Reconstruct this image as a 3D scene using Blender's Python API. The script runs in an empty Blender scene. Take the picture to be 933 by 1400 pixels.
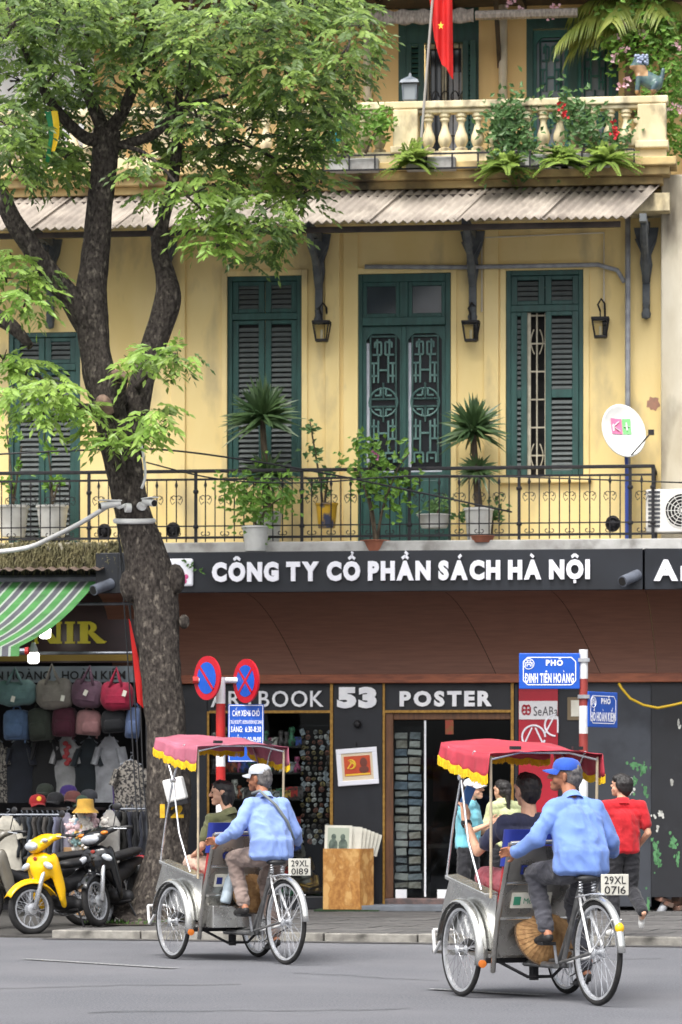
import bpy, bmesh, math, random, unicodedata
from mathutils import Vector, Matrix, Quaternion, noise
V = Vector; R = math.radians; PI = math.pi
sc = bpy.context.scene
C = sc.collection
rnd = random.Random(7)

# ---------------------------------------------------------------- camera, sky, sun, exposure
EYE, HOR, FPX = 1.5, 1085.0, 4800.0            # eye height, horizon row, focal length in photo pixels (933x1400)
cam_d = bpy.data.cameras.new('camera'); cam = bpy.data.objects.new('camera', cam_d); C.objects.link(cam)
cam.location = (0, 0, EYE); cam.rotation_euler = (R(90), 0, 0)
cam_d.sensor_fit = 'VERTICAL'; cam_d.sensor_height = 36.0; cam_d.lens = 36.0 * FPX / 1400.0
cam_d.shift_y = (HOR - 700.0) / 1400.0
cam_d.clip_end = 2000
cam_d.dof.use_dof = True; cam_d.dof.focus_distance = 28.5; cam_d.dof.aperture_fstop = 5.0
sc.camera = cam

SUN_EL, SUN_AZ = R(58), R(205)                  # high, behind the camera, a little to its left
w = bpy.data.worlds.new('World'); sc.world = w; w.use_nodes = True
nt = w.node_tree; nt.nodes.clear()
sky = nt.nodes.new('ShaderNodeTexSky'); sky.sky_type = 'NISHITA'; sky.sun_disc = False
sky.sun_elevation = SUN_EL; sky.sun_rotation = SUN_AZ; sky.dust_density = 6.0; sky.air_density = 1.0; sky.ozone_density = 1.0
hs = nt.nodes.new('ShaderNodeHueSaturation'); hs.inputs['Saturation'].default_value = 0.22   # a white overcast
bg = nt.nodes.new('ShaderNodeBackground'); bg.inputs['Strength'].default_value = 0.15
wo = nt.nodes.new('ShaderNodeOutputWorld')
nt.links.new(sky.outputs[0], hs.inputs['Color']); nt.links.new(hs.outputs[0], bg.inputs['Color']); nt.links.new(bg.outputs[0], wo.inputs['Surface'])
sun_d = bpy.data.lights.new('sun', 'SUN'); sun = bpy.data.objects.new('sun', sun_d); C.objects.link(sun)
sun_d.energy = 1.3; sun_d.angle = R(35); sun_d.color = (1.0, 0.97, 0.92)
sd = V((math.sin(SUN_AZ) * math.cos(SUN_EL), math.cos(SUN_AZ) * math.cos(SUN_EL), math.sin(SUN_EL)))
sun.rotation_euler = sd.to_track_quat('Z', 'Y').to_euler()
sc.view_settings.view_transform = 'Standard'; sc.view_settings.look = 'None'
sc.view_settings.exposure = 0.98; sc.view_settings.gamma = 1.0

TS = bpy.data.scenes.new('scratch')              # modifiers are baked there, then it is removed
def bake(data):
    o = bpy.data.objects.new('tmp', data); TS.collection.objects.link(o); return o
def baked(o):
    vl = TS.view_layers[0]; vl.update(); dg = vl.depsgraph
    me = bpy.data.meshes.new_from_object(o.evaluated_get(dg), depsgraph=dg); bpy.data.objects.remove(o); return me
# ---------------------------------------------------------------- frames
def at(px, py, Y):
    """the world point that the photo shows at px,py when it stands Y metres away"""
    return V(((px - 466.5) * Y / FPX, Y, EYE + (HOR - py) * Y / FPX))
YF, TH = 42.86, R(7)
FM = Matrix.Translation((0, YF, 0)) @ Matrix.Rotation(-TH, 4, 'Z')     # the facade's frame: x along it, y into it, z up
def fp(px, py, d=0.0):
    """facade frame (x, z) of a photo point lying d behind (+) or before (-) the wall"""
    q = px - 466.5
    x = (q * (YF + d * math.cos(TH)) - FPX * d * math.sin(TH)) / (FPX * math.cos(TH) + q * math.sin(TH))
    Y = YF - x * math.sin(TH) + d * math.cos(TH)
    return x, EYE + (HOR - py) * Y / FPX
def F(px, py, d=0.0):
    x, z = fp(px, py, d); return V((x, d, z))
I4 = Matrix.Identity(4)
WM = {}

# ---------------------------------------------------------------- materials
def lin(c):
    return tuple(((v / 255) / 12.92 if v / 255 <= .04045 else ((v / 255 + .055) / 1.055) ** 2.4) for v in c) + (1.0,)
MATS = {}
def mat(name, c1, c2=None, scale=6.0, rough=.6, metal=0.0, bump=0.0, bscale=40.0, detail=6.0, lo=.35, hi=.65, spec=.5, stretch=None, rand=0.0, c3=None, s3=1.5, lo3=.55, hi3=.75, trans=0.0, rvar=0.0, sheen=0.0):
    """procedural paint, plaster, metal, cloth: base colour, a second one in noise, stains c3 in coarse noise, fine bump"""
    if name in MATS: return MATS[name]
    m = bpy.data.materials.new(name); m.use_nodes = True; n = m.node_tree.nodes; l = m.node_tree.links
    p = n['Principled BSDF']; p.inputs['Roughness'].default_value = rough; p.inputs['Metallic'].default_value = metal
    p.inputs['Specular IOR Level'].default_value = spec
    tc = n.new('ShaderNodeTexCoord'); mp = n.new('ShaderNodeMapping'); l.new(tc.outputs['Object'], mp.inputs['Vector'])
    if stretch: mp.inputs['Scale'].default_value = stretch
    def nz(s, d, a, b):
        t = n.new('ShaderNodeTexNoise'); t.inputs['Scale'].default_value = s; t.inputs['Detail'].default_value = d; l.new(mp.outputs[0], t.inputs['Vector'])
        r = n.new('ShaderNodeMapRange'); r.inputs['From Min'].default_value = a; r.inputs['From Max'].default_value = b; l.new(t.outputs['Fac'], r.inputs['Value'])
        return r.outputs[0]
    def mix(f, a, b):
        x = n.new('ShaderNodeMix'); x.data_type = 'RGBA'
        if isinstance(f, float): x.inputs['Factor'].default_value = f
        else: l.new(f, x.inputs['Factor'])
        for s_, v in ((6, a), (7, b)):
            if isinstance(v, tuple): x.inputs[s_].default_value = v
            else: l.new(v, x.inputs[s_])
        return x.outputs[2]
    col = lin(c1)
    if c2: col = mix(nz(scale, detail, lo, hi), lin(c1), lin(c2))
    if c3: col = mix(nz(s3, 8, lo3, hi3), col, lin(c3))
    if rand:
        oi = n.new('ShaderNodeObjectInfo'); r = n.new('ShaderNodeMapRange'); r.inputs['To Min'].default_value = 1 - rand; r.inputs['To Max'].default_value = 1 + rand
        l.new(oi.outputs['Random'], r.inputs['Value']); h = n.new('ShaderNodeHueSaturation'); l.new(r.outputs[0], h.inputs['Value'])
        if isinstance(col, tuple): h.inputs['Color'].default_value = col
        else: l.new(col, h.inputs['Color'])
        col = h.outputs[0]
    if isinstance(col, tuple): p.inputs['Base Color'].default_value = col
    else: l.new(col, p.inputs['Base Color'])
    if rvar:
        r = n.new('ShaderNodeMapRange'); r.inputs['To Min'].default_value = max(.02, rough - rvar); r.inputs['To Max'].default_value = min(1, rough + rvar)
        l.new(nz(scale * 2.3, 5, .3, .7), r.inputs['Value']); l.new(r.outputs[0], p.inputs['Roughness'])
    if bump:
        b = n.new('ShaderNodeBump'); b.inputs['Strength'].default_value = bump; b.inputs['Distance'].default_value = .01
        l.new(nz(bscale, 5, 0, 1), b.inputs['Height']); l.new(b.outputs[0], p.inputs['Normal'])
    if trans:
        p.inputs['Subsurface Weight'].default_value = 0
        t = n.new('ShaderNodeBsdfTranslucent'); mx = n.new('ShaderNodeMixShader'); mx.inputs[0].default_value = trans
        if isinstance(col, tuple): t.inputs['Color'].default_value = col
        else: l.new(col, t.inputs['Color'])
        out = [q for q in n if q.type == 'OUTPUT_MATERIAL'][0]
        l.new(p.outputs[0], mx.inputs[1]); l.new(t.outputs[0], mx.inputs[2]); l.new(mx.outputs[0], out.inputs['Surface'])
    if sheen: p.inputs['Sheen Weight'].default_value = sheen
    MATS[name] = m; return m
def glass(name, tint=(255, 255, 255), gloss=.05, rough=.02):
    m = bpy.data.materials.new(name); m.use_nodes = True; n = m.node_tree.nodes; l = m.node_tree.links; n.clear()
    o = n.new('ShaderNodeOutputMaterial'); t = n.new('ShaderNodeBsdfTransparent'); g = n.new('ShaderNodeBsdfGlossy'); x = n.new('ShaderNodeMixShader')
    t.inputs[0].default_value = lin(tint); g.inputs['Roughness'].default_value = rough; g.inputs[0].default_value = (.9, .93, 1, 1)
    fr = n.new('ShaderNodeFresnel'); fr.inputs[0].default_value = 1.0 + gloss * 10
    l.new(fr.outputs[0], x.inputs[0]); l.new(t.outputs[0], x.inputs[1]); l.new(g.outputs[0], x.inputs[2]); l.new(x.outputs[0], o.inputs[0]); return m
def emit(name, c, s):
    m = bpy.data.materials.new(name); m.use_nodes = True; n = m.node_tree.nodes
    p = n['Principled BSDF']; p.inputs['Base Color'].default_value = lin(c); p.inputs['Emission Color'].default_value = lin(c); p.inputs['Emission Strength'].default_value = s
    return m

# ---------------------------------------------------------------- mesh builder
class B:
    def __init__(s): s.v = []; s.f = []; s.k = []; s.cur = 0
    def add(s, vs, fs):
        o = len(s.v); s.v.extend([tuple(q) for q in vs])
        for f in fs: s.f.append(tuple(i + o for i in f)); s.k.append(s.cur)
        return s
    def mi(s, i): s.cur = i; return s
    def box(s, c, d, m=None):
        hx, hy, hz = d[0] / 2, d[1] / 2, d[2] / 2
        vs = [V((x * hx, y * hy, z * hz)) for x in (-1, 1) for y in (-1, 1) for z in (-1, 1)]
        if m is not None: vs = [m @ q for q in vs]
        c = V(c)
        return s.add([q + c for q in vs], [(0, 1, 3, 2), (4, 6, 7, 5), (0, 4, 5, 1), (2, 3, 7, 6), (0, 2, 6, 4), (1, 5, 7, 3)])
    def bx(s, x0, x1, y0, y1, z0, z1): return s.box(((x0 + x1) / 2, (y0 + y1) / 2, (z0 + z1) / 2), (abs(x1 - x0), abs(y1 - y0), abs(z1 - z0)))
    def beam(s, a, b, wd, ht, up=(0, 0, 1)):
        a = V(a); b = V(b); d = b - a; L = d.length; d.normalize(); u = V(up)
        if abs(d.dot(u)) > .98: u = V((0, 1, 0))
        x = d.cross(u).normalized(); u = x.cross(d)
        m = Matrix((x, d, u)).transposed()
        return s.box((a + b) / 2, (wd, L, ht), m)
    def tube(s, pts, r, n=8, closed=False, cap=True):
        pts = [V(p) for p in pts]; N = len(pts); rs = r if isinstance(r, (list, tuple)) else [r] * N
        vs = []; fs = []; u = None
        for i, p in enumerate(pts):
            if closed: t = pts[(i + 1) % N] - pts[i - 1]
            else: t = pts[min(i + 1, N - 1)] - pts[max(i - 1, 0)]
            if t.length < 1e-9: t = V((0, 0, 1))
            t.normalize()
            if u is None: u = t.orthogonal().normalized()
            else:
                u = u - t * u.dot(t)
                u = u.normalized() if u.length > 1e-6 else t.orthogonal().normalized()
            w_ = t.cross(u)
            for j in range(n):
                a = 2 * PI * j / n; vs.append(p + (u * math.cos(a) + w_ * math.sin(a)) * rs[i])
        for i in range(N if closed else N - 1):
            for j in range(n):
                a = i * n + j; b = i * n + (j + 1) % n; k = ((i + 1) % N) * n
                fs.append((a, b, k + (j + 1) % n, k + j))
        if cap and not closed: fs.append(tuple(reversed(range(n)))); fs.append(tuple(range((N - 1) * n, N * n)))
        return s.add(vs, fs)
    def lathe(s, prof, o=(0, 0, 0), n=16, m=None, a0=0, a1=2 * PI):
        full = abs(a1 - a0 - 2 * PI) < 1e-6; k = n if full else n + 1; o = V(o); vs = []; fs = []
        for (r, z) in prof:
            for j in range(k):
                a = a0 + (a1 - a0) * j / n; q = V((r * math.cos(a), r * math.sin(a), z)); vs.append((m @ q if m is not None else q) + o)
        for i in range(len(prof) - 1):
            for j in range(n):
                a = i * k + j; b = i * k + (j + 1) % k; fs.append((a, b, b + k, a + k))
        return s.add(vs, fs)
    def ell(s, c, r, n=12, m=None):
        rr = r if isinstance(r, (list, tuple)) else (r, r, r); c = V(c); vs = []; fs = []; h = max(4, n // 2 + 1)
        for i in range(h + 1):
            t = PI * i / h
            for j in range(n):
                a = 2 * PI * j / n; q = V((rr[0] * math.sin(t) * math.cos(a), rr[1] * math.sin(t) * math.sin(a), rr[2] * math.cos(t)))
                vs.append((m @ q if m is not None else q) + c)
        for i in range(h):
            for j in range(n): fs.append((i * n + j, (i + 1) * n + j, (i + 1) * n + (j + 1) % n, i * n + (j + 1) % n))
        return s.add(vs, fs)
    def prism(s, poly, y0, y1):
        """an outline in x,z given depth along y"""
        n = len(poly); vs = [(x, y0, z) for x, z in poly] + [(x, y1, z) for x, z in poly]
        return s.add(vs, [tuple(range(n)), tuple(reversed(range(n, 2 * n)))] + [(i, i + n, (i + 1) % n + n, (i + 1) % n) for i in range(n)])
    def grid(s, P):
        h, w_ = len(P), len(P[0]); vs = [q for r_ in P for q in r_]
        return s.add(vs, [(i * w_ + j, i * w_ + j + 1, (i + 1) * w_ + j + 1, (i + 1) * w_ + j) for i in range(h - 1) for j in range(w_ - 1)])
    def leaf(s, c, d, up, L, W, fold=.25):
        d = V(d).normalized(); up = V(up); x = d.cross(up)
        x = x.normalized() if x.length > 1e-4 else d.orthogonal().normalized()
        n_ = x.cross(d); c = V(c); m_ = c + d * L * .45
        return s.add([c, m_ + x * W / 2 + n_ * W * fold, c + d * L, m_ - x * W / 2 + n_ * W * fold, ], [(0, 1, 2), (0, 2, 3)])
    def xf(s, m):
        s.v = [tuple(m @ V(q)) for q in s.v]; return s
    def join(s, o, m=None):
        k = len(s.v); s.v.extend([tuple(m @ V(q)) if m is not None else q for q in o.v]); s.f.extend([tuple(i + k for i in f) for f in o.f]); s.k.extend(o.k); return s
    def mesh(s, name, mats, smooth=False):
        me = bpy.data.meshes.new(name); me.from_pydata(s.v, [], s.f)
        mats = mats if isinstance(mats, (list, tuple)) else [mats]
        for q in mats: me.materials.append(q)
        if len(mats) > 1: me.polygons.foreach_set('material_index', s.k)
        if smooth is not False:
            me.polygons.foreach_set('use_smooth', [True] * len(me.polygons))
            if smooth is not True: me.set_sharp_from_angle(angle=R(smooth))
        me.update(); return me
    def build(s, name, mats, parent=None, smooth=False, W=None, bevel=0, solid=0, recenter=False, sub=0):
        return put(name, s.mesh(name, mats, smooth), parent, W, bevel, solid, recenter, sub)
def put(name, me, parent=None, W=None, bevel=0, solid=0, recenter=False, sub=0):
    o = bpy.data.objects.new(name, me); C.objects.link(o)
    if parent is not None:
        o.parent = parent
        if W is None: W = WM[parent]
        else: o.matrix_parent_inverse = WM[parent].inverted() @ W
    else:
        if W is None: W = I4
        if recenter and len(me.vertices):
            co = [q.co for q in me.vertices]
            b = V(((min(q.x for q in co) + max(q.x for q in co)) / 2, (min(q.y for q in co) + max(q.y for q in co)) / 2, min(q.z for q in co)))
            me.transform(Matrix.Translation(-b)); W = W @ Matrix.Translation(b)
        o.matrix_world = W
    WM[o] = W
    if solid: q = o.modifiers.new('s', 'SOLIDIFY'); q.thickness = solid; q.offset = 0
    if bevel: q = o.modifiers.new('b', 'BEVEL'); q.width = bevel; q.segments = 2; q.limit_method = 'ANGLE'
    if sub: q = o.modifiers.new('u', 'SUBSURF'); q.levels = sub; q.render_levels = sub
    return o
def tag(o, label, cat, group=None, kind=None):
    if label: o['label'] = label
    if cat: o['category'] = cat
    if group: o['group'] = group
    if kind: o['kind'] = kind
    return o
def struct(o, kind='structure'): o['kind'] = kind; return o
def thing(name, label, cat, loc=(0, 0, 0), rz=0.0, group=None, W=None):
    o = bpy.data.objects.new(name, None); o.empty_display_size = .1; C.objects.link(o)
    m = (W if W is not None else I4) @ Matrix.Translation(loc) @ Matrix.Rotation(rz, 4, 'Z')
    o.matrix_world = m; WM[o] = m; tag(o, label, cat, group); return o
def lump(segs, voxel, smooth_it=4, shrink=.5):
    """one closed skin over overlapping tapered limbs: segs of (p1, r1, p2, r2), radii single or (x,y,z)"""
    bm = bmesh.new()
    def pts(p, r):
        r = r if isinstance(r, (tuple, list)) else (r, r, r); p = V(p); out = []
        for i in range(1, 6):
            t = PI * i / 6
            for j in range(10):
                a = 2 * PI * j / 10; out.append(p + V((r[0] * math.sin(t) * math.cos(a), r[1] * math.sin(t) * math.sin(a), r[2] * math.cos(t))))
        out += [p + V((0, 0, r[2])), p - V((0, 0, r[2]))]; return out
    for p1, r1, p2, r2 in segs:
        b2 = bmesh.new()
        for q in pts(p1, r1) + pts(p2, r2): b2.verts.new(q)
        res = bmesh.ops.convex_hull(b2, input=b2.verts[:])
        bmesh.ops.delete(b2, geom=[g for g in res['geom_interior'] if isinstance(g, bmesh.types.BMVert) and g.is_valid], context='VERTS')
        t = bpy.data.meshes.new('t'); b2.to_mesh(t); b2.free(); bm.from_mesh(t); bpy.data.meshes.remove(t)
    bmesh.ops.recalc_face_normals(bm, faces=bm.faces[:])
    me = bpy.data.meshes.new('lump'); bm.to_mesh(me); bm.free()
    o = bake(me)
    q = o.modifiers.new('r', 'REMESH'); q.mode = 'VOXEL'; q.voxel_size = voxel
    if smooth_it: q = o.modifiers.new('s', 'SMOOTH'); q.factor = shrink; q.iterations = smooth_it
    out = baked(o); bpy.data.meshes.remove(me)
    out.polygons.foreach_set('use_smooth', [True] * len(out.polygons)); return out
def wrinkle(me, amp, freq=(9, 9, 5), seed=0, fine=.35):
    """soft folds: ridged noise pushed along the normals"""
    me.update(); n = len(me.vertices); co = [0.0] * (3 * n); no = [0.0] * (3 * n); me.vertices.foreach_get('co', co); me.vertex_normals.foreach_get('vector', no)
    o = V((seed * 3.7, seed * 1.3, seed * 2.1)); fx, fy, fz = freq; nn = noise.noise
    for i in range(0, 3 * n, 3):
        q = V(((co[i] + .45 * co[i + 2]) * fx, co[i + 1] * fy, (co[i + 2] - .3 * co[i]) * fz)) + o
        w_ = V((nn(q * .6 + o), nn(q * .6 - o), 0)) * .9
        k = 1 - abs(nn(q + w_)) * 2.4; k2 = 1 - abs(nn(q * 2.3 + w_ * 2)) * 2.2
        d = amp * (k * .8 - .35 + k2 * fine)
        co[i] += no[i] * d; co[i + 1] += no[i + 1] * d; co[i + 2] += no[i + 2] * d
    me.vertices.foreach_set('co', co); me.update(); return me
def setmats(me, mats, fn=None):
    me.materials.clear()
    for m in mats: me.materials.append(m)
    if fn:
        for p in me.polygons: p.material_index = fn(p.center)
    return me

# ---------------------------------------------------------------- lettering: heavy glyphs with the accents built on top
GL = {}
def glyph(ch, bold, ext):
    k = (ch, bold, ext)
    if k in GL: return GL[k]
    c = bpy.data.curves.new('g', 'FONT'); c.body = ch; c.size = 1.0; c.offset = bold; c.extrude = ext; c.resolution_u = 3
    me = baked(bake(c)); bpy.data.curves.remove(c)
    vs = [q.co.copy() for q in me.vertices]; fs = [tuple(p.vertices) for p in me.polygons]; bpy.data.meshes.remove(me)
    x0 = min(q.x for q in vs); x1 = max(q.x for q in vs); GL[k] = ([(q.x - x0, q.y, q.z) for q in vs], fs, x1 - x0); return GL[k]
def text(body, bold=.02, ext=.02, gap=.09, space=.28, acc=.1):
    """[(char, B)] laid on x,z facing -y, cap height about .7, from x = 0; and the total width"""
    out = []; x = 0.0
    for ch in body:
        if ch == ' ': x += space; continue
        dd = unicodedata.normalize('NFD', ch); base = dd[0]; marks = dd[1:]
        if base in 'Đđ': base, marks = ('D' if base == 'Đ' else 'd'), 'bar'
        vs, fs, wd = glyph(base, bold, ext); b = B()
        b.add([(x + vx, -vz, vy) for vx, vy, vz in vs], fs)
        m = x + wd / 2; top = .74 + bold
        def stroke(p, q, t=acc):
            p = V((m + p[0], 0, top + p[1])); q = V((m + q[0], 0, top + q[1])); b.beam(p, q, t, ext * 2, up=(0, 1, 0))
        lift = 0
        if marks == 'bar': b.bx(x - .1, x + wd * .45, -ext - .001, ext, .32, .42)
        else:
            for k in marks:
                if k == '\u0302': stroke((-.16, .04), (.0, .15)); stroke((0, .15), (.16, .04)); lift = .15
            for k in marks:
                if k == '\u0301': stroke((-.03 + lift, .05 + lift), (.1 + lift, .17 + lift))
                if k == '\u0300': stroke((-.1 + lift * .6, .17 + lift), (.05 + lift * .6, .05 + lift))
                if k == '\u0309': stroke((-.03, .17 + lift), (.07, .15 + lift), .07); stroke((.07, .16 + lift), (.0, .05 + lift), .07)
                if k == '\u0323': b.box((m, 0, -.16), (.13, ext * 2, .13))
        out.append((ch, b)); x += wd + gap
    return out, x - gap
def letters(body, x0, x1, zb, zt, y, mt, parent, W, bold=.03, ext=.02, name='letter', one=False, **kw):
    """lettering that fills x0..x1 with its capitals between zb and zt, on the plane y, each letter a part"""
    L, wd = text(body, bold=bold, ext=ext, **kw); sx = (x1 - x0) / wd; sz = (zt - zb) / (.72 + bold * 2); al = B()
    for ch, b in L:
        b.v = [(x0 + vx * sx, y + vy * sz, zb + (vz + bold) * sz) for vx, vy, vz in b.v]
        if one: al.join(b)
        else: b.build(name, mt, parent, W=W)
    if one: return al.build(name, mt, parent, W=W)
# ================================================================ ground
m_road = mat('asphalt', (114, 115, 120), (86, 87, 91), scale=55, rough=.9, bump=.6, bscale=220, c3=(112, 112, 116), s3=.45, lo3=.4, hi3=.7, spec=.25, detail=10)
m_slab = mat('paving_stone', (106, 104, 102), (86, 85, 85), scale=7, rough=.85, bump=.3, bscale=90, rand=.16, c3=(66, 64, 62), s3=2.2, spec=.3)
m_grout = mat('paving_bed', (70, 68, 65), (54, 52, 50), scale=30, rough=.95)
m_kerb = mat('kerb_concrete', (142, 139, 132), (108, 105, 100), scale=9, rough=.9, bump=.5, bscale=60, rand=.12, c3=(72, 70, 66), s3=4)
m_line = mat('road_paint', (160, 160, 160), (104, 105, 108), scale=40, rough=.8, lo=.36, hi=.56)
g = B(); N = 40
xs = [-300, -60, -20] + [-12 + i * .8 for i in range(31)] + [20, 60, 300]; ys = [-60, 0, 8] + [10 + i * .8 for i in range(36)] + [60, 400]
g.grid([[V((x, y, .003 * noise.noise(V((x * .25, y * .25, 0))))) for x in xs] for y in ys])
struct(g.build('road', m_road, smooth=True))
for nm, (a, b) in (('lane_line', ((35, 1312), (240, 1325))), ('lane_line', ((588, 1353), (742, 1362)))):
    p = at(a[0], a[1], 7200 / (a[1] - HOR)); q = at(b[0], b[1], 7200 / (b[1] - HOR)); d = (q - p).normalized(); s = V((-d.y, d.x, 0)) * .06
    k = B(); n = 24
    k.grid([[p.lerp(q, i / n) + s * e + V((0, 0, .009)) for e in (-1, 1)] for i in range(n + 1)])
    struct(k.build(nm, m_line))
m_crk = mat('road_crack', (58, 58, 60), (84, 84, 87), scale=30, rough=.95)
cq = random.Random(9)
for a, b in (((676, 1314), (905, 1311)), ((-20, 1352), (330, 1346)), ((400, 1330), (600, 1341)), ((120, 1385), (560, 1378))):     # tar-filled cracks
    p = at(a[0], a[1], 7200 / (a[1] - HOR)); q = at(b[0], b[1], 7200 / (b[1] - HOR)); k = B(); n = 40; jy = 0; P = []
    for i in range(n + 1):
        jy += cq.gauss(0, .025); c = p.lerp(q, i / n) + V((0, jy, .006)); hw = .012 + .012 * cq.random(); P.append([c - V((0, hw, 0)), c + V((0, hw, 0))])
    struct(k.grid(P).build('road_crack', m_crk))
KA = R(16.7); KM = Matrix.Translation((0, 35.5, 0)) @ Matrix.Rotation(-KA, 4, 'Z'); PZ = .09     # kerb frame: x along it, y behind it
pv = B(); x_ramp = -3.15
pv.bx(x_ramp, 14, .18, 26, -.2, PZ - .012)
pv.bx(-30, x_ramp, 2.2, 26, -.2, PZ - .012)
pv.add([(-30, .05, -.05), (x_ramp, .05, -.05), (x_ramp, 2.2, PZ - .012), (-30, 2.2, PZ - .012), (-30, .05, .022), (x_ramp, .05, .022)], [(4, 5, 2, 3), (0, 1, 5, 4)])
pave = struct(pv.build('pavement', m_grout, W=KM))
kb = B().bx(0, .97, 0, .17, -.1, PZ); kme = kb.mesh('kerb_stone', m_kerb)
for i in range(11):
    o = put('kerb_stone', kme, pave, W=KM, bevel=.012); o.location = (x_ramp + .02 + i * .985, rnd.uniform(-.008, .008), rnd.uniform(-.006, .003)); o.rotation_euler = (0, 0, rnd.uniform(-.006, .006))
sb = B().bx(0, .585, 0, .585, -.03, PZ); sme = sb.mesh('paving_slab', m_slab)
for j in range(13):
    for i in range(17):
        x = x_ramp + .03 + i * .6 - (j % 2) * .3
        if x < x_ramp: continue
        o = put('paving_slab', sme, pave, W=KM); o.location = (x, .19 + j * .6, rnd.uniform(-.004, .002)); o.rotation_euler = (rnd.uniform(-.003, .003), rnd.uniform(-.003, .003), 0)
m_gut = mat('gutter_dirt', (84, 82, 80), (66, 64, 62), scale=8, rough=.95, c3=(98, 97, 96), s3=3)
k = B(); k.grid([[V((x_ramp + 11.0 * i / 60, -.3 - .08 * noise.noise(V((i * .7, 0, 3))) if j == 0 else -.004, .007)) for i in range(61)] for j in (0, 1)]); struct(k.build('gutter', m_gut, W=KM))
# low weeds and soil at the foot of the tree
m_soil = mat('tree_soil', (72, 62, 50), (50, 43, 36), scale=12, rough=.95, bump=.8, bscale=40)

# ================================================================ the yellow house
m_yel = mat('yellow_plaster', (237, 215, 158), (228, 203, 140), scale=1.6, rough=.9, bump=.15, bscale=30, c3=(160, 148, 122), s3=2.3, lo3=.52, hi3=.78, stretch=(1, 1, .4), spec=.2)
m_och = mat('ochre_plaster', (228, 200, 148), (216, 186, 132), scale=1.5, rough=.9, bump=.15, bscale=30, c3=(176, 142, 100), s3=1.6, lo3=.55, hi3=.85, stretch=(1, 1, .4), spec=.2)
m_crm = mat('weathered_cream', (224, 212, 178), (200, 184, 146), scale=3, rough=.9, bump=.3, bscale=25, c3=(112, 102, 86), s3=4.5, lo3=.5, hi3=.68, stretch=(1, 1, .5), spec=.2)
m_white_w = mat('weathered_white', (205, 198, 180), (178, 168, 146), scale=2.2, rough=.9, bump=.3, bscale=25, c3=(96, 88, 76), s3=1.7, lo3=.54, hi3=.72, stretch=(1, 1, .35), spec=.2)
m_conc = mat('grey_slab_concrete', (184, 183, 180), (150, 148, 144), scale=4, rough=.9, bump=.3, c3=(92, 88, 82), s3=2, lo3=.55, hi3=.75)
m_grn = mat('green_joinery', (40, 82, 76), (32, 66, 62), scale=5, rough=.5, bump=.1, bscale=60, c3=(58, 92, 88), s3=9, lo3=.62, hi3=.8, stretch=(3, 3, .6))
m_slat = mat('louvre_slat', (102, 106, 104), (76, 84, 84), scale=14, rough=.6, rand=.1, stretch=(.4, 1, 1))
m_slat_g = mat('louvre_green', (52, 96, 88), (40, 78, 74), scale=14, rough=.6, rand=.08)
m_dark = mat('dark_interior', (20, 19, 20), (30, 28, 28), scale=2, rough=.9)
m_pane = mat('dim_pane', (40, 46, 54), (58, 66, 76), scale=1.3, rough=.12, spec=.6)
m_iron = mat('black_iron', (30, 31, 35), (44, 42, 44), scale=20, rough=.6, metal=.3, spec=.4)
m_curt = mat('white_curtain', (196, 200, 208), (170, 174, 184), scale=4, rough=.9)
house = thing('colonial_house', 'yellow colonial house front with green shutters above the shops', 'house', F(466, 1246, .3), W=FM)

def wall(bd, x0, x1, z0, z1, holes, y, depth):
    xs_ = sorted({x0, x1, *[h[0] for h in holes], *[h[1] for h in holes]}); zs_ = sorted({z0, z1, *[h[2] for h in holes], *[h[3] for h in holes]})
    for i in range(len(xs_) - 1):
        for j in range(len(zs_) - 1):
            a, b, c, d = xs_[i], xs_[i + 1], zs_[j], zs_[j + 1]
            if any(h[0] <= a and b <= h[1] and h[2] <= c and d <= h[3] for h in holes): continue
            bd.add([(a, y, c), (b, y, c), (b, y, d), (a, y, d)], [(0, 1, 2, 3)])
    for (a, b, c, d) in holes:
        bd.add([(a, y, c), (b, y, c), (b, y, d), (a, y, d), (a, y + depth, c), (b, y + depth, c), (b, y + depth, d), (a, y + depth, d)], [(0, 4, 5, 1), (1, 5, 6, 2), (2, 6, 7, 3), (3, 7, 4, 0)])
    return bd
def hole(px0, py0, px1, py1, d=0.0):
    a = fp(px0, py0, d); b = fp(px1, py1, d); return (a[0], b[0], b[1], a[1])
FLZ = 4.5
hA, hB, hC, hD = hole(12, 455, 110, 738), hole(311, 378, 413, 652), hole(488, 375, 617, 735), hole(692, 370, 798, 650)
hA = (hA[0], hA[1], FLZ, hA[3]); hC = (hC[0], hC[1], FLZ, hC[3])
xR = fp(906, 500)[0]; xL = -7.5
zT1 = fp(466, 238)[1]
wl = wall(B(), xL, xR, 3.9, zT1, [hA, hB, hC, hD], 0, .22)
wl.bx(xL, xR + .2, 3.2, 3.3, 0, 12.2)                          # the back of the rooms, so that no light leaks
wl.bx(xL, xR + .2, .25, 3.3, 8.6, 8.7); wl.bx(xL, xR, .25, 3.3, 4.3, 4.4)
wl.build('wall', m_yel, house, W=FM)
# second storey, set back behind its terrace
hE, hF = hole(545, -60, 655, 145, 1.3), hole(720, 22, 846, 150, 1.3)
zT2 = 12.6
w2 = wall(B(), xL, xR + .6, 8.7, zT2, [(hE[0], hE[1], 8.95, hE[3]), (hF[0], hF[1], 8.95, hF[3])], 1.3, .2)
w2.build('upper_wall', m_och, house, W=FM)
B().bx(xL, xR + .1, -.55, 1.3, 8.45, 8.66).build('terrace_slab', m_crm, house, W=FM)
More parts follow.
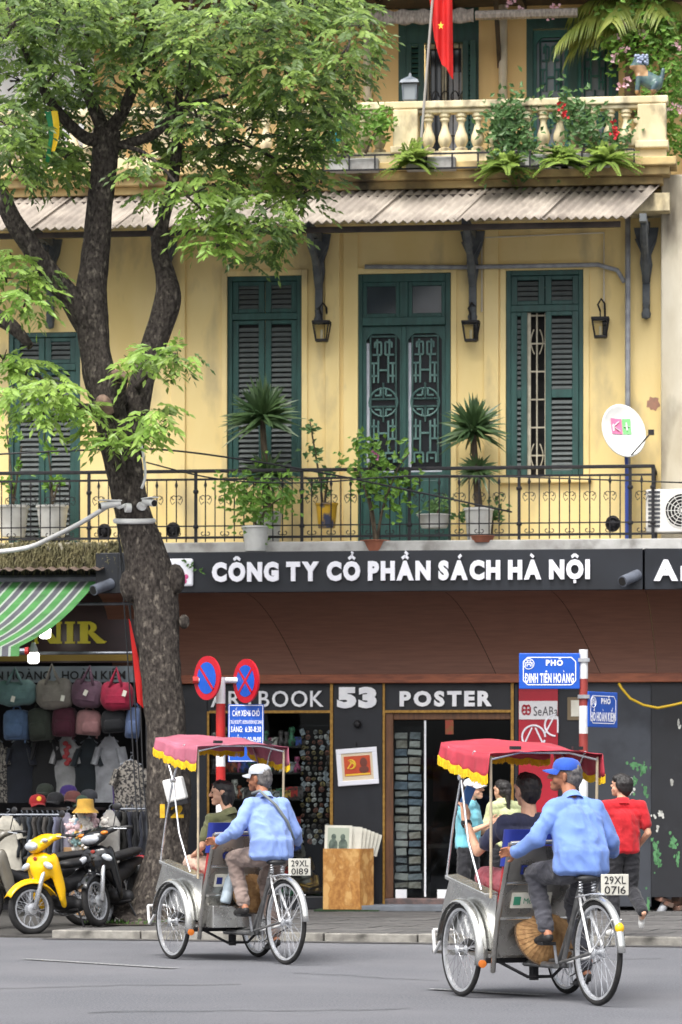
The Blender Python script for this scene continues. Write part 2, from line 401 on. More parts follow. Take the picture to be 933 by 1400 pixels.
# flat pilasters and the band under the eaves
pl = B()
for px in (244, 455, 480, 672):
    x = fp(px, 500)[0]; pl.bx(x - .09, x + .09, -.035, .01, FLZ, zT1 - .35)
pl.bx(xL, xR - .002, -.05, .01, zT1 - .6, zT1 - .35); pl.build('pilaster', m_yel, house, W=FM, bevel=.008)
for h in (hB, hC, hD):
    k = B(); t = .07
    k.bx(h[0] - t, h[0], -.028, .02, h[2], h[3] + t); k.bx(h[1], h[1] + t, -.028, .02, h[2], h[3] + t); k.bx(h[0], h[1], -.028, .02, h[3], h[3] + t)
    k.build('surround', m_yel, house, W=FM, bevel=.006)
sl = B(); sl.bx(hD[0] - .1, hD[1] + .1, -.07, .15, hD[2] - .09, hD[2] - .002); sl.build('window_sill', m_yel, house, W=FM, bevel=.01)
# the corner pier at the right, bleached and streaked
xP0, xP1 = fp(905, 400)[0], fp(960, 400)[0]
B().bx(xP0, xP1 + .8, -.28, 1.5, 4.36, fp(915, 238, -.3)[1]).build('corner_pier', m_white_w, house, W=FM, bevel=.02)

def slat_mesh(wd):
    return B().box((0, 0, 0), (wd, .012, .055), Matrix.Rotation(R(-38), 3, 'X')).mesh('slat', m_slat)
def louvre(parent, x0, x1, z0, z1, y, me_cache={}, mt=None, skew=0.0, rails=()):
    """one louvred leaf: stiles and rails in one piece, every slat its own"""
    st = .075; fr = B(); zz = [z0] + list(rails) + [z1]
    fr.bx(x0, x0 + st, y - .025, y + .025, z0, z1); fr.bx(x1 - st, x1, y - .025, y + .025, z0, z1)
    for q in zz: 
        a = max(z0, q - .05); b = min(z1, q + .05); fr.bx(x0 + st, x1 - st, y - .022, y + .022, a, b)
    fo = fr.build('shutter_leaf', m_grn, parent, W=FM, bevel=.006)
    B().bx(x0 + .02, x1 - .02, y + .03, y + .035, z0 + .02, z1 - .02).build('backing', m_dark, fo, W=FM)
    wd = round(x1 - x0 - 2 * st, 3); k = (wd, mt.name if mt else '')
    if k not in me_cache: me_cache[k] = slat_mesh(wd); 
    if mt and me_cache[k].materials[0] != mt: me_cache[k].materials[0] = mt
    for a, b in zip(zz[:-1], zz[1:]):
        z = a + .075
        while z < b - .06:
            o = put('slat', me_cache[k], fo, W=FM); o.location = ((x0 + x1) / 2, y, z); z += .062
    return fo
def shutter_window(h, y=.06, split=.22, leaves=2, rails=(.5,)):
    x0, x1, z0, z1 = h; fr = B(); t = .06
    fr.bx(x0, x0 + t, y - .05, y + .06, z0, z1); fr.bx(x1 - t, x1, y - .05, y + .06, z0, z1); fr.bx(x0 + t, x1 - t, y - .05, y + .06, z1 - t, z1)
    zs = z1 - split * (z1 - z0); fr.bx(x0 + t, x1 - t, y - .05, y + .06, zs - .04, zs + .04)
    f = fr.build('window_frame', m_grn, house, W=FM, bevel=.006)
    xm = (x0 + x1) / 2
    louvre(house, x0 + t, xm - .004, zs + .045, z1 - t - .004, y); louvre(house, xm + .004, x1 - t, zs + .045, z1 - t - .004, y)
    return x0 + t, xm, x1 - t, z0, zs - .045
for h, sp in ((hA, .16), (hB, .2)):
    a, m_, b, z0, z1 = shutter_window(h, split=sp)
    rl = [z0 + (z1 - z0) * .42]
    louvre(house, a, m_ - .004, z0 + .01, z1, .06, rails=rl); louvre(house, m_ + .004, b, z0 + .01, z1, .06, rails=rl)
# the window with its left leaf ajar: a cream grille shows in the gap
a, m_, b, z0, z1 = shutter_window(hD, split=.185)
rl = [z0 + (z1 - z0) * .5]
g0, g1 = fp(722, 500)[0], fp(745, 500)[0]
louvre(house, a, g0 - .01, z0 + .01, z1, .03, rails=rl); louvre(house, g1 + .01, b, z0 + .01, z1, .0, rails=rl)
m_cream = mat('cream_metal', (206, 198, 176), (180, 172, 150), scale=12, rough=.6)
k = B(); gx = (g0 + g1) / 2
for x in (g0, gx, g1): k.tube([(x, .12, z0), (x, .12, z1)], .011, 6)
for i in range(7): k.bx(g0, g1, .11, .125, z0 + .25 + i * .34, z0 + .268 + i * .34)
for zc in (z0 + .25, z1 - .35):
    for s in (-1, 1): k.tube([(gx + s * (.03 + .045 * math.sin(t * .5)), .11, zc - .15 + t * .05) for t in range(7)], .008, 5)
k.build('window_grille', m_cream, house, W=FM)
k = B(); k.bx(g0 - .03, g0 + .03, .07, .1, z0, z1); k.build('window_frame', m_cream, house, W=FM)
B().bx(hD[0], hD[1], .2, .21, hD[2], hD[3]).build('dark_pane', m_dark, house, W=FM)

# Chinese lattice doors
m_fret = mat('fret_green', (96, 130, 124), (72, 106, 102), scale=8, rough=.5)
LAT = [((.12, 0), (.12, .93)), ((.88, 0), (.88, .93)), ((.12, .03), (.88, .03)),
       ((.32, .05), (.32, .16)), ((.18, .16), (.44, .16)), ((.44, .16), (.44, .07)), ((.44, .07), (.25, .07)), ((.25, .07), (.25, .11)),
       ((.35, .16), (.35, .36)), ((.12, .22), (.35, .22)), ((.12, .31), (.35, .31)), ((.35, .27), (.5, .27)), ((.22, .22), (.22, .36)),
       ((.35, .63), (.35, .86)), ((.12, .67), (.35, .67)), ((.12, .76), (.35, .76)), ((.35, .72), (.5, .72)), ((.22, .62), (.22, .76)),
       ((.18, .86), (.44, .86)), ((.44, .86), (.44, .93)), ((.18, .86), (.18, .93)), ((.26, .9), (.36, .9)),
       ((.5, .36), (.5, .47)), ((.5, .53), (.5, .64)), ((.42, .4), (.42, .45)), ((.25, .45), (.42, .45)), ((.42, .55), (.42, .6)), ((.25, .55), (.42, .55)), ((.1, .475), (.9, .475)), ((.1, .53), (.9, .53))]
def lattice_leaf(parent, x0, x1, z0, z1, y, pane_mat, mt=m_grn, light=None):
    """a door leaf with an arched light behind a fretwork grille, panelled below"""
    W_ = x1 - x0; fr = B(); st = .045
    gx0, gx1 = x0 + st, x1 - st; gz0 = z0 + (z1 - z0) * .335 if z1 - z0 > 2.2 else z0 + .12; gz1 = z1 - .07
    fr.bx(x0, gx0, y - .03, y + .03, z0, z1); fr.bx(gx1, x1, y - .03, y + .03, z0, z1)
    fr.bx(gx0, gx1, y - .03, y + .03, z0, gz0)
    n = 10; ar = [(gx0 + (gx1 - gx0) * i / n, gz1 - .1 + .08 * min(1, 2.2 * math.sin(PI * i / n))) for i in range(n + 1)]
    for i in range(n): fr.prism([ar[i], ar[i + 1], (ar[i + 1][0], z1), (ar[i][0], z1)], y - .03, y + .03)
    lo = fr.build('door_leaf', mt, parent, W=FM)
    pm_ = B(); pm_.bx(x0 + .09, x1 - .09, y - .045, y - .029, z0 + .12, gz0 - .1); pm_.build('door_panel', mt, lo, W=FM, bevel=.012)
    B().bx(gx0, gx1, y + .02, y + .028, gz0, gz1 + .02).build('pane', pane_mat, lo, W=FM)
    gr = B(); gw, gh = gx1 - gx0, gz1 - gz0; t = .013
    def pt(u, v): return V((gx0 + u * gw, y - .005, gz1 - v * gh))
    for (a_, b_) in LAT:
        for mir in (0, 1):
            p, q = (a_, b_) if not mir else ((1 - a_[0], a_[1]), (1 - b_[0], b_[1]))
            gr.beam(pt(*p), pt(*q), t * 1.7, t * 1.7, up=(0, 1, 0))
    rad = gw * .42; c = pt(.5, .5); gr.tube([c + V((rad * math.cos(q * PI / 10), 0, rad * math.sin(q * PI / 10))) for q in range(20)], .013, 5, closed=True)
    gr.build('fretwork', m_fret if mt is m_grn else mt, lo, W=FM)
    if light: 
        k = B(); k.bx(gx0, gx0 + .035, y - .006, y + .02, gz0, gz1 - .13); k.bx(gx0 + .035, gx1, y - .006, y + .02, gz0, gz0 + .03); k.build('curtain_reflection', light, lo, W=FM)  # pale strips paint the curtain's reflection along the glass
    return lo
x0, x1, z0, z1 = hC; t = .07; fr = B(); zs = fp(550, 437)[1]
fr.bx(x0, x0 + t, .0, .12, z0, z1); fr.bx(x1 - t, x1, .0, .12, z0, z1); fr.bx(x0 + t, x1 - t, .0, .12, z1 - .1, z1); fr.bx(x0 + t, x1 - t, -.02, .12, zs - .07, zs + .03)
xm = (x0 + x1) / 2; fr.bx(xm - .05, xm + .05, .0, .12, zs + .03, z1 - .1)
dfr = fr.build('door_frame', m_grn, house, W=FM, bevel=.008)
for a, b in ((x0 + t, xm - .05), (xm + .05, x1 - t)):
    k = B(); k.bx(a, b, .05, .06, zs + .03, z1 - .1); k.build('transom_pane', m_pane, dfr, W=FM)
    k = B()
    for q in ((a, a + .05, zs + .03, z1 - .1), (b - .05, b, zs + .03, z1 - .1), (a + .05, b - .05, zs + .03, zs + .08), (a + .05, b - .05, z1 - .15, z1 - .1)): k.bx(q[0], q[1], .02, .05, q[2], q[3])
    k.build('transom_sash', m_grn, dfr, W=FM, bevel=.006)
k = B(); cc_ = F(893, 552, -.003)
k.add([cc_] + [cc_ + V((.09 * rnd.uniform(.6, 1.1) * math.cos(i * PI / 8), 0, .1 * rnd.uniform(.6, 1.1) * math.sin(i * PI / 8))) for i in range(16)], [(0, i + 1, (i + 1) % 16 + 1) for i in range(16)]); k.build('chipped_patch', mat('bare_brick', (176, 130, 110), (150, 120, 104), scale=14, rough=.95), house, W=FM)
m_glz = mat('door_glass', (20, 22, 26), (34, 38, 44), scale=1.1, rough=.2, spec=.2)
lattice_leaf(house, x0 + t, xm - .006, z0 + .02, zs - .075, .06, m_glz, light=m_curt); lattice_leaf(house, xm + .006, x1 - t, z0 + .02, zs - .075, .06, m_glz, light=m_curt)
B().bx(xm - .03, xm + .03, .01, .04, z0 + .02, zs - .08).build('door_astragal', m_grn, house, W=FM, bevel=.01)

# upper storey doors
m_teal = mat('teal_joinery', (44, 110, 104), (34, 88, 84), scale=5, rough=.5)
m_frost = mat('frosted_pane', (126, 138, 148), (104, 116, 126), scale=2, rough=.3)
x0, x1, z0, z1 = hF; z0 = 8.95; zt = fp(780, 38, 1.3)[1]
k = B(); k.bx(x0, x0 + .08, 1.3, 1.45, z0, z1); k.bx(x1 - .08, x1, 1.3, 1.45, z0, z1); k.bx(x0 + .08, x1 - .08, 1.3, 1.45, zt, z1); k.build('door_frame', m_grn, house, W=FM)
xm = (x0 + x1) / 2
for a, b in ((x0 + .08, xm - .06), (xm + .06, x1 - .08)): lattice_leaf(house, a, b, z0, zt - .01, 1.38, m_frost, mt=m_teal)
k = B(); k.bx(xm - .06, xm + .06, 1.33, 1.45, z0, zt); k.build('door_post', m_grn, house, W=FM)
x0, x1, z0, z1 = hE; z0 = 8.95
k = B(); k.bx(x0, x0 + .09, 1.3, 1.45, z0, z1); k.bx(x1 - .07, x1, 1.3, 1.45, z0, z1); k.build('window_frame', m_grn, house, W=FM)
zt = fp(600, 58, 1.3)[1]; q0 = fp(580, 80, 1.3)[0]
k = B(); k.bx(x0 + .09, x1 - .07, 1.31, 1.42, zt, z1); k.build('blind_box', m_grn, house, W=FM)
louvre(house, x0 + .09, q0, z0, zt, 1.33, mt=m_slat_g); louvre(house, x1 - .2, x1 - .03, z0, zt, 1.24, mt=m_slat_g)
B().bx(q0, x1 - .07, 1.48, 1.49, z0, zt).build('pane', m_pane, house, W=FM)
k = B()
for x in (q0 + .05, q0 + .22, q0 + .27, q0 + .48): k.bx(x - .018, x + .018, 1.4, 1.44, z0, zt)
k.bx(q0, x1 - .07, 1.4, 1.44, zt - .05, zt); k.build('casement', m_cream, house, W=FM)
k = B()
for i in range(7): k.tube([(q0 + .06 + i * .075, 1.38, z0), (q0 + .06 + i * .075, 1.38, zt)], .008, 5)
for z in (z0 + .35, z0 + .8, z0 + 1.15): k.bx(q0, x1 - .07, 1.375, 1.39, z, z + .015)
for i in range(4): k.tube([(q0 + .14 + i * .12 + .045 * math.cos(t * .7), 1.37, z0 + 1.3 + .07 * math.sin(t * .7)) for t in range(9)], .008, 5)
k.build('window_bars', m_iron, house, W=FM)
B().bx(q0 + .3, x1 - .1, 1.455, 1.465, z0, zt - .35).build('curtain', m_curt, house, W=FM)
# white down-pipes
m_pvc = mat('white_pipe', (214, 206, 188), (190, 182, 164), scale=5, rough=.5)
for px in (503, 688):
    x = fp(px, 100, 1.25)[0]; B().tube([(x, 1.24, 8.7), (x, 1.24, 12.6)], .055, 10).build('down_pipe', m_pvc, house, W=FM, smooth=True)
# beam, rolled blind and rafters above the terrace
m_fab = mat('grey_blind_cloth', (150, 142, 132), (112, 104, 96), scale=9, rough=.9, stretch=(5, 1, 2))
za, zb = fp(560, 14, .2)[1], fp(560, 33, .2)[1]; xa, xb = fp(470, 20, .2)[0], fp(648, 20, .2)[0]
k = B(); k.grid([[V((xa + (xb - xa) * i / 40, .2 + .02 * math.sin(i * 1.7), za + (zb - za) * j / 3 + .012 * math.sin(i * 1.1 + j))) for j in range(4)] for i in range(41)])
tag(k.build('terrace_blind', [m_fab], W=FM, solid=.02, smooth=True, recenter=True), 'grey cloth sun blind gathered under the top storey eaves', 'blind')
xa2, xb2 = xb + .02, fp(790, 25, .2)[0]
k = B(); k.tube([(xa2, .2, (za + zb) / 2), (xb2, .2, (za + zb) / 2)], .06, 8); k.build('awning_roller', m_fab, house, W=FM)
m_rafter = mat('dark_timber', (66, 56, 50), (46, 40, 38), scale=8, rough=.8)
k = B(); zz = fp(560, -4, .2)[1]; k.bx(xL, xR + .5, -.2, 1.3, zz + .1, zz + .2)
for i in range(12): k.bx(-6 + i * .9, -5.92 + i * .9, -.1, 1.3, zz + .0, zz + .1)
k.build('eaves', m_rafter, house, W=FM)
for px in (680, 838):
    x = fp(px, 40, .9)[0]; k = B(); z = fp(px, 40, .9)[1]
    k.prism([(0, 0), (.06, 0), (.06, .1), (.0, .1)], 0, .01); k = B().beam((x, 1.28, z - .35), (x, .55, z + .45), .05, .09); k.beam((x, 1.27, z - .4), (x, 1.27, z + .45), .05, .08)
    k.build('eaves_bracket', m_rafter, house, W=FM)

# ---------------------------------------------------------------- terrace balustrade
bal = thing('terrace_balustrade', 'weathered cream balustrade with turned balusters along the top terrace', 'balustrade', F(700, 235, -.4), W=FM)
DB = -.42
zr1 = fp(556, 141, DB)[1]; zr0 = fp(556, 157, DB)[1]; zb1 = fp(700, 206, DB)[1]; zb0 = fp(700, 222, DB)[1]
xE = fp(914, 150, DB)[0]
k = B(); k.bx(xL, xE, DB - .12, DB + .12, zr1 - .09, zr1); k.bx(xL, xE - .03, DB - .085, DB + .085, zr0, zr1 - .09); k.build('hand_rail', m_crm, bal, W=FM, bevel=.015)
k = B(); k.bx(xL, xE - .02, DB - .1, DB + .1, zb0, zb1); k.build('plinth', m_crm, bal, W=FM, bevel=.01)
zc0 = fp(700, 250, DB)[1]
k = B(); k.bx(xL, xE + .1, DB - .2, DB + .3, zb0 - .1, zb0 - .002); k.bx(xL, xE + .02, DB - .12, DB + .3, zb0 - .2, zb0 - .1); k.bx(xL, xE - .06, DB - .02, DB + .4, zc0 - .05, zb0 - .2)
k.build('cornice', mat('stained_cornice', (206, 182, 128), (176, 150, 102), scale=2.5, rough=.9, c3=(66, 60, 50), s3=1.9, lo3=.44, hi3=.68), bal, W=FM, bevel=.012)
hb = zr0 - zb1
prof = [(0, 0), (.075, 0), (.075, .05), (.045, .07), (.06, .1), (.082, .17), (.076, .25), (.05, .34), (.036, .42), (.042, .47), (.06, .49), (.06, .52), (.045, .53), (.07, .55), (.07, 1)]
prof = [(r, z / .6 * hb if z < 1 else hb) for r, z in prof]
bme = B().lathe(prof, n=12).mesh('baluster', m_crm, smooth=40)
xp = [fp(556, 180, DB)[0], fp(892, 180, DB)[0], fp(230, 180, DB)[0]]
x = xL + .1
while x < xE - .2:
    if all(abs(x - q) > .22 for q in xp):
        o = put('baluster', bme, bal, W=FM); o.location = (x, DB, zb1)
    x += .198
for i, q in enumerate(xp):
    k = B(); hw = .15 if i != 1 else .17
    k.bx(q - hw, q + hw, DB - .14, DB + .14, zb1 - .02, zr1 - .1); k.bx(q - hw - .03, q + hw + .03, DB - .17, DB + .17, zb1 - .03, zb1 + .06)
    if i == 1:      # the scrolled end pier
        sp = [(-.3, 0), (-.33, .12), (-.3, .25), (-.22, .36), (-.17, .5), (-.22, .53), (-.22, .62), (-.1, .64), (-.1, 0)]
        k.prism([(q + a, zb1 + b * hb * 1.15) for a, b in sp], DB - .13, DB + .1)
    k.build('pedestal', m_crm, bal, W=FM, bevel=.015)

# ---------------------------------------------------------------- first-floor balcony
m_rail = m_iron
DR = -.95; SL0 = -1.12
k = B(); xq = fp(893, 740, DR)[0]
k.bx(xL, xq + .35, SL0, .0, FLZ - .14, FLZ); k.build('balcony_slab', m_conc, house, W=FM, bevel=.01)
rail = thing('balcony_railing', 'black wrought iron railing with scrolls along the first floor balcony', 'railing', F(466, 740, DR), W=FM)
zr = fp(466, 642, DR)[1]; z1b = zr - .1; zlo = FLZ + .07
k = B(); k.bx(xL, xq, DR - .025, DR + .025, zr - .02, zr + .02); k.build('top_rail', m_rail, rail, W=FM, bevel=.006)
k = B(); k.bx(xL, xq, DR - .014, DR + .014, z1b - .012, z1b + .012); k.build('upper_rail', m_rail, rail, W=FM)
k = B(); k.bx(xL, xq, DR - .014, DR + .014, zlo - .014, zlo + .014); k.bx(xL, xq, DR - .012, DR + .012, zlo + .13, zlo + .145); k.build('lower_rail', m_rail, rail, W=FM)
k = B()
for i in range(8):
    y = DR + .02 + i * .115; k.tube([(xq, y, FLZ), (xq, y, zr)], .009, 5)
k.bx(xq - .02, xq + .02, DR, 0, zr - .02, zr + .02); k.bx(xq - .012, xq + .012, DR, 0, zlo - .012, zlo + .012)
k.build('return_side', m_rail, rail, W=FM)
posts = [fp(p, 700, DR)[0] for p in (-24, 122, 268, 413, 560, 710, 862)]
pk = B(); H = z1b - FLZ
def scroll(bd, x, z, r, s, up):
    bd.tube([(x + s * (r + r * math.cos(PI - t * .55) * (1 - t * .05)), 0, z + up * r * (1 - t * .05) * math.sin(t * .55)) for t in range(10)], .006, 4)
pk.tube([(0, 0, .02), (0, 0, H - .09)], .0085, 6)
pk.lathe([(0, 0), (.01, .0), (.02, .03), (.012, .06), (0, .12)], (0, 0, H - .1), n=6)
for s in (-1, 1):
    scroll(pk, 0, H - .22, .032, s, 1); scroll(pk, 0, .12, .03, s, -1)
    pk.tube([(s * .064, 0, H - .2), (s * .075, 0, H - .25), (s * .05, 0, H - .3), (s * .02, 0, H - .27)], .0055, 4)
p1 = pk.mesh('picket', m_rail, smooth=50)
p2_ = B(); p2_.tube([(0, 0, .02), (0, 0, H + .0)], .008, 6); p2 = p2_.mesh('picket', m_rail)
pm_ = B(); pm_.bx(-.018, .018, -.018, .018, 0, zr - FLZ - .01); pm_.lathe([(0, -.03), (.03, -.02), (.035, 0), (.03, .02), (0, .03)], (0, 0, .62), n=8); pm_.lathe([(0, -.03), (.03, -.02), (.035, 0), (.03, .02), (0, .03)], (0, 0, .2), n=8)
pme = pm_.mesh('post', m_rail)
posts.append(xq)
for i, x in enumerate(posts):
    o = put('post', pme, rail, W=FM); o.location = (x, DR, FLZ)
    if i + 1 < len(posts):
        n = max(1, round((posts[i + 1] - x) / .118))
        for j in range(1, n):
            o = put('picket', p1 if j % 2 else p2, rail, W=FM); o.location = (x + (posts[i + 1] - x) * j / n, DR, FLZ)

# ---------------------------------------------------------------- corrugated awning
m_cor = mat('fibre_cement', (166, 156, 144), (136, 127, 118), scale=3, rough=.9, c3=(112, 103, 95), s3=2.6, lo3=.5, hi3=.74, bump=.2, rand=.06)
awn = thing('corrugated_awning', 'long grey corrugated awning sloping out under the terrace', 'awning', F(466, 310, -.9), W=FM)
zu = fp(700, 254, -.35)[1]; DA = -1.3; zl = fp(700, 300, DA)[1]; zl_l = zl
xa1 = fp(906, 255, -.35)[0]; xa1l = fp(862, 295, DA)[0]
sheet_w = 1.06; x = xa1; n = 0
while x > xL + .3:
    k = B(); P = []
    for j in range(7):
        t_ = j / 6; row = []
        for i in range(41):
            xx = x - sheet_w * i / 40; sh = (xa1l - xa1) * t_
            row.append(V((xx + sh, -.3 + (DA + .3) * t_, zu + (zl - zu) * t_ + .022 * math.cos(i * PI / 2.0) + (.01 if n % 2 else 0) + .008 * noise.noise(V((xx, t_, 0))))))
        P.append(row)
    k.grid(P); k.build('corrugated_sheet', m_cor, awn, W=FM, solid=.012, smooth=True); x -= sheet_w - .04; n += 1
k = B(); k.bx(xL, xa1l - .12, DA + .12, DA + .18, zl - .09, zl - .025); k.bx(xL, xa1 - .2, -.55, -.49, zu - .22, zu - .12); k.build('batten', m_rafter, awn, W=FM)
m_brk = mat('bracket_timber', (74, 79, 84), (98, 102, 104), scale=8, rough=.8)
for px in (70, 228, 437, 647, 884):
    x = fp(px, 350)[0]; zt_ = zl + .04; k = B()
    k.beam((x, -.035, zt_ + .1), (x, -.035, zt_ - .98), .09, .07, up=(0, 1, 0))
    k.beam((x, -.05, zt_ - .02), (x, DA + .15, zt_ - .02), .08, .09)
    k.tube([(x, -.07, zt_ - .62), (x, -.16, zt_ - .5), (x, -.3, zt_ - .38), (x, -.5, zt_ - .3), (x, -.75, zt_ - .22), (x, -.95, zt_ - .05)], [.05, .055, .05, .04, .05, .04], 7)
    k.lathe([(0, -.1), (.05, -.08), (.06, -.03), (.035, .03), (.05, .08), (0, .12)], (x, -.08, zt_ - .98), n=8)
    k.tube([(x, -.2, zt_ - .04), (x, -.24, zt_ - .16), (x, -.36, zt_ - .2), (x, -.42, zt_ - .08)], .028, 6)
    k.prism([(x + a_, zt_ + b_) for a_, b_ in ((-.04, -.95), (.04, -.95), (.045, -.6), (.075, -.42), (.06, -.3), (.12, -.14), (.15, .03), (-.15, .03), (-.12, -.1), (-.065, -.28), (-.075, -.4), (-.045, -.58))], -.075, -.025)
    k.tube([(x - .12, -.08, zt_ - .1), (x - .02, -.08, zt_ - .34), (x + .1, -.08, zt_ - .1)], .02, 6); k.tube([(x + .035 * math.cos(q * .7), -.09, zt_ - .5 + .05 * math.sin(q * .7)) for q in range(9)], .014, 5)
    k.build('awning_bracket', m_brk, awn, W=FM, smooth=35)

# ---------------------------------------------------------------- wall lanterns, conduit, dish, air conditioner
m_langlass = mat('lantern_glass', (150, 142, 120), (112, 104, 88), scale=6, rough=.2)
def lantern(px, py, label):
    x, z = fp(px, py, -.14); y = -.14
    t = thing('wall_lantern', label, 'lantern', (x, y, z - .15), W=FM, group='lanterns on the yellow wall')
    k = B(); s0, s1, h = .065, .1, .11
    for sx in (-1, 1):
        for sy in (-1, 1): k.beam((x + sx * s0, y + sy * s0, z - h), (x + sx * s1, y + sy * s1, z + h), .012, .012)
    for s, zz in ((s0, z - h), (s1, z + h)):
        k.bx(x - s, x + s, y - s - .008, y - s + .008, zz - .012, zz + .012); k.bx(x - s, x + s, y + s - .008, y + s + .008, zz - .012, zz + .012)
        k.bx(x - s - .008, x - s + .008, y - s, y + s, zz - .012, zz + .012); k.bx(x + s - .008, x + s + .008, y - s, y + s, zz - .012, zz + .012)
    k.beam((x - s1, y, z + h + .006), (x + s1, y, z + h + .006), .012, .012); k.tube([(x, y, z + h), (x, y, z + h + .1)], .009, 5)
    k.lathe([(0, 0), (.08, 0), (.07, -.012), (0, -.015)], (x, y, z - h), n=4, m=Matrix.Rotation(PI / 4, 3, 'Z'))
    k.build('cage', m_iron, t, W=FM)
    k = B(); k.lathe([(.075, -h), (.115, h - .012)], (x, y, z), n=4, m=Matrix.Rotation(PI / 4, 3, 'Z')); k.build('glass', glass('lantern_pane', (246, 244, 236), .02), t, W=FM)
    k = B(); k.tube([(x, y, z - .09), (x, y, z + .02)], .018, 6); k.build('candle', m_cream, t, W=FM)
    k = B(); k.tube([(x, y, z + .2), (x - .03, y, z + .28), (x + .01, y + .02, z + .35), (x + .05, y + .07, z + .3), (x + .05, y + .14, z + .18), (x + .05, y + .14, z - .02)], .012, 6)
    k.bx(x + .02, x + .08, y + .115, y + .139, z - .1, z + .14); k.build('hook', m_iron, t, W=FM, smooth=True)
lantern(440, 453, 'black lantern hanging between the closed shutters and the lattice door')
lantern(644, 453, 'black lantern hanging between the lattice door and the ajar shutters')
lantern(821, 448, 'black lantern hanging right of the ajar shutters beside the grey pipe')
m_cond = mat('grey_conduit', (158, 160, 164), (128, 130, 136), scale=10, rough=.5)
z = fp(640, 363)[1]; x0 = fp(500, 360)[0]; x1 = fp(858, 380)[0]; zt_ = fp(858, 290)[1]; zb_ = fp(858, 590)[1]
k = B(); k.tube([(x0, -.06, z), (x0 + 1.2, -.07, z - .03), (x1 - .35, -.07, z - .03), (x1 - .12, -.07, z - .1), (x1 - .03, -.09, z - .25)], .028, 8)
tag(k.build('wall_conduit', m_cond, W=FM, smooth=True, recenter=True), 'pale horizontal conduit above the lattice door on the yellow wall', 'pipe')
k = B(); k.tube([(x1 + .01, -.12, zb_ - 1.3), (x1 + .01, -.12, zt_ + .2)], .033, 10)
tag(k.build('vertical_pipe', m_cond, W=FM, smooth=True, recenter=True), 'grey vertical pipe on the wall beside the satellite dish', 'pipe')
k = B(); q0 = F(659, 325, -.03); q1 = F(826, 318, -.03); q2 = F(826, 422, -.03)
k.tube([q0 + V((0, 0, -.9)), q0, q1, q2], .011, 6)
tag(k.build('lantern_conduit', m_pvc, W=FM, recenter=True), 'thin white conduit running to the lantern right of the ajar shutters', 'pipe')
# dish
dc = F(850, 592, -.55); t = thing('satellite_dish', 'white satellite dish with a pink and green logo by the railing', 'satellite dish', (dc.x, dc.y, FLZ), W=FM)
m_dish = mat('dish_white', (226, 226, 222), (206, 206, 202), scale=4, rough=.45)
rot = Matrix.Rotation(R(26), 3, 'Z') @ Matrix.Rotation(R(72), 3, 'X') @ Matrix.Diagonal((.92, 1.12, 1)).to_3x3()
k = B(); k.lathe([(0.001, .0), (.1, .006), (.2, .03), (.28, .065), (.3, .078), (.305, .07)], dc, n=28, m=rot); k.build('reflector', m_dish, t, W=FM, smooth=True, solid=.008)
k = B(); k.tube([dc + V((.05, .05, -.05)), dc + V((.06, .06, -.45)), (dc.x + .06, dc.y + .06, FLZ)], .022, 8); k.build('mast', mat('blue_pipe', (52, 74, 150), None), t, W=FM)
nrm = rot @ V((0, 0, 1)); arm = dc + rot @ V((.25, -.12, .0)); tip = dc + V((.36, -.22, -.02))
k = B(); k.tube([dc + rot @ V((.05, -.29, .06)), tip], .01, 6); k.box(tip, (.07, .09, .06)); k.build('feed_arm', m_iron, t, W=FM)
for nm, c_, px0, px1 in (('logo_pink', (216, 120, 160), -.15, .01), ('logo_green', (120, 196, 120), .015, .13)):
    k = B(); k.grid([[dc + rot @ V((u, v, .075 * (u * u + v * v) / .09 + .012)) for u in (px0, (px0 + px1) / 2, px1)] for v in (-.02, .06, .15)]); k.build('logo_patch', mat(nm, c_, None, rough=.5), t, W=FM)
k = B()
for a_, b_ in (((-.12, .01), (-.12, .12)), ((-.12, .06), (-.03, .12)), ((-.12, .06), (-.03, .01)), ((.07, .02), (.07, .11)), ((.03, .065), (.115, .065))):
    k.beam(dc + rot @ V((a_[0], a_[1], .03)), dc + rot @ V((b_[0], b_[1], .03)), .018, .006)
k.build('logo_letter', m_dish, t, W=FM)
# air conditioner
ac = F(912, 700, -.72); t = thing('air_conditioner', 'white air conditioner unit at the right end of the balcony', 'air conditioner', (ac.x, ac.y, FLZ), W=FM)
m_ac = mat('ac_white', (224, 222, 216), (204, 202, 196), scale=5, rough=.5)
ax0, az0 = fp(883, 728, -.9); ax1, az1 = fp(960, 668, -.9)
k = B(); k.bx(ax0, ax1, -.9, -.6, az0, az1); k.build('casing', m_ac, t, W=FM, bevel=.02)
k = B()
for i in range(9): k.bx(ax0 + .03, ax0 + .17, -.906, -.9, az0 + .06 + i * .05, az0 + .09 + i * .05)
k.build('side_grille', mat('ac_grille', (70, 72, 76), None), t, W=FM)
k = B(); cx = ax0 + .43; cz = (az0 + az1) / 2
for r_ in (.05, .09, .13, .17, .2): k.tube([(cx + r_ * math.cos(q * PI / 12), -.912, cz + r_ * math.sin(q * PI / 12)) for q in range(24)], .005, 4, closed=True)
for q in range(12): k.tube([(cx, -.912, cz), (cx + .21 * math.cos(q * PI / 6), -.912, cz + .21 * math.sin(q * PI / 6))], .004, 4)
k.build('fan_guard', m_ac, t, W=FM)
k = B(); k.lathe([(.2, 0), (0, .0)], (cx, -.903, cz), n=24, m=Matrix.Rotation(R(90), 3, 'X')); k.build('fan_well', m_dark, t, W=FM)
k = B(); k.bx(ax0 + .08, ax0 + .13, -.88, -.6, FLZ - .1, az0); k.bx(ax0 + .5, ax0 + .55, -.88, -.6, FLZ - .1, az0); k.build('bracket', m_iron, t, W=FM)
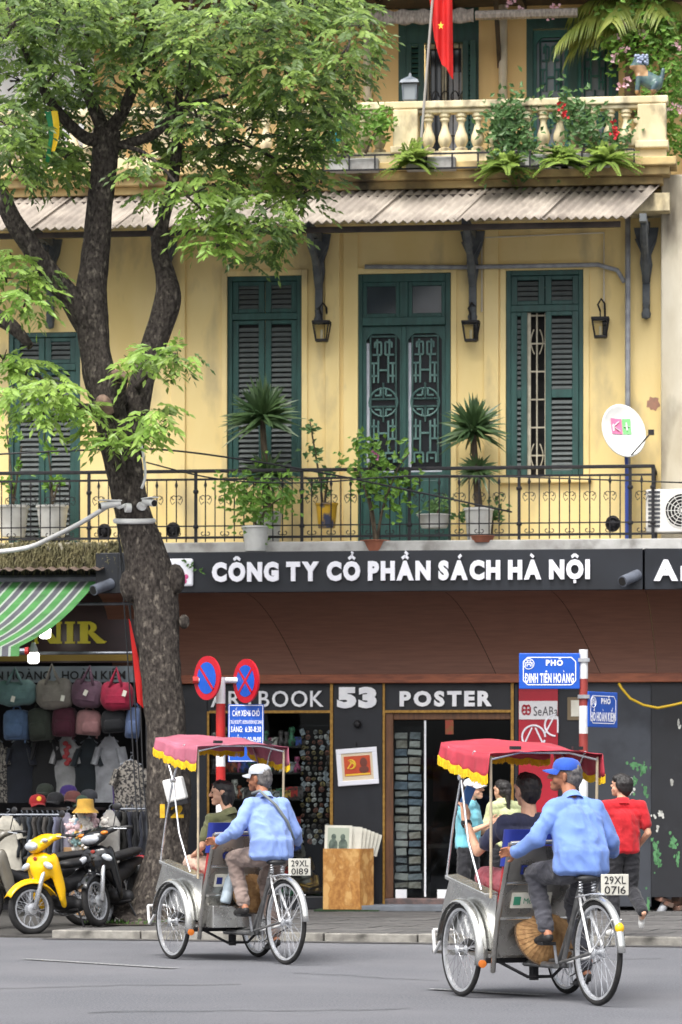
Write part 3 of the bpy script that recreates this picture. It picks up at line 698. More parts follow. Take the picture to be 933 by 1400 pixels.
# ================================================================ ground floor: the bookshop
def loft(rings, n=14, cap=True):
    """closed skin through flat ellipses: (centre, (ax,ay) [, normal axis frame])"""
    b = B(); vs = []; fs = []
    for r_ in rings:
        c, a = V(r_[0]), r_[1]; e = r_[2] if len(r_) > 2 else 1.0; M = r_[3] if len(r_) > 3 else None
        for j in range(n):
            t = 2 * PI * j / n; ct, st = math.cos(t), math.sin(t)
            q = V((a[0] * math.copysign(abs(ct) ** e, ct), a[1] * math.copysign(abs(st) ** e, st), 0))
            vs.append((M @ q if M is not None else q) + c)
    m = len(rings)
    for i in range(m - 1):
        for j in range(n): fs.append((i * n + j, i * n + (j + 1) % n, (i + 1) * n + (j + 1) % n, (i + 1) * n + j))
    if cap: fs.append(tuple(reversed(range(n)))); fs.append(tuple(range((m - 1) * n, m * n)))
    return b.add(vs, fs)
m_navy = mat('navy_panel', (24, 27, 35), (18, 20, 27), scale=3, rough=.45, rvar=.1)
m_fasc = mat('fascia_black', (30, 34, 42), (22, 25, 32), scale=2, rough=.4)
m_lets = mat('white_letter', (238, 238, 246), None, rough=.35)
m_wood = mat('brown_soffit', (118, 80, 64), (106, 71, 57), scale=6, rough=.55, stretch=(.5, 1, 9), rand=.06, detail=8)
m_trim = mat('orange_wood', (150, 84, 54), (116, 62, 40), scale=7, rough=.5, stretch=(.6, 4, 4))
m_gold = mat('gold_trim', (176, 136, 66), (140, 104, 48), scale=20, rough=.4, metal=.5)
DFS = -1.3
fas = thing('shop_fascia', 'long black fascia sign with white company name above the bookshop', 'sign', F(500, 808, DFS), W=FM)
fx0 = fp(131, 780, DFS)[0]; fx1 = fp(879, 780, DFS)[0]; fz1 = fp(600, 752, DFS)[1]; fz0 = fp(600, 808, DFS)[1]
k = B(); k.bx(fx0, fx1, DFS, -.1, fz0, fz1); k.build('sign_board', m_fasc, fas, W=FM, bevel=.006)
k = B(); k.bx(fx0 + .27, fx0 + .275, DFS - .003, DFS + .01, fz0 + .005, fz1 - .005); k.build('panel_joint', m_dark, fas, W=FM)
a = fp(291, 793, DFS)[0]; b = fp(807, 793, DFS)[0]; zb_, zt_ = fp(540, 794, DFS)[1], fp(540, 766, DFS)[1]
letters('CÔNG TY CỔ PHẦN SÁCH HÀ NỘI', a, b, zb_, zt_, DFS - .035, m_lets, fas, FM, bold=.064, ext=.09, gap=.09, space=.3, acc=.12)
ix0, ix1 = fp(226, 780, DFS)[0], fp(265, 780, DFS)[0]; iz1, iz0 = fp(246, 764, DFS)[1], fp(246, 802, DFS)[1]
k = B(); k.bx(ix0, ix1, DFS - .05, DFS - .002, iz0, iz1); k.build('logo_tile', m_lets, fas, W=FM, bevel=.035)
m_pink = mat('logo_pink_ink', (206, 84, 140), None, rough=.5)
k = B()
for q in range(5):
    an = q * 1.257 + .3; c = V((ix1 - .13, DFS - .053, iz0 + .1)); k.ell(c + V((.05 * math.cos(an), 0, .05 * math.sin(an))), (.03, .004, .03), 8)
k.build('logo_flower', m_pink, fas, W=FM)
k = B(); c = V((ix1 + .01, DFS - .06, iz1 - .06))
for q in range(14): 
    d = V((rnd.uniform(-1, 1), -.2, rnd.uniform(-1, .5))); k.leaf(c + V((-.12 + q * .018, 0, .04 - q * .012)), d, (0, -1, 0), .06, .025)
m_weed = mat('weed_green', (88, 128, 52), (60, 96, 40), scale=9, rough=.6, trans=.2)
tag(k.build('ivy_sprig', m_weed, W=FM, recenter=True), 'small green sprig creeping over the white logo tile', 'plant')
# camera-like lamp tubes at both ends
m_lamp = mat('grey_lamp', (104, 110, 122), (84, 88, 98), scale=8, rough=.5)
def tube_lamp(px, py, label, L=.26):
    p = F(px, py, DFS - .02); t = thing('spot_tube', label, 'lamp', p, W=FM)
    dr = V((-.45, -.85, -.28)).normalized(); q = p + dr * L
    k = B(); k.tube([p + V((.05, .03, .02)), q], .065, 14); k.build('barrel', m_lamp, t, W=FM, smooth=50)
    k = B(); k.tube([q + dr * .001, q + dr * .004], .052, 14); k.build('lens', m_dark, t, W=FM)
tube_lamp(866, 788, 'grey tube lamp at the right end of the black fascia')
tube_lamp(146, 800, 'grey tube lamp at the left end of the black fascia by the awning')
# the next sign, turning the corner
nx0 = fp(882, 780, DFS)[0]; ns = thing('corner_fascia', 'black sign with white letters cut by the right edge', 'sign', (nx0, DFS, fz0), W=FM)
FM2 = FM @ Matrix.Translation((nx0, DFS, 0)) @ Matrix.Rotation(R(9), 4, 'Z')
k = B(); k.bx(0, 2.4, 0, .9, fz0, fz1); k.build('sign_board', m_fasc, ns, W=FM2, bevel=.006)
letters('Art', .1, .75, fz0 + .1, fz0 + .36, -.03, m_lets, ns, FM2, bold=.05, ext=.06)

shop = thing('bookshop', 'dark navy bookshop front with glass window and door under the fascia', 'shop', F(490, 1246, -.15), W=FM)
DS = -.15
# curved timber soffit, panel by panel, the joints slanting
sx = [fp(p, 808, DFS)[0] for p in (131, 334, 606, 752, 882, 975)]
zs0, zs1 = fz0 - .002, fp(600, 924, DS)[1]
for i in range(len(sx) - 1):
    P = []
    for j in range(11):
        t_ = j / 10; y = DFS + .02 + (DS - DFS - .1) * (math.sin(t_ * PI / 2)); z = zs0 + (zs1 - zs0) * (1 - math.cos(t_ * PI / 2)); sh = .55 * t_ ** 1.3
        sh0 = (0, 1, 1, 1, .2)[i] * sh; sh1 = (1, 1, 1, .2, 0)[i] * sh
        P.append([V((sx[i] + .004 + sh0 + (sx[i + 1] - sx[i] - .008 + sh1 - sh0) * q / 4, y, z)) for q in range(5)])
    B().grid(P).build('soffit_panel', m_wood, shop, W=FM, smooth=True)
    B().grid([[p_ + V((0, .03, .02)) for p_ in r_] for r_ in P]).build('soffit_backing', m_dark, shop, W=FM)
zt0, zt1 = fp(600, 934, DS)[1], fp(600, 922, DS)[1]; x_l, x_r = fp(245, 930, DS)[0], fp(975, 930, DS)[0]
k = B(); k.bx(x_l, x_r, DS - .12, DS + .05, zt0, zt1); k.build('timber_lintel', m_trim, shop, W=FM, bevel=.008)
def X(px, d=DS): return fp(px, 1000, d)[0]
def Z(py, d=DS): return fp(560, py, d)[1]
zG = PZ
for a, b, e in ((245, 284, .02), (456, 524, .03), (703, 709, .02)): B().bx(X(a), X(b), DS - e, DS + .3, zG, zt0 - .002).build('pillar', m_navy, shop, W=FM, bevel=.01)
k = B(); k.bx(X(284), X(456), DS, DS + .12, Z(972), zt0 - .002); k.bx(X(524), X(703), DS, DS + .12, Z(972), zt0 - .002); k.build('header_board', m_navy, shop, W=FM)
k = B(); k.bx(X(284), X(456), DS - .04, DS + .3, zG, Z(1226)); k.build('window_plinth', m_navy, shop, W=FM, bevel=.01)
m_stone = mat('pinkish_stone', (122, 100, 96), (92, 84, 84), scale=14, rough=.9, bump=.6, bscale=30)
k = B(); k.bx(X(524), X(703), DS - .02, DS + .25, zG, Z(1228)); k.build('door_threshold', m_stone, shop, W=FM, bevel=.015)
k = B()
for a, b, c, d in ((284, 287, 972, 1226), (452, 456, 934, 1226), (524, 527, 934, 1240), (699, 703, 934, 1228)): k.bx(X(a), X(b), DS - .045, DS - .032, Z(d), Z(c))
for a, b in ((287, 452), (527, 699)): k.bx(X(a), X(b), DS - .045, DS - .005, Z(974.5), Z(971))
k.build('gold_strip', m_gold, shop, W=FM)
m_chrome_l = mat('silver_letter', (248, 248, 250), (232, 232, 238), scale=6, rough=.3)
letters('ARTBOOK', X(289), X(443), Z(966), Z(943), DS - .025, m_chrome_l, shop, FM, bold=.01, ext=.05, gap=.13)
letters('53', X(462), X(516), Z(968), Z(938), DS - .055, m_chrome_l, shop, FM, bold=.075, ext=.05, gap=.06)
letters('POSTER', X(547), X(673), Z(966), Z(944), DS - .025, m_chrome_l, shop, FM, bold=.05, ext=.05, gap=.13)
# room behind the glass
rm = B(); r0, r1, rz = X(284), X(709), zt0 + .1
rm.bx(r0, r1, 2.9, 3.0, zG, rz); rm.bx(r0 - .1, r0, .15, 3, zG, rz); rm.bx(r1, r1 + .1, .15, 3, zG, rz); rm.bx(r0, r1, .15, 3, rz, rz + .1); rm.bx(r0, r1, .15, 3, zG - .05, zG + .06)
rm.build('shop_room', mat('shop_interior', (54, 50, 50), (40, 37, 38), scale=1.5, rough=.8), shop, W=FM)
m_gls = glass('shop_glass', (232, 236, 236), .03)
k = B(); k.bx(X(287), X(452), DS + .02, DS + .03, Z(1226), Z(974)); k.build('window_glass', m_gls, shop, W=FM)
dw = mat('door_wood', (110, 72, 44), (84, 54, 34), scale=8, rough=.5, stretch=(4, 4, .6))
k = B(); k.bx(X(527), X(538), DS - .02, DS + .06, Z(1228), Z(974)); k.bx(X(538), X(699), DS - .0, DS + .06, Z(984), Z(974)); k.build('door_frame', dw, shop, W=FM, bevel=.008)
do = B().bx(X(582), X(699), DS + .03, DS + .04, Z(1226), Z(985)).build('glass_door', m_gls, shop, W=FM)
k = B(); k.bx(X(538), X(580), DS + .03, DS + .04, Z(1226), Z(985)); k.build('side_light', m_gls, shop, W=FM)
k = B(); k.bx(X(580), X(582.5), DS + .02, DS + .05, Z(1226), Z(985)); k.bx(X(541), X(556), DS + .01, DS + .06, Z(1228), Z(1216)); k.bx(X(598), X(612), DS + .01, DS + .06, Z(1228), Z(1216)); k.build('door_fitting', m_chrome_l, do, W=FM)
k = B(); k.bx(X(609), X(620), DS + .012, DS + .022, Z(1004), Z(980)); k.build('door_card', mat('red_card', (150, 52, 40), (120, 84, 40), scale=20, rough=.6), do, W=FM)
# grey step
k = B(); k.bx(X(495, -.6), X(612, -.6), -.75, DS - .05, PZ, PZ + .07); tag(k.build('door_step', mat('bluish_step', (118, 124, 132), (98, 102, 108), scale=5, rough=.8), W=FM, bevel=.01, recenter=True), 'low blue-grey step in front of the glass door', 'step')
# framed poster on the pillar (hung a little crooked)
fc = F(489, 1048, DS - .06); t = thing('framed_poster', 'orange propaganda poster in a white frame on the navy pillar', 'poster', fc, W=FM)
tm = FM @ Matrix.Translation(fc) @ Matrix.Rotation(R(-4), 4, 'Y')
k = B(); fw, fh = .25, .225
for q in ((-fw, fw, fh - .06, fh), (-fw, fw, -fh, -fh + .06), (-fw, -fw + .06, -fh + .06, fh - .06), (fw - .06, fw, -fh + .06, fh - .06)): k.bx(q[0], q[1], -.02, .012, q[2], q[3])
k.build('frame', m_lets, t, W=tm, bevel=.006)
k = B(); k.bx(-fw + .06, fw - .06, -.006, .01, -fh + .06, fh - .06); k.build('mount', mat('mount_paper', (222, 206, 178), None), t, W=tm)
k = B(); k.bx(-.16, .16, -.012, -.006, -.11, .13); k.build('print', mat('orange_print', (206, 84, 42), (188, 66, 36), scale=6, rough=.6), t, W=tm)
m_yl = mat('poster_yellow', (240, 196, 60), None, rough=.6)
k = B(); k.tube([(-.08 + .055 * math.cos(a_ * .5 - 1.9), -.015, .03 + .055 * math.sin(a_ * .5 - 1.9)) for a_ in range(9)], [.004, .008, .012, .014, .014, .013, .011, .008, .003], 5); k.beam((-.12, -.016, -.02), (-.06, -.016, .06), .014, .006, up=(0, 1, 0)); k.beam((-.085, -.016, .07), (-.035, -.016, .035), .02, .006, up=(0, 1, 0)); k.build('emblem', m_yl, t, W=tm)
k = B(); k.ell((.08, -.014, .045), (.045, .004, .06), 12); k.ell((.08, -.014, -.04), (.06, .004, .045), 12); k.build('head_silhouette', mat('poster_brown', (112, 56, 44), None, rough=.6), t, W=tm)
k = B(); k.bx(-.15, .15, -.0135, -.012, -.105, -.085); k.build('caption_band', m_yl, t, W=tm)
k = B(); k.tube([(0, 0, fh), (0, .02, fh + .07)], .01, 6); k.build('hanger', m_iron, t, W=tm)
k = B(); c = F(489, 990, DS - .09); k.lathe([(0, 0), (.05, .0), (.03, .06), (0, .07)], c, n=12, m=Matrix.Rotation(R(90), 3, 'X')); k.bx(c.x - .03, c.x + .03, c.y, c.y + .06, c.z - .03, c.z + .03)
tag(k.build('pillar_lamp', m_iron, W=FM, recenter=True), 'small black wall lamp under the number 53', 'lamp')
# crate of prints
bc = F(475, 1238, -.75); t = thing('print_crate', 'tall chipboard crate on the pavement below the framed poster', 'crate', (bc.x, bc.y, PZ + .02), W=FM)
m_osb = mat('chipboard', (196, 142, 76), (160, 106, 52), scale=22, rough=.8, detail=3, c3=(214, 168, 104), s3=11, lo3=.5, hi3=.6, stretch=(1, 1, .7))
hz = .73; cx0, cx1 = bc.x - .29, bc.x + .29
for q in ((cx0, cx1 - .14, bc.y - .02, bc.y), (cx0, cx1 - .14, bc.y + .4, bc.y + .42)):
    B().bx(q[0], q[1], q[2], q[3], PZ + .02, PZ + .02 + hz).build('board', m_osb, t, W=FM, bevel=.004)
for q in ((cx0 + .0, cx0 + .02), (cx1 - .16, cx1 - .14)): B().bx(q[0], q[1], bc.y + .002, bc.y + .398, PZ + .022, PZ + .02 + hz - .003).build('board', m_osb, t, W=FM)
B().add([(cx1 - .138, bc.y - .02, PZ + .02), (cx1, bc.y + .2, PZ + .02), (cx1, bc.y + .2, PZ + .02 + hz), (cx1 - .138, bc.y - .02, PZ + .02 + hz)], [(0, 1, 2, 3)]).build('board', m_osb, t, W=FM, solid=.015)
m_paper = mat('print_paper', (226, 224, 212), (206, 202, 188), scale=5, rough=.8)
m_ink = mat('print_ink', (110, 124, 112), (70, 82, 76), scale=16, rough=.8)
for i in range(7):
    x = cx0 + .04 + i * .035; hh = .26 - i * .012; tl = R(1 + i * 2.2)
    wm = FM @ Matrix.Translation((x + .13 if i == 0 else x + .2, bc.y + .06 + i * .04, PZ + hz - .04)) @ Matrix.Rotation(tl, 4, 'Y') @ Matrix.Rotation(R(-6), 4, 'X')
    p_ = thing('art_print', ['front print with two drawn figures in the chipboard crate', 'first pale print behind the drawn figures in the chipboard crate', 'second pale print behind the drawn figures in the chipboard crate', 'middle pale print of the row in the chipboard crate', 'third pale print from the right in the chipboard crate', 'second pale print from the right in the chipboard crate', 'rightmost pale print leaning in the chipboard crate'][i], 'print', group='prints in the crate'); p_.matrix_world = wm; WM[p_] = wm
    B().bx(-.165, .165, -.004, .004, 0, hh + .08).build('sheet', m_paper, p_)
    if i == 0:
        B().bx(-.13, .13, -.0065, -.004, .05, hh + .05).build('picture', mat('print_ground', (170, 178, 160), None), p_)
        k = B()
        for s in (-1, 1): k.ell((s * .055, -.008, .2), (.03, .003, .038), 10); k.ell((s * .06, -.008, .1), (.055, .003, .08), 10)
        k.build('drawn_figures', m_ink, p_)
k = B(); k.bx(cx0 - .1, cx1 + .1, bc.y - .12, bc.y + .45, PZ + .001, PZ + .018); tag(k.build('door_mat', mat('green_turf_mat', (52, 74, 48), (38, 56, 36), scale=60, rough=1, bump=.8), W=FM, recenter=True), 'thin green turf mat under the chipboard crate', 'mat')
# goods in the window
tr = B().ell((0, 0, 0), (.028, .02, .03), 8).mesh('trinket', mat('trinket_silver', (240, 240, 236), (140, 132, 126), scale=30, rough=.5, rand=.5))
trs = [tr, tr] + [B().ell((0, 0, 0), (.03, .02, .026), 8).mesh('trinket', mat('trinket_%d' % i, c, (60, 54, 50), scale=26, rough=.5)) for i, c in enumerate(((214, 190, 120), (120, 110, 104), (200, 120, 96)))] + [B().bx(-.025, .025, -.01, .01, -.03, .03).mesh('trinket', mat('trinket_card', (206, 210, 214), (120, 130, 140), scale=40, rough=.5))]
rk = thing('keyring_rack', 'rack of hanging silver keyrings at the right of the shop window', 'rack', (X(433, .1), .1, Z(1226)), W=FM)
k = B()
for i in range(5): k.tube([(X(414 + i * 8.5, .1), .1, Z(1160)), (X(414 + i * 8.5, .1), .1, Z(990))], .005, 4)
k.bx(X(410, .1), X(452, .1), .09, .11, Z(992), Z(990)); k.build('rack_wire', m_iron, rk, W=FM)
for i in range(5):
    for j in range(22):
        o = put('trinket', rnd.choice(trs), rk, W=FM); o.location = (X(414 + i * 8.5, .1) + rnd.uniform(-.02, .02), .09, Z(1000 + j * 7.2)); o.rotation_euler = (0, rnd.uniform(-1, 1), 0); s = rnd.uniform(.6, 1.25); o.scale = (s, 1, s * rnd.uniform(.8, 1.3))
cols = [(206, 60, 54), (70, 96, 180), (226, 184, 84), (190, 190, 190), (84, 150, 110), (232, 224, 212), (180, 96, 58), (110, 100, 100), (206, 96, 140)]
tm_ = [mat('souvenir_%d' % i, c, (60, 54, 50), scale=24, rough=.5, lo=.45, hi=.6) for i, c in enumerate(cols)]
shm = mat('shelf_board', (66, 58, 54), (48, 42, 40), scale=5, rough=.6)
doll = [B().lathe([(0, 0), (.045, 0), (.05, .05), (.03, .1), (.02, .12), (.035, .15), (.03, .19), (0, .2)], n=9).mesh('souvenir', m_, smooth=True) for m_ in tm_]
disc = [B().bx(-.06, .06, -.015, .015, 0, .12).mesh('souvenir', m_) for m_ in tm_]
sh = thing('souvenir_shelf', 'dim shelves packed with small colourful souvenirs inside the bookshop window', 'shelf', (X(350, .1), .1, zG), W=FM)
for j, py in enumerate((1020, 1056, 1092, 1128, 1164, 1198, 1228)):
    B().bx(X(288, .0), X(412, .0), -.04, .3, Z(py, .0) - .02, Z(py, .0)).build('shelf_board', shm, sh, W=FM)
    for i in range(17):
        o = put('souvenir', rnd.choice(doll + disc), sh, W=FM); o.location = (X(292 + i * 7.1, .0), rnd.uniform(-.0, .06), Z(py, .0)); s = rnd.uniform(.8, 1.25); o.scale = (s, s, s)
def buddha(px, py, label, mt, s):
    p = F(px, py, .12); m_ = FM @ Matrix.Translation(p) @ Matrix.Scale(s, 4)
    t = thing('buddha_figure', label, 'figurine', p, W=FM, group='figurines in the window')
    b_ = lump([((-.12, 0, .06), (.08, .07, .06), (.12, 0, .06), (.08, .07, .06)), ((0, 0, .1), (.12, .09, .1), (0, 0, .28), (.09, .07, .06)), ((-.11, -.02, .26), .035, (-.14, -.06, .14), .03), ((.11, -.02, .26), .035, (.14, -.06, .14), .03), ((-.14, -.06, .14), .03, (0, -.1, .1), .028), ((.14, -.06, .14), .03, (0, -.1, .1), .028),
             ((0, -.01, .36), .04, (0, -.01, .45), (.066, .066, .08)), ((-.06, -.01, .42), .018, (-.06, -.01, .37), .014), ((.06, -.01, .42), .018, (.06, -.01, .37), .014), ((0, 0, .52), .035, (0, 0, .54), .03), ((0, -.07, .45), .012, (0, -.078, .43), .014)], .012, 2)
    setmats(b_, [mt]); put('body', b_, t, W=m_)
buddha(410, 1212, 'grey stone seated figure in the bottom of the bookshop window', mat('stone_figure', (170, 166, 156), (130, 126, 118), scale=12, rough=.8), 1.0)
buddha(424, 1222, 'gilded seated figure in the bottom of the bookshop window', mat('gilt_figure', (176, 136, 60), (120, 90, 40), scale=10, rough=.35, metal=.6), .8)
# postcard column behind the side light
ck = thing('postcard_rack', 'tall rack of grey and white postcards beside the glass door', 'rack', (X(558, .1), .1, zG), W=FM)
k = B(); k.bx(X(539, .1), X(577, .1), .16, .19, Z(1222), Z(992)); k.build('rack_back', m_iron, ck, W=FM)
cmats = [mat('card_%d' % i, c, c2, scale=18, rough=.7) for i, (c, c2) in enumerate((((232, 230, 224), (196, 190, 182)), ((186, 192, 196), (140, 146, 150)), ((214, 206, 192), (164, 152, 138)), ((244, 242, 236), (220, 216, 208)), ((160, 176, 192), (120, 132, 146))))]
cme = [B().bx(-.085, .085, -.025, .02, -.05, .05).mesh('postcard_pack', m_) for m_ in cmats]
for j in range(19):
    for i in range(2):
        o = put('postcard_pack', rnd.choice(cme), ck, W=FM); o.location = (X(549 + i * 18.5, .1), .12, Z(1006 + j * 11.4)); o.location.y += rnd.uniform(-.035, .03); o.rotation_euler = (R(-14 + rnd.uniform(-6, 6)), rnd.uniform(-.09, .09), rnd.uniform(-.2, .2)); o.scale = (rnd.uniform(.72, 1.0), 1, rnd.uniform(.55, .95))
# inside: a desk, a picture
t = thing('shop_desk', 'low dark desk inside the glass door', 'desk', (X(600, 1.2), 1.2, zG), W=FM)
B().bx(X(578, 1.2), X(690, 1.2), 1.0, 1.6, .82, .87).build('desk_top', shm, t, W=FM)
for px in (582, 686): B().bx(X(px, 1.2) - .03, X(px, 1.2) + .03, 1.05, 1.55, zG + .06, .82).build('leg', shm, t, W=FM)
k = B(); k.bx(X(592, 2.8), X(650, 2.8), 2.82, 2.86, 1.4, 2.0); tag(k.build('wall_picture', mat('dim_picture', (120, 70, 60), (70, 60, 70), scale=3, rough=.7), W=FM, recenter=True), 'reddish picture on the wall deep inside the bookshop', 'picture')

# ---------------------------------------------------------------- to the right of the bookshop
m_red = mat('bank_red', (176, 20, 44), (160, 16, 38), scale=3, rough=.45)
bk = thing('bank_panel', 'red bank advertising panel with white strip beside the glass door', 'sign', F(735, 1246, DS), W=FM)
B().bx(X(709.5), X(763), DS - .01, DS + .1, zG, zt0 - .003).build('panel', m_red, bk, W=FM)
B().bx(X(710), X(762.5), DS - .018, DS - .01, Z(984), Z(959)).build('white_strip', mat('strip_white', (214, 212, 214), None, rough=.5), bk, W=FM)
letters('SeABa', X(730), X(763), Z(979), Z(966), DS - .022, mat('grey_ink', (70, 66, 72), None), bk, FM, bold=.0, ext=.01)
k = B(); c = V((X(720), DS - .022, Z(971)))
for s in (-1, 1): k.tube([c + V((.045 * math.cos(a_ * PI / 6) * .55 + s * .025, 0, .06 * math.sin(a_ * PI / 6))) for a_ in range(12)], .008, 5, closed=True); k.tube([c + V((.05 * math.cos(a_ * PI / 6), 0, .045 * math.sin(a_ * PI / 6) * .55 + s * .025)) for a_ in range(12)], .008, 5, closed=True)
k.build('small_emblem', m_red, bk, W=FM)
k = B()
for cxx, czz, rr in ((730, 1008, .14), (760, 992, .13)):
    c = V((X(cxx), DS - .016, Z(czz)))
    k.tube([c + V((rr * math.cos(a_ * PI / 12), 0, rr * math.sin(a_ * PI / 12))) for a_ in range(24) if c.x + rr * math.cos(a_ * PI / 12) < X(763)], .012, 5)
    for s in (-1, 1): k.tube([c + V((s * .02 + min(s * .1 * q / 5, X(763) - c.x - s * .02), 0, rr * .8 - rr * 1.5 * q / 5)) for q in range(6)], .011, 5)
k.build('large_emblem', m_lets, bk, W=FM)
B().bx(X(763), X(800), DS + .02, DS + .12, zG, zt0 - .003).build('dark_wall', m_navy, shop, W=FM)
t = thing('notice_frame', 'small framed paper notice on the dark wall behind the street sign', 'notice', F(783, 990, DS), W=FM)
B().bx(X(776), X(794), DS - .0, DS + .018, Z(985), Z(954)).build('frame', mat('tan_frame', (116, 100, 76), None), t, W=FM)
B().bx(X(781), X(793), DS - .006, DS - .001, Z(980), Z(958)).build('paper', m_paper, t, W=FM)
m_gdoor = mat('grey_hoarding', (58, 62, 70), (48, 51, 58), scale=2, rough=.6, c3=(40, 43, 50), s3=3)
m_bdoor = mat('black_hoarding', (30, 32, 38), (24, 25, 30), scale=2.4, rough=.55, c3=(44, 46, 52), s3=5, lo3=.6, hi3=.8)
hd = thing('hoarding', 'dark boarded hoarding with peeled green patches at the right', 'hoarding', F(870, 1246, DS), W=FM)
B().bx(X(800), X(890.5), DS - .03, DS + .08, Z(1238), zt0 - .003).build('grey_board', m_gdoor, hd, W=FM)
B().bx(X(891), X(975), DS - .05, DS + .06, Z(1225), zt0 - .003).build('black_board', m_bdoor, hd, W=FM)
B().bx(X(800), X(975), DS + .4, DS + .5, zG, zt0).build('back_board', m_dark, hd, W=FM)
m_peel = mat('peeled_green', (92, 146, 96), (70, 118, 78), scale=20, rough=.8)
def blotch(px, py, w_, h_, mt, n=26, seed=1, d=DS - .052):
    q = random.Random(seed); c = F(px, py, d); k = B()
    rr = [.7 + .75 * noise.noise(V((2.2 * math.cos(2 * PI * i / n), 2.2 * math.sin(2 * PI * i / n), seed * 5.3))) + .12 * q.random() for i in range(n)]
    vs = [c] + [c + V((w_ * rr[i] * math.cos(2 * PI * i / n), 0, h_ * rr[i] * math.sin(2 * PI * i / n))) for i in range(n)]
    for _ in range(5):
        e = c + V((q.gauss(0, w_ * .9), 0, q.gauss(0, h_ * .9))); r_ = q.uniform(.006, .018); k.add([e + V((r_ * math.cos(a), 0, r_ * math.sin(a) * 1.4)) for a in (0, 1, 2.2, 3, 4.1, 5.2)], [tuple(range(6))])
    k.add(vs, [(0, i + 1, (i + 1) % n + 1) for i in range(n)]); return k
for i, (px, py, w_, h_) in enumerate(((868, 1046, .08, .05), (880, 1052, .05, .09), (868, 1068, .04, .08), (882, 1081, .025, .07), (886, 1240, .03, .12))):
    blotch(px, py, w_, h_, m_peel, seed=i, d=DS - .034).build('peeled_patch', m_peel, hd, W=FM)['kind'] = 'stuff'
for i, (px, py, w_, h_) in enumerate(((898, 1170, .05, .12), (901, 1180, .04, .06), (920, 1152, .05, .08), (927, 1174, .03, .1), (896, 1156, .03, .05))):
    blotch(px, py, w_, h_, m_peel, seed=20 + i).build('peeled_patch', m_peel, hd, W=FM)['kind'] = 'stuff'
m_pw = mat('peeled_white', (196, 196, 190), None, rough=.9)
for i, (px, py, w_, h_, d) in enumerate(((861, 1066, .05, .015, DS - .034), (863, 1083, .05, .02, DS - .034), (903, 1112, .045, .05, DS - .055), (928, 988, .015, .06, DS - .055), (899, 1131, .015, .03, DS - .055), (919, 1069, .015, .02, DS - .055))):
    blotch(px, py, w_, h_, m_pw, seed=40 + i, d=d).build('peeled_patch', m_pw, hd, W=FM)['kind'] = 'stuff'
# rubble and a pipe in the gap beneath
k = B(); k.tube([F(902, 1250, -.2), F(917, 1222, .1)], .05, 10); tag(k.build('drain_pipe', m_cond, W=FM, smooth=True, recenter=True), 'grey plastic pipe leaning in the gap under the black board', 'pipe')
m_brk2 = mat('rubble', (140, 100, 84), (106, 92, 84), scale=9, rough=.95, rand=.25)
for i in range(9):
    p = F(898 + rnd.uniform(0, 40), 1246, -.08 + .14 * (i // 3) + rnd.uniform(-.02, .02)); k = B(); k.box((p.x, p.y, PZ + .03 + (i % 3) * .05), (rnd.uniform(.1, .24), .12, .06), Matrix.Rotation(rnd.uniform(-.5, .5), 3, 'Y') @ Matrix.Rotation(rnd.uniform(-1, 1), 3, 'Z'))
    tag(k.build('rubble_brick', m_brk2, W=FM, bevel=.01, recenter=True), ['lowest', 'middle', 'topmost'][i % 3] + ' broken brick ' + ['nearest the street', 'midway back', 'deepest'][i // 3] + ' in the gap under the black board', 'brick', group='bricks under the board')
k = B(); pts = [F(846, 934, -.4), F(850, 941, -.4), F(862, 955, -.4), F(880, 964, -.4), F(900, 968, -.4), F(920, 964, -.4), F(945, 958, -.4)]
k.tube(pts, .016, 6); tag(k.build('yellow_hose', mat('yellow_hose', (206, 168, 30), None, rough=.5), W=FM, smooth=True, recenter=True), 'yellow cable looping below the timber lintel at the right', 'cable')

# ================================================================ street signs on poles
m_pw_ = mat('pole_white', (226, 226, 226), (206, 206, 206), scale=8, rough=.4)
m_pr_ = mat('pole_red', (186, 38, 34), (166, 32, 30), scale=8, rough=.4)
m_pr2 = mat('pole_dull_red', (146, 56, 50), (128, 46, 42), scale=8, rough=.5)
m_blue = mat('sign_blue', (20, 84, 186), (18, 76, 172), scale=4, rough=.35)
m_sred = mat('sign_red', (186, 20, 40), (172, 18, 36), scale=4, rough=.35)
def pole(t, x, y, r, bands):
    for i, (z0, z1, m_) in enumerate(bands): B().tube([(x, y, z0), (x, y, z1)], r, 16).build('pole_band', m_, t, W=I4, smooth=50)
YP = 37.0
p = at(798, 888, YP); t = thing('street_name_post', 'red and white post with two blue street name plates', 'street sign', (p.x, YP, PZ))
def zz(py, Y=YP): return EYE + (HOR - py) * Y / FPX
bz = [(zz(928), zz(888), m_pw_), (zz(965), zz(928), m_pr2), (zz(1003), zz(965), m_pw_), (zz(1040), zz(1003), m_pr2), (zz(1100), zz(1040), m_pw_), (zz(1140), zz(1100), m_pr2), (PZ, zz(1140), m_pw_)]
pole(t, p.x, YP, .047, bz)
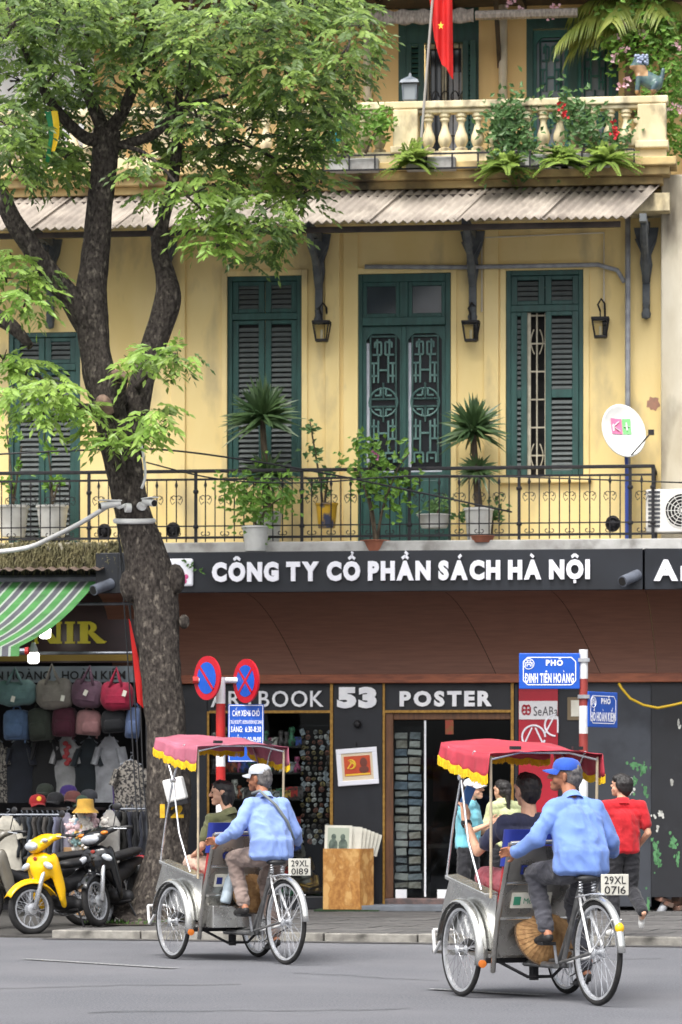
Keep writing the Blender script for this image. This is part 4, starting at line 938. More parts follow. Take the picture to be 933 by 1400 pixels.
def name_plate(t, W_, w_, h_, lines, emblem):
    B().bx(0, w_, 0, .025, 0, h_).build('plate', m_blue, t, W=W_, bevel=.008)
    k = B(); i_ = .045 * h_ / .38; c = .045
    pts = [(i_ + c, i_), (w_ - i_ - c, i_), (w_ - i_, i_ + c), (w_ - i_, h_ - i_ - c), (w_ - i_ - c, h_ - i_), (i_ + c, h_ - i_), (i_, h_ - i_ - c), (i_, i_ + c)]
    for a_, b_ in zip(pts, pts[1:] + pts[:1]): k.beam((a_[0], -.002, a_[1]), (b_[0], -.002, b_[1]), .009, .003, up=(0, 1, 0))
    c = V((.16 * w_, -.002, .7 * h_)); r_ = .055 * h_ / .38; sq = w_ / h_ / 1.69
    k.tube([c + V((r_ * sq * math.cos(a_ * PI / 10), 0, r_ * math.sin(a_ * PI / 10))) for a_ in range(20)], .005, 4, closed=True)
    for q in (((-.6, -.5), (-.6, .2)), ((.6, -.5), (.6, .2)), ((-.8, .2), (.8, .2)), ((-.25, .2), (-.25, .6)), ((.25, .2), (.25, .6)), ((-.5, .6), (.5, .6)), ((-.3, -.5), (-.3, -.1)), ((.3, -.5), (.3, -.1)), ((-.3, -.1), (.3, -.1))):
        k.beam(c + V((q[0][0] * r_ * sq, 0, q[0][1] * r_)), c + V((q[1][0] * r_ * sq, 0, q[1][1] * r_)), .008, .003, up=(0, 1, 0))
    k.build('border', m_lets, t, W=W_)
    for txt, x0, x1, z0, z1, bo in lines: letters(txt, x0 * w_, x1 * w_, z0 * h_, z1 * h_, -.004, m_lets, t, W_, bold=bo, ext=.008, one=True, name='lettering', gap=.12, acc=.09)
pl_ = at(710, 942, YP - .05); wpl = (793 - 710) * YP / FPX; hpl = (942 - 893) * YP / FPX
name_plate(t, Matrix.Translation(pl_), wpl, hpl, [('PHỐ', .44, .72, .65, .82, .045), ('ĐINH TIÊN HOÀNG', .1, .9, .17, .45, .03)], 1)
pr_ = at(805, 994, YP - .03); hpl2 = (994 - 945) * YP / FPX
name_plate(t, Matrix.Translation(pr_) @ Matrix.Rotation(R(57), 4, 'Z'), wpl, hpl2, [('PHỐ', .42, .74, .66, .83, .045), ('HỒ HOÀN KIẾM', .06, .9, .17, .44, .03)], 1)
k = B(); k.bx(p.x - .06, p.x + .06, YP - .06, YP + .06, zz(905), zz(900)); k.bx(p.x - .06, p.x + .06, YP - .06, YP + .06, zz(955), zz(950)); k.build('clamp', m_cond, t, W=I4)
# no stopping / no parking
p = at(302, 930, YP); t = thing('parking_sign_post', 'red and white post with two round no-stopping signs and a blue plate', 'traffic sign', (p.x, YP, PZ))
bz = [(zz(962), zz(926), m_pw_), (zz(1000), zz(962), m_pr_), (zz(1048), zz(1000), m_pr_), (zz(1068), zz(1048), m_pw_), (zz(1120), zz(1068), m_pr_), (zz(1170), zz(1120), m_pw_), (zz(1215), zz(1170), m_pr_), (PZ, zz(1215), m_pw_)]
bz[1] = (zz(1028), zz(962), m_pr_); bz[2] = (zz(1048), zz(1028), m_pw_); bz[3] = (zz(1068), zz(1048), m_pr_); bz[4] = (zz(1120), zz(1068), m_pw_); bz[5] = (zz(1170), zz(1120), m_pr_); bz[6] = (zz(1215), zz(1170), m_pw_); bz[7] = (PZ, zz(1215), m_pr_)
pole(t, p.x, YP, .05, bz)
al_, ar_ = at(264, 930, YP), at(338, 930, YP + .02)
k = B(); k.tube([al_ + V((.06, 0, 0)), ar_], .032, 10); k.build('cross_arm', m_pw_, t, W=I4, smooth=50)
k = B(); k.tube([al_, al_ + V((.061, 0, 0))], .04, 10); k.build('arm_cap', m_pr_, t, W=I4)
def disc(px, py, cross, yaw):
    c = at(px, py, YP - .12); W_ = Matrix.Translation(c) @ Matrix.Rotation(yaw, 4, 'Z') @ Matrix.Rotation(R(90), 4, 'X'); r_ = .232
    d_ = B().lathe([(0, -.012), (r_, -.012), (r_, .01), (0, .01)], n=40).build('round_sign', m_sred, t, W=W_, smooth=30)
    B().lathe([(0, .0135), (r_ * .72, .0135)], n=40).build('blue_field', m_blue, d_, W=W_)
    for s in ((1, -1) if cross else (1,)):
        k = B(); L = r_ * .72 * .707; k.beam((-L * s, L, .016 + .001 * s), (L * s, -L, .016 + .001 * s), .03, .002); k.build('red_bar', m_sred, d_, W=W_)
disc(284, 927, False, R(-52)); disc(337, 931, True, R(-54))
p0 = at(312, 1003, YP - .08); w_ = (361 - 312) * YP / FPX; h_ = (1003 - 963) * YP / FPX + .3; p0.z -= .3; W_ = Matrix.Translation(p0)
B().bx(0, w_, 0, .02, 0, h_).build('blue_plate', m_blue, t, W=W_, bevel=.006)
k = B()
for a_, b_ in (((.012, .012), (w_ - .012, .012)), ((w_ - .012, .012), (w_ - .012, h_ - .012)), ((w_ - .012, h_ - .012), (.012, h_ - .012)), ((.012, h_ - .012), (.012, .012))): k.beam((a_[0], -.003, a_[1]), (b_[0], -.003, b_[1]), .007, .003, up=(0, 1, 0))
k.build('border', m_lets, t, W=W_)
for txt, x0, x1, zt_, hh in (('CẤM XE>16 CHỖ', .12, .88, .06, .065), ('(TRỪ XE BUÝT, XE ĐƯA ĐÓN HỌC SINH)', .05, .95, .165, .04), ('SÁNG:  6:30-8:30', .08, .92, .23, .062), ('CHIỀU: 16:00-19:00', .08, .92, .34, .06)):
    letters(txt, x0 * w_, x1 * w_, h_ - zt_ - hh, h_ - zt_, -.004, m_lets, t, W_, bold=.02, ext=.008, one=True, name='lettering', acc=.08)
# ================================================================ the street tree
m_bark = mat('dark_bark', (80, 74, 69), (44, 40, 38), scale=26, rough=.95, bump=1.0, bscale=42, stretch=(1.2, 1.2, .75), c3=(126, 118, 108), s3=15, lo3=.56, hi3=.74, spec=.15, detail=9)
m_cut = mat('cut_wood', (140, 116, 100), (104, 84, 74), scale=20, rough=.9)
YT = 38.2
def crom(P, n):
    out = []
    for i in range(len(P) - 1):
        a, b, c, d = P[max(i - 1, 0)], P[i], P[i + 1], P[min(i + 2, len(P) - 1)]
        for j in range(n):
            t = j / n; out.append(tuple(.5 * (2 * b[k] + (c[k] - a[k]) * t + (2 * a[k] - 5 * b[k] + 4 * c[k] - d[k]) * t * t + (3 * b[k] - a[k] - 3 * c[k] + d[k]) * t ** 3) for k in range(len(b))))
    out.append(tuple(P[-1])); return out
def limb(bd, pts, n=12, res=5, dY=(0, 0), rough_=.1, seed=0):
    N = len(pts); P = []
    for i, (px, py, wd) in enumerate(pts):
        Y = YT + dY[0] + (dY[1] - dY[0]) * i / (N - 1); q = at(px, py, Y); P.append((q.x, q.y, q.z, wd / 2 * Y / FPX))
    P = crom(P, res); k0 = len(bd.v)
    bd.tube([p[:3] for p in P], [p[3] for p in P], n)
    for i, p in enumerate(P):
        c = V(p[:3])
        for j in range(n):
            v = V(bd.v[k0 + i * n + j]); d = v - c; a = math.atan2(d.y, d.x)
            f = 1 + rough_ * (noise.noise(V((math.cos(a) * 2.4, math.sin(a) * 2.4, v.z * 1.6 + seed))) * 1.3 + .6 * noise.noise(V((math.cos(a) * 6, math.sin(a) * 6, v.z * 5 + seed))))
            bd.v[k0 + i * n + j] = tuple(c + d * f)
    return P
tree = thing('street_tree', 'large leaning street tree with dark bark and feathery green leaves', 'tree', at(208, 1262, YT))
tb = B()
limb(tb, [(204, 1270, 136), (211, 1252, 100), (221, 1215, 72), (229, 1160, 59), (230, 1080, 56), (226, 980, 54), (220, 900, 55), (213, 830, 60), (206, 790, 62), (193, 740, 52), (180, 690, 46), (170, 640, 48), (160, 600, 50), (150, 560, 46), (138, 520, 46), (130, 480, 42), (126, 440, 43), (124, 400, 42), (129, 360, 38), (134, 320, 36), (139, 260, 34), (143, 215, 35), (147, 178, 38)], n=26, res=8, rough_=.13)
for px, py, rx, rz_ in ((240, 792, .11, .17), (180, 800, .13, .2), (252, 850, .06, .08), (236, 1020, .06, .07), (160, 545, .13, .1)): tb.ell(at(px, py, YT - .05), (rx, rx, rz_), 12)
tb.build('trunk', m_bark, tree, W=I4, smooth=True)
LIMBS = [([(170, 615, 52), (182, 580, 42), (190, 540, 37), (200, 500, 33), (214, 460, 34), (229, 410, 36), (227, 380, 29), (218, 340, 22), (224, 300, 19), (236, 250, 17), (242, 200, 15), (244, 150, 12), (247, 110, 9), (252, 60, 7), (262, 0, 5)], (.1, .6)),
         ([(122, 445, 40), (96, 406, 33), (70, 375, 30), (45, 340, 28), (20, 305, 26), (0, 265, 24), (-40, 200, 20)], (0, -.5)),
         ([(42, 474, 12), (22, 452, 19), (0, 436, 24), (-40, 420, 26)], (.1, .3)),
         ([(142, 190, 22), (120, 190, 18), (95, 170, 15), (70, 140, 13), (50, 105, 10), (30, 60, 7), (10, 10, 5)], (0, -.6)),
         ([(144, 182, 22), (125, 140, 16), (105, 90, 13), (95, 60, 9), (80, 15, 6)], (0, .5)),
         ([(150, 178, 22), (170, 150, 17), (185, 110, 15), (200, 65, 12), (206, 30, 9), (215, -5, 7)], (0, -.4)),
         ([(160, 200, 12), (205, 186, 14), (235, 162, 12), (255, 146, 10), (290, 135, 6), (312, 130, 4)], (0, -.3)),
         ([(128, 150, 12), (116, 100, 10), (120, 50, 8), (130, -5, 6)], (.1, 1.0)),
         ([(168, 200, 6), (195, 208, 6), (225, 232, 5), (250, 262, 4), (275, 285, 3)], (-.2, -.9)),
         ([(242, 190, 9), (235, 150, 8), (215, 110, 6), (210, 60, 4)], (.4, .2)),
         ([(244, 160, 8), (270, 110, 8), (300, 60, 7), (350, 20, 5), (420, -5, 4)], (.5, .2)),
         ([(247, 120, 6), (262, 90, 6), (285, 50, 5), (295, 0, 4)], (.6, 1.0)),
         ([(243, 172, 8), (280, 175, 6), (330, 195, 5), (380, 220, 4), (420, 260, 3)], (.5, .0)),
         ([(130, 560, 16), (105, 555, 11), (80, 540, 7), (50, 510, 4)], (-.1, -.7)), ([(188, 530, 10), (205, 510, 6), (230, 490, 4)], (0, -.4))]
for i, (pts, dY) in enumerate(LIMBS):
    k = B(); limb(k, pts, n=12 if pts[0][2] > 15 else 7, res=6, dY=dY, seed=i * 3.3); k.build('branch', m_bark, tree, W=I4, smooth=True)
k = B(); limb(k, [(152, 565, 30), (158, 540, 29), (163, 515, 27)], n=14, dY=(-.12, -.3)); k.build('sawn_stub', m_bark, tree, W=I4, smooth=True)
c = at(163, 514, YT - .32); k = B().lathe([(0, .004), (.1, .002), (.105, -.01)], c, n=16, m=(V((.2, -.75, .62)).to_track_quat('Z', 'Y')).to_matrix()); k.build('sawn_face', m_cut, tree, W=I4)
k = B(); limb(k, [(147, 565, 20), (143, 552, 22), (138, 547, 18)], n=10, dY=(-.25, -.36)); k.build('sawn_stub', m_cut, tree, W=I4, smooth=True)
# foliage: compound leaves clump by clump
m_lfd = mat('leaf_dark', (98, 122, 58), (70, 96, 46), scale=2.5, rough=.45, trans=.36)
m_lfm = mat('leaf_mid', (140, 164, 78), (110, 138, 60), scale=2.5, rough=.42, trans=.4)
m_lfb = mat('leaf_bright', (160, 190, 90), (126, 162, 70), scale=2.5, rough=.42, trans=.35)
lr = random.Random(3)
def compound(bd, c, d, L, pairs, ll, lw, mi):
    d = V(d).normalized(); side = d.cross(V((0, 0, 1)))
    side = side.normalized() if side.length > 1e-3 else V((1, 0, 0))
    up = side.cross(d); bd.mi(mi)
    for i in range(pairs):
        t = .25 + .7 * i / pairs; p = c + d * L * t - V((0, 0, 1)) * L * .35 * t * t
        for s in (-1, 1): bd.leaf(p, side * s + d * .7 + V((0, 0, -.35 - lr.random() * .4)), up * .5 + V((lr.uniform(-.6, .6), -.7, lr.uniform(-.2, .6))), ll * lr.uniform(.65, 1.25), lw * lr.uniform(.75, 1.2), .15)
    p = c + d * L - V((0, 0, 1)) * L * .35; bd.leaf(p, d + V((0, 0, -.5)), up * .5 + V((0, -.7, .3)), ll, lw, .15)
CL = [(40, 150, 40, 2), (90, 150, 36, 2), (130, 130, 34, 2), (190, 150, 36, 2), (215, 190, 30, 2), (60, 215, 36, 2), (20, 200, 36, 2), (110, 205, 26, 2), (180, 190, 26, 2), (280, 150, 36, 2), (240, 120, 34, 2), (270, 210, 30, 2), (60, 130, 30, 0), (75, 100, 30, 0), (110, 10, 44, 0), (150, 60, 30, 0), (210, 40, 44, 0), (260, 75, 40, 0), (430, 140, 34, 0), (370, 130, 40, 0), (20, 30, 62, 0), (90, 15, 58, 0), (160, 20, 52, 0), (240, 35, 60, 0), (300, 30, 62, 0), (370, 40, 66, 0), (440, 40, 58, 0), (478, 60, 36, 0), (330, 100, 58, 0), (400, 110, 58, 0), (450, 105, 46, 0), (285, 100, 40, 0), (350, 170, 52, 0), (400, 190, 46, 0), (436, 180, 30, 0), (380, 240, 46, 0), (335, 230, 42, 0), (300, 255, 36, 0), (360, 290, 40, 0), (415, 265, 30, 0), (390, 318, 26, 0), (315, 305, 28, 0), (270, 262, 34, 1), (282, 305, 30, 1), (300, 335, 18, 1), (28, 110, 50, 0), (8, 170, 42, 0), (42, 195, 36, 1), (15, 228, 34, 0), (60, 60, 44, 0), (125, 50, 34, 0), (155, 105, 34, 0), (185, 65, 40, 0), (100, 232, 24, 0), (88, 215, 30, 0), (215, 95, 28, 0), (190, 225, 22, 0), (210, 265, 18, 0), (270, 160, 32, 0), (300, 200, 30, 0), (255, 215, 22, 0),
      (8, 380, 34, 1), (38, 402, 28, 1), (18, 352, 20, 1), (55, 370, 16, 0), (5, 492, 24, 1), (38, 503, 28, 1), (72, 530, 28, 1), (105, 556, 24, 1), (20, 535, 24, 1), (60, 560, 20, 1), (140, 585, 20, 1), (150, 600, 16, 1), (212, 486, 22, 1), (243, 488, 22, 0), (182, 494, 18, 1), (214, 572, 24, 1), (200, 598, 16, 1), (228, 560, 14, 0), (480, 100, 22, 0), (350, 20, 40, 0), (495, 35, 24, 0), (0, 10, 50, 0), (200, 5, 40, 0), (410, 0, 50, 0), (470, 5, 40, 0), (440, 235, 20, 0), (455, 160, 20, 0), (340, 350, 14, 0), (365, 345, 14, 0)]
ks = [B(), B()]; tw = B()
for ci, (px, py, r, bright) in enumerate(CL):
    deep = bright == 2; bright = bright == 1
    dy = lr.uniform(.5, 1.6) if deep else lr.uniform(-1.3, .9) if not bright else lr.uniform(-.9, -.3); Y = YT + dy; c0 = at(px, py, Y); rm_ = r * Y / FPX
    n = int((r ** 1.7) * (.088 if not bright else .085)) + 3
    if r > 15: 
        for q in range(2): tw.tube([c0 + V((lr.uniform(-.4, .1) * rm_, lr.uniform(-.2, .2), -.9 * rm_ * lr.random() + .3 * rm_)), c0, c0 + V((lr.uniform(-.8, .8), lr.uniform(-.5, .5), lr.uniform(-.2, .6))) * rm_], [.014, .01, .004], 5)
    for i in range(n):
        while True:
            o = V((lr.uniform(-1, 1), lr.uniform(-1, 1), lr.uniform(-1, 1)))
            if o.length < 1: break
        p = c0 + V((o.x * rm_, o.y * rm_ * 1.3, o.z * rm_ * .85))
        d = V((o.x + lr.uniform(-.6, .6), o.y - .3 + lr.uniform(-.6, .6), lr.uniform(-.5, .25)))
        brighter = bright or (not deep and lr.random() < .13 and o.z > -.2)
        L = lr.uniform(.17, .27) * (1.1 if bright else 1); mi = (2 if lr.random() < (.75 if bright else .3) else 1) if brighter else (0 if lr.random() < (.9 if deep else .5) else 1)
        compound(ks[0], p, d, L, 4, .1 if not bright else .12, .042, mi)
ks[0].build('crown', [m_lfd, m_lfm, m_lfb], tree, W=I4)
tw.build('twigs', m_bark, tree, W=I4)['kind'] = 'stuff'
# soil and roots patch
k = B(); c = at(205, 1262, YT - .1); n = 18
k.add([V((c.x, c.y, PZ + .03))] + [V((c.x + .75 * math.cos(q * 2 * PI / n) * rnd.uniform(.8, 1.1), c.y + .6 * math.sin(q * 2 * PI / n) * rnd.uniform(.8, 1.1), PZ + .006)) for q in range(n)], [(0, i + 1, (i + 1) % n + 1) for i in range(n)])
struct(k.build('soil', m_soil, W=I4))
k = B()
for i in range(260):
    a = rnd.uniform(0, 6.28); q = rnd.uniform(.35, .75); k.leaf((c.x + q * math.cos(a), c.y + q * .85 * math.sin(a), PZ + .01), (rnd.uniform(-.5, .5), rnd.uniform(-.5, .5), 1), (0, -1, 0), rnd.uniform(.03, .07), .012)
struct(k.build('ground_cover', m_weed, W=I4), 'stuff')
# things fixed to the trunk
m_wpl = mat('white_plastic', (222, 222, 220), (204, 204, 202), scale=6, rough=.4)
def cctv(px, py, yaw, label, lens=True):
    p = at(px, py, YT - .3); t = thing('security_camera', label, 'camera', p, yaw)
    B().lathe([(0, 0), (.05, 0), (.05, .06), (0, .06)], (0, .12, -.03), n=12, m=Matrix.Rotation(R(-90), 3, 'X')).build('mount', m_wpl, t, smooth=40)
    k = B(); k.tube([(0, .12, 0), (0, .05, -.03), (0, .0, 0)], .02, 8); k.build('arm', m_wpl, t)
    k = B(); k.tube([(0, .06, .02), (0, -.16, -.02)], .04, 12); k.box((0, -.05, .045), (.09, .24, .012)); k.build('body', m_wpl, t, smooth=40)
    if lens: k = B(); k.tube([(0, -.155, -.018), (0, -.168, -.021)], .034, 12); k.build('lens', m_dark, t)
cctv(202, 687, R(30), 'white security camera on the right side of the leaning trunk'); cctv(157, 690, R(-70), 'white security camera on the left side of the leaning trunk')
k = B(); k.tube([at(184 + 26 * math.cos(q * PI / 12), 712 - 3 * math.sin(q * PI / 12), YT) + V((0, .22 * math.sin(q * PI / 12), 0)) for q in range(24)], .03, 8, closed=True); tag(k.build('trunk_strap', m_wpl, recenter=True), 'white strap round the leaning trunk below the cameras', 'strap')
p = at(240, 1080, YT - .3); t = thing('junction_box', 'white box strapped to the trunk above a yellow number', 'box', p)
W_ = Matrix.Translation(p) @ Matrix.Rotation(R(-14), 4, 'Y') @ Matrix.Rotation(R(-12), 4, 'Z')
B().bx(-.11, .11, -.06, .06, -.12, .13).build('case', m_wpl, t, W=W_, bevel=.02); B().bx(-.13, .12, -.065, .05, -.17, -.123).build('bracket', m_iron, t, W=W_)
m_ynum = mat('yellow_paint', (222, 176, 26), (190, 148, 20), scale=20, rough=.7)
L, wd = text('12', bold=.05, ext=.02, gap=.25); q0 = at(219, 1117, YT - .275)
for i, (ch, b) in enumerate(L): 
    b.v = [(q0.x + x_ * .26 , q0.y + y_ * .2 + .1 * (x_ * .26 - .05) ** 2 * 8, q0.z + z_ * .19) for x_, y_, z_ in b.v]; b.build('painted_digit', m_ynum, tree, W=I4)
# cables by the trunk and across the front
m_cab = mat('cable_black', (34, 35, 38), None, rough=.5)
def cable(pts, r, label, mt=m_cab, W=I4, name='cable'):
    P = crom([tuple(q) for q in pts], 6); tag(B().tube(P, r, 5).build(name, mt, W=W, smooth=True, recenter=True), label, 'cable')
for i, (a, b, c_, d_) in enumerate(((160, 700, 168, 800), (163, 700, 176, 800), (158, 700, 181, 860), (172, 640, 178, 780))):
    cable([at(a, b, 38.9), at(c_, d_, 38.9), at(176 + i * 7, 920, 38.9), at(184 + i * 6, 1060, 38.8), at(190 + i * 7, 1150, 38.7)], .008, ['outermost black cable hanging left of the trunk', 'second black cable hanging left of the trunk', 'black cable crossing behind the red flag by the trunk', 'black cable hanging closest to the trunk'][i])
cable([at(150, 690, 37.9), at(110, 715, 38.2), at(70, 735, 38.6), at(40, 748, 39), at(0, 754, 39.4), at(-40, 754, 39.6)], .028, 'thick white cable sagging left from the trunk camera', m_wpl)
cable([at(194, 668, 37.8), at(199, 650, 37.8), at(196, 620, 37.8), at(190, 600, 37.85)], .016, 'white cable running up the trunk from the right camera', m_wpl)
cable([at(-20, 622, 40), at(100, 616, 40), at(210, 614, 40), at(330, 628, 40), at(470, 652, 40.5), at(700, 700, 41)], .011, 'thin black wire sagging across the balcony from the trunk')
cable([at(200, 632, 40), at(300, 655, 40), at(420, 660, 40.3), at(600, 650, 40.6), at(940, 660, 41)], .009, 'thin black wire running right along the railing top')
cable([F(215, 735, -1.05), F(300, 712, -1.02), F(420, 722, -1.02), F(560, 728, -1.02), F(700, 705, -1.02), F(760, 722, -1.03), F(850, 716, -1.02), F(900, 735, -1.1)], .022, 'thick dark cable woven along the railing foot')
cable([F(440, 742, -1.14), F(530, 730, -1.14), F(600, 720, -1.14), F(640, 740, -1.16), F(760, 742, -1.2), F(860, 752, -1.25), F(940, 735, -1.3)], .014, 'tan wire trailing along the balcony edge', mat('tan_wire', (150, 132, 106), None))
cable([F(868, 420, -.06), F(878, 470, -.06), F(893, 560, -.06), F(905, 620, -.35), F(933, 640, -.4)], .012, 'black wire hanging down beside the corner pier')
cable([F(206, 300, -.1), F(190, 360, -.1), F(165, 395, -.1), F(150, 430, -.1)], .014, 'brown wire hanging down the wall behind the trunk', m_bark)

# ================================================================ plants and pots of the balconies
m_pot = mat('white_pot', (206, 206, 202), (180, 180, 176), scale=5, rough=.6); m_terra = mat('terracotta', (166, 104, 80), (136, 82, 62), scale=6, rough=.85)
m_yuc = mat('yucca_leaf', (76, 100, 58), (52, 76, 46), scale=4, rough=.45, trans=.15); m_yuc2 = mat('dry_leaf', (150, 134, 84), None, rough=.8)
m_pl = mat('plant_leaf', (120, 158, 62), (84, 124, 46), scale=6, rough=.5, trans=.3); m_pd = mat('shrub_leaf', (92, 126, 70), (66, 98, 54), scale=6, rough=.5, trans=.2)
m_stem = mat('plant_stem', (86, 74, 58), (60, 52, 42), scale=9, rough=.9)
m_fern = mat('fern_leaf', (150, 172, 78), (106, 134, 56), scale=5, rough=.5, trans=.25)
def pot_mesh(b, c, r, h, taper=.78): b.lathe([(0, 0), (r * taper, 0), (r, h * .92), (r * 1.08, h * .93), (r * 1.08, h), (r * .95, h), (r * .93, h * .9), (0, h * .9)], c, n=18); return b
def blade(b, p, d, L, w_, droop=.3, seg=4):
    d = V(d).normalized(); s = d.cross(V((rnd.uniform(-.5, .5), -.8, .7))); s = s.normalized() if s.length > 1e-3 else V((1, 0, 0)); vs = []; fs = []
    for i in range(seg + 1):
        t = i / seg; c = V(p) + d * L * t - V((0, 0, 1)) * L * droop * t * t; w2 = w_ * (1 - t ** 2) * (.6 + .8 * min(t * 3, 1)) * .5 + .0005
        vs += [c + s * w2, c - s * w2]
    for i in range(seg): fs.append((2 * i, 2 * i + 1, 2 * i + 3, 2 * i + 2))
    b.add(vs, fs)
def yucca(px, py, r_px, base_py, d, label, pot=None, pot_h=.3, low=0):
    c = F(px, py, d); s = 1 / 112; zb_ = fp(px, base_py, d)[1]
    t = thing('spiky_palm', label, 'plant', (c.x, c.y, FLZ + .001), W=FM)
    q = random.Random(int(px)); b = B()
    for i in range(170):
        a = q.uniform(0, 2 * PI); e = q.uniform(-.35, 1.5); dd = V((math.cos(a) * math.cos(e), math.sin(a) * math.cos(e) * .8, math.sin(e))); blade(b, c + V((0, 0, q.uniform(-.06, .06))), dd, r_px * s * q.uniform(.8, 1.1), .042, q.uniform(.05, .3))
    if low:
        c2 = V((c.x + .05, c.y, zb_ + .45))
        for i in range(140):
            a = q.uniform(0, 2 * PI); e = q.uniform(-.5, 1.3); dd = V((math.cos(a) * math.cos(e), math.sin(a) * math.cos(e) * .8, math.sin(e))); blade(b, c2, dd, r_px * s * q.uniform(.6, 1.0) * low, .032, q.uniform(.1, .5))
    b.build('foliage', m_yuc, t, W=FM)
    B().tube([(c.x + .06, c.y, zb_), (c.x + .03, c.y, zb_ + (c.z - zb_) * .4), (c.x - .01, c.y, c.z)], [.05, .04, .035], 8).build('stem', m_stem, t, W=FM)
    pot_mesh(B(), (c.x + .06, c.y, FLZ + .001), .17, zb_ - FLZ).build('pot', pot or m_pot, t, W=FM, smooth=40)
yucca(360, 572, 58, 700, -.55, 'dark spiky palm in front of the closed tall shutters', low=.9); yucca(648, 588, 50, 695, -.5, 'spiky palm in a white pot between lattice door and ajar shutters', low=.75)
def bush(name, label, stems, leaves, d, mt, pot=None, W=FM, flower=None, cat='plant', ls=.095, lw=.05, base=None):
    """stems: lists of px,py ; leaves: (px,py,r_px,n)"""
    b0 = F(*(base or stems[0][0]), d); t = thing(name, label, cat, b0, W=W); q = random.Random(int(b0.x * 100) + 5)
    k = B()
    for st in stems: P = crom([tuple(F(x_, y_, d + q.uniform(-.05, .05))) for x_, y_ in st], 4); k.tube(P, [.02 * (1 - .75 * i / len(P)) for i in range(len(P))], 6)
    if stems: k.build('stem', m_stem, t, W=W, smooth=True)
    k = B()
    for px, py, r_, n in leaves:
        c = F(px, py, d); rr = r_ / 112
        for i in range(int(n * 1.7)):
            o = V((q.gauss(0, .5), q.gauss(0, .45), q.gauss(0, .5))); dd = V((q.uniform(-1, 1), q.uniform(-1, .6), q.uniform(-.5, .8))); k.leaf(c + o * rr, dd, (q.uniform(-.6, .6), -1, q.uniform(-.2, .8)), ls * q.uniform(.7, 1.2), lw)
    k.build('foliage', mt, t, W=W)
    if flower:
        fm, pts = flower; k = B()
        for px, py in pts:
            c = F(px, py, d - .12)
            for i in range(9): k.leaf(c + V((q.uniform(-.04, .04), 0, q.uniform(-.04, .04))), (q.uniform(-1, 1), -.6, q.uniform(-1, 1)), (0, -1, 0), .05, .045)
        k.build('flowers', fm, t, W=W)['kind'] = 'stuff'
    if pot:
        pm, r_, h_, pb = pot; c = F(*pb, d); pot_mesh(B(), c, r_, h_).build('pot', pm, t, W=W, smooth=40)
    return t
m_flp = mat('pink_petal', (206, 110, 170), (220, 150, 190), scale=9, rough=.6); m_flr = mat('red_petal', (200, 48, 56), None, rough=.6); m_flw = mat('pale_petal', (232, 206, 214), (236, 180, 190), scale=9, rough=.6)
bush('flowering_shrub', 'light green shrub in a terracotta pot before the lattice door', [[(515, 742), (510, 700), (500, 655), (520, 612)], [(515, 742), (525, 690), (545, 640), (560, 620)], [(513, 740), (505, 690), (490, 640)]], [(500, 630, 32, 60), (535, 640, 34, 60), (510, 665, 26, 50), (555, 660, 20, 26), (540, 690, 20, 24), (505, 612, 20, 26)], -1.0, m_pl, pot=(m_terra, .17, .13, (513, 754)), flower=(m_flp, [(512, 624)]))
bush('trailing_plant', 'light green trailing plant in a white pot hung outside the railing', [[(350, 735), (348, 700), (335, 670)], [(350, 735), (362, 700), (385, 680)]], [(335, 680, 34, 70), (370, 678, 34, 70), (350, 700, 26, 50), (395, 685, 18, 24), (310, 672, 18, 22), (356, 738, 10, 14)], -1.12, m_pl, pot=(m_pot, .16, .3, (350, 754)))
bush('thin_shrub', 'thin dark shrub in a yellow and blue pot on the balcony', [[(443, 712), (438, 660), (428, 600), (424, 575)], [(443, 712), (446, 670), (452, 640)]], [(436, 668, 16, 26), (428, 620, 12, 16), (426, 585, 8, 10), (448, 650, 10, 12)], -.45, m_pd, pot=(mat('yellow_pot', (200, 158, 40), (60, 66, 90), scale=3, rough=.5, lo=.5, hi=.55), .13, .3, (447, 722)))
bush('potted_herb', 'small green shrub in a long white planter by the lattice door', [[(595, 712), (600, 695)]], [(600, 695, 20, 40)], -.35, m_pd, pot=(m_pot, .2, .16, (594, 722)))
bush('bare_twigs', 'sparse twiggy plant in the leftmost white pot on the balcony', [[(18, 692), (15, 640), (8, 580)], [(18, 692), (24, 650), (30, 610)]], [(14, 600, 14, 14), (28, 640, 12, 10), (10, 660, 10, 10)], -.5, m_pl, pot=(m_pot, .19, .38, (18, 734)))
bush('bare_twigs', 'sparse twiggy plant in the second white pot left of the trunk', [[(72, 690), (70, 650), (64, 600)], [(72, 690), (80, 660)]], [(72, 665, 12, 14), (66, 615, 12, 12), (82, 655, 8, 8)], -.5, m_pl, pot=(m_pot, .19, .38, (72, 734)))
bush('shrub_by_window', 'low green shrub behind the railing under the ajar shutters', [[(672, 735), (675, 700)]], [(675, 700, 16, 34), (640, 705, 14, 24)], -.3, m_pd)
def clay(px, py, d, r, h, label, mt=m_terra, name='clay_pot'):
    c = F(px, py, d); tag(pot_mesh(B(), c, r, h).build(name, mt, W=FM, smooth=40, recenter=True), label, 'pot')
clay(660, 742, -1.05, .14, .08, 'small terracotta saucer pot at the slab edge under the spiky palm')
# black bundles tied to the railing foot
for px, py, lb in ((143, 727, 'left of the trunk'), (237, 725, 'right of the trunk'), (838, 716, 'near the satellite dish')):
    k = B(); c = F(px, py, -.82); k.ell(c, (.09, .08, .1), 12); k.lathe([(.06, -.02), (.065, .02)], c + V((0, -.07, 0)), n=12, m=Matrix.Rotation(R(90), 3, 'X')); tag(k.build('floodlight', m_iron, W=FM, smooth=True, recenter=True), 'round black floodlight at the railing foot ' + lb, 'lamp', group='floodlights on the balcony')
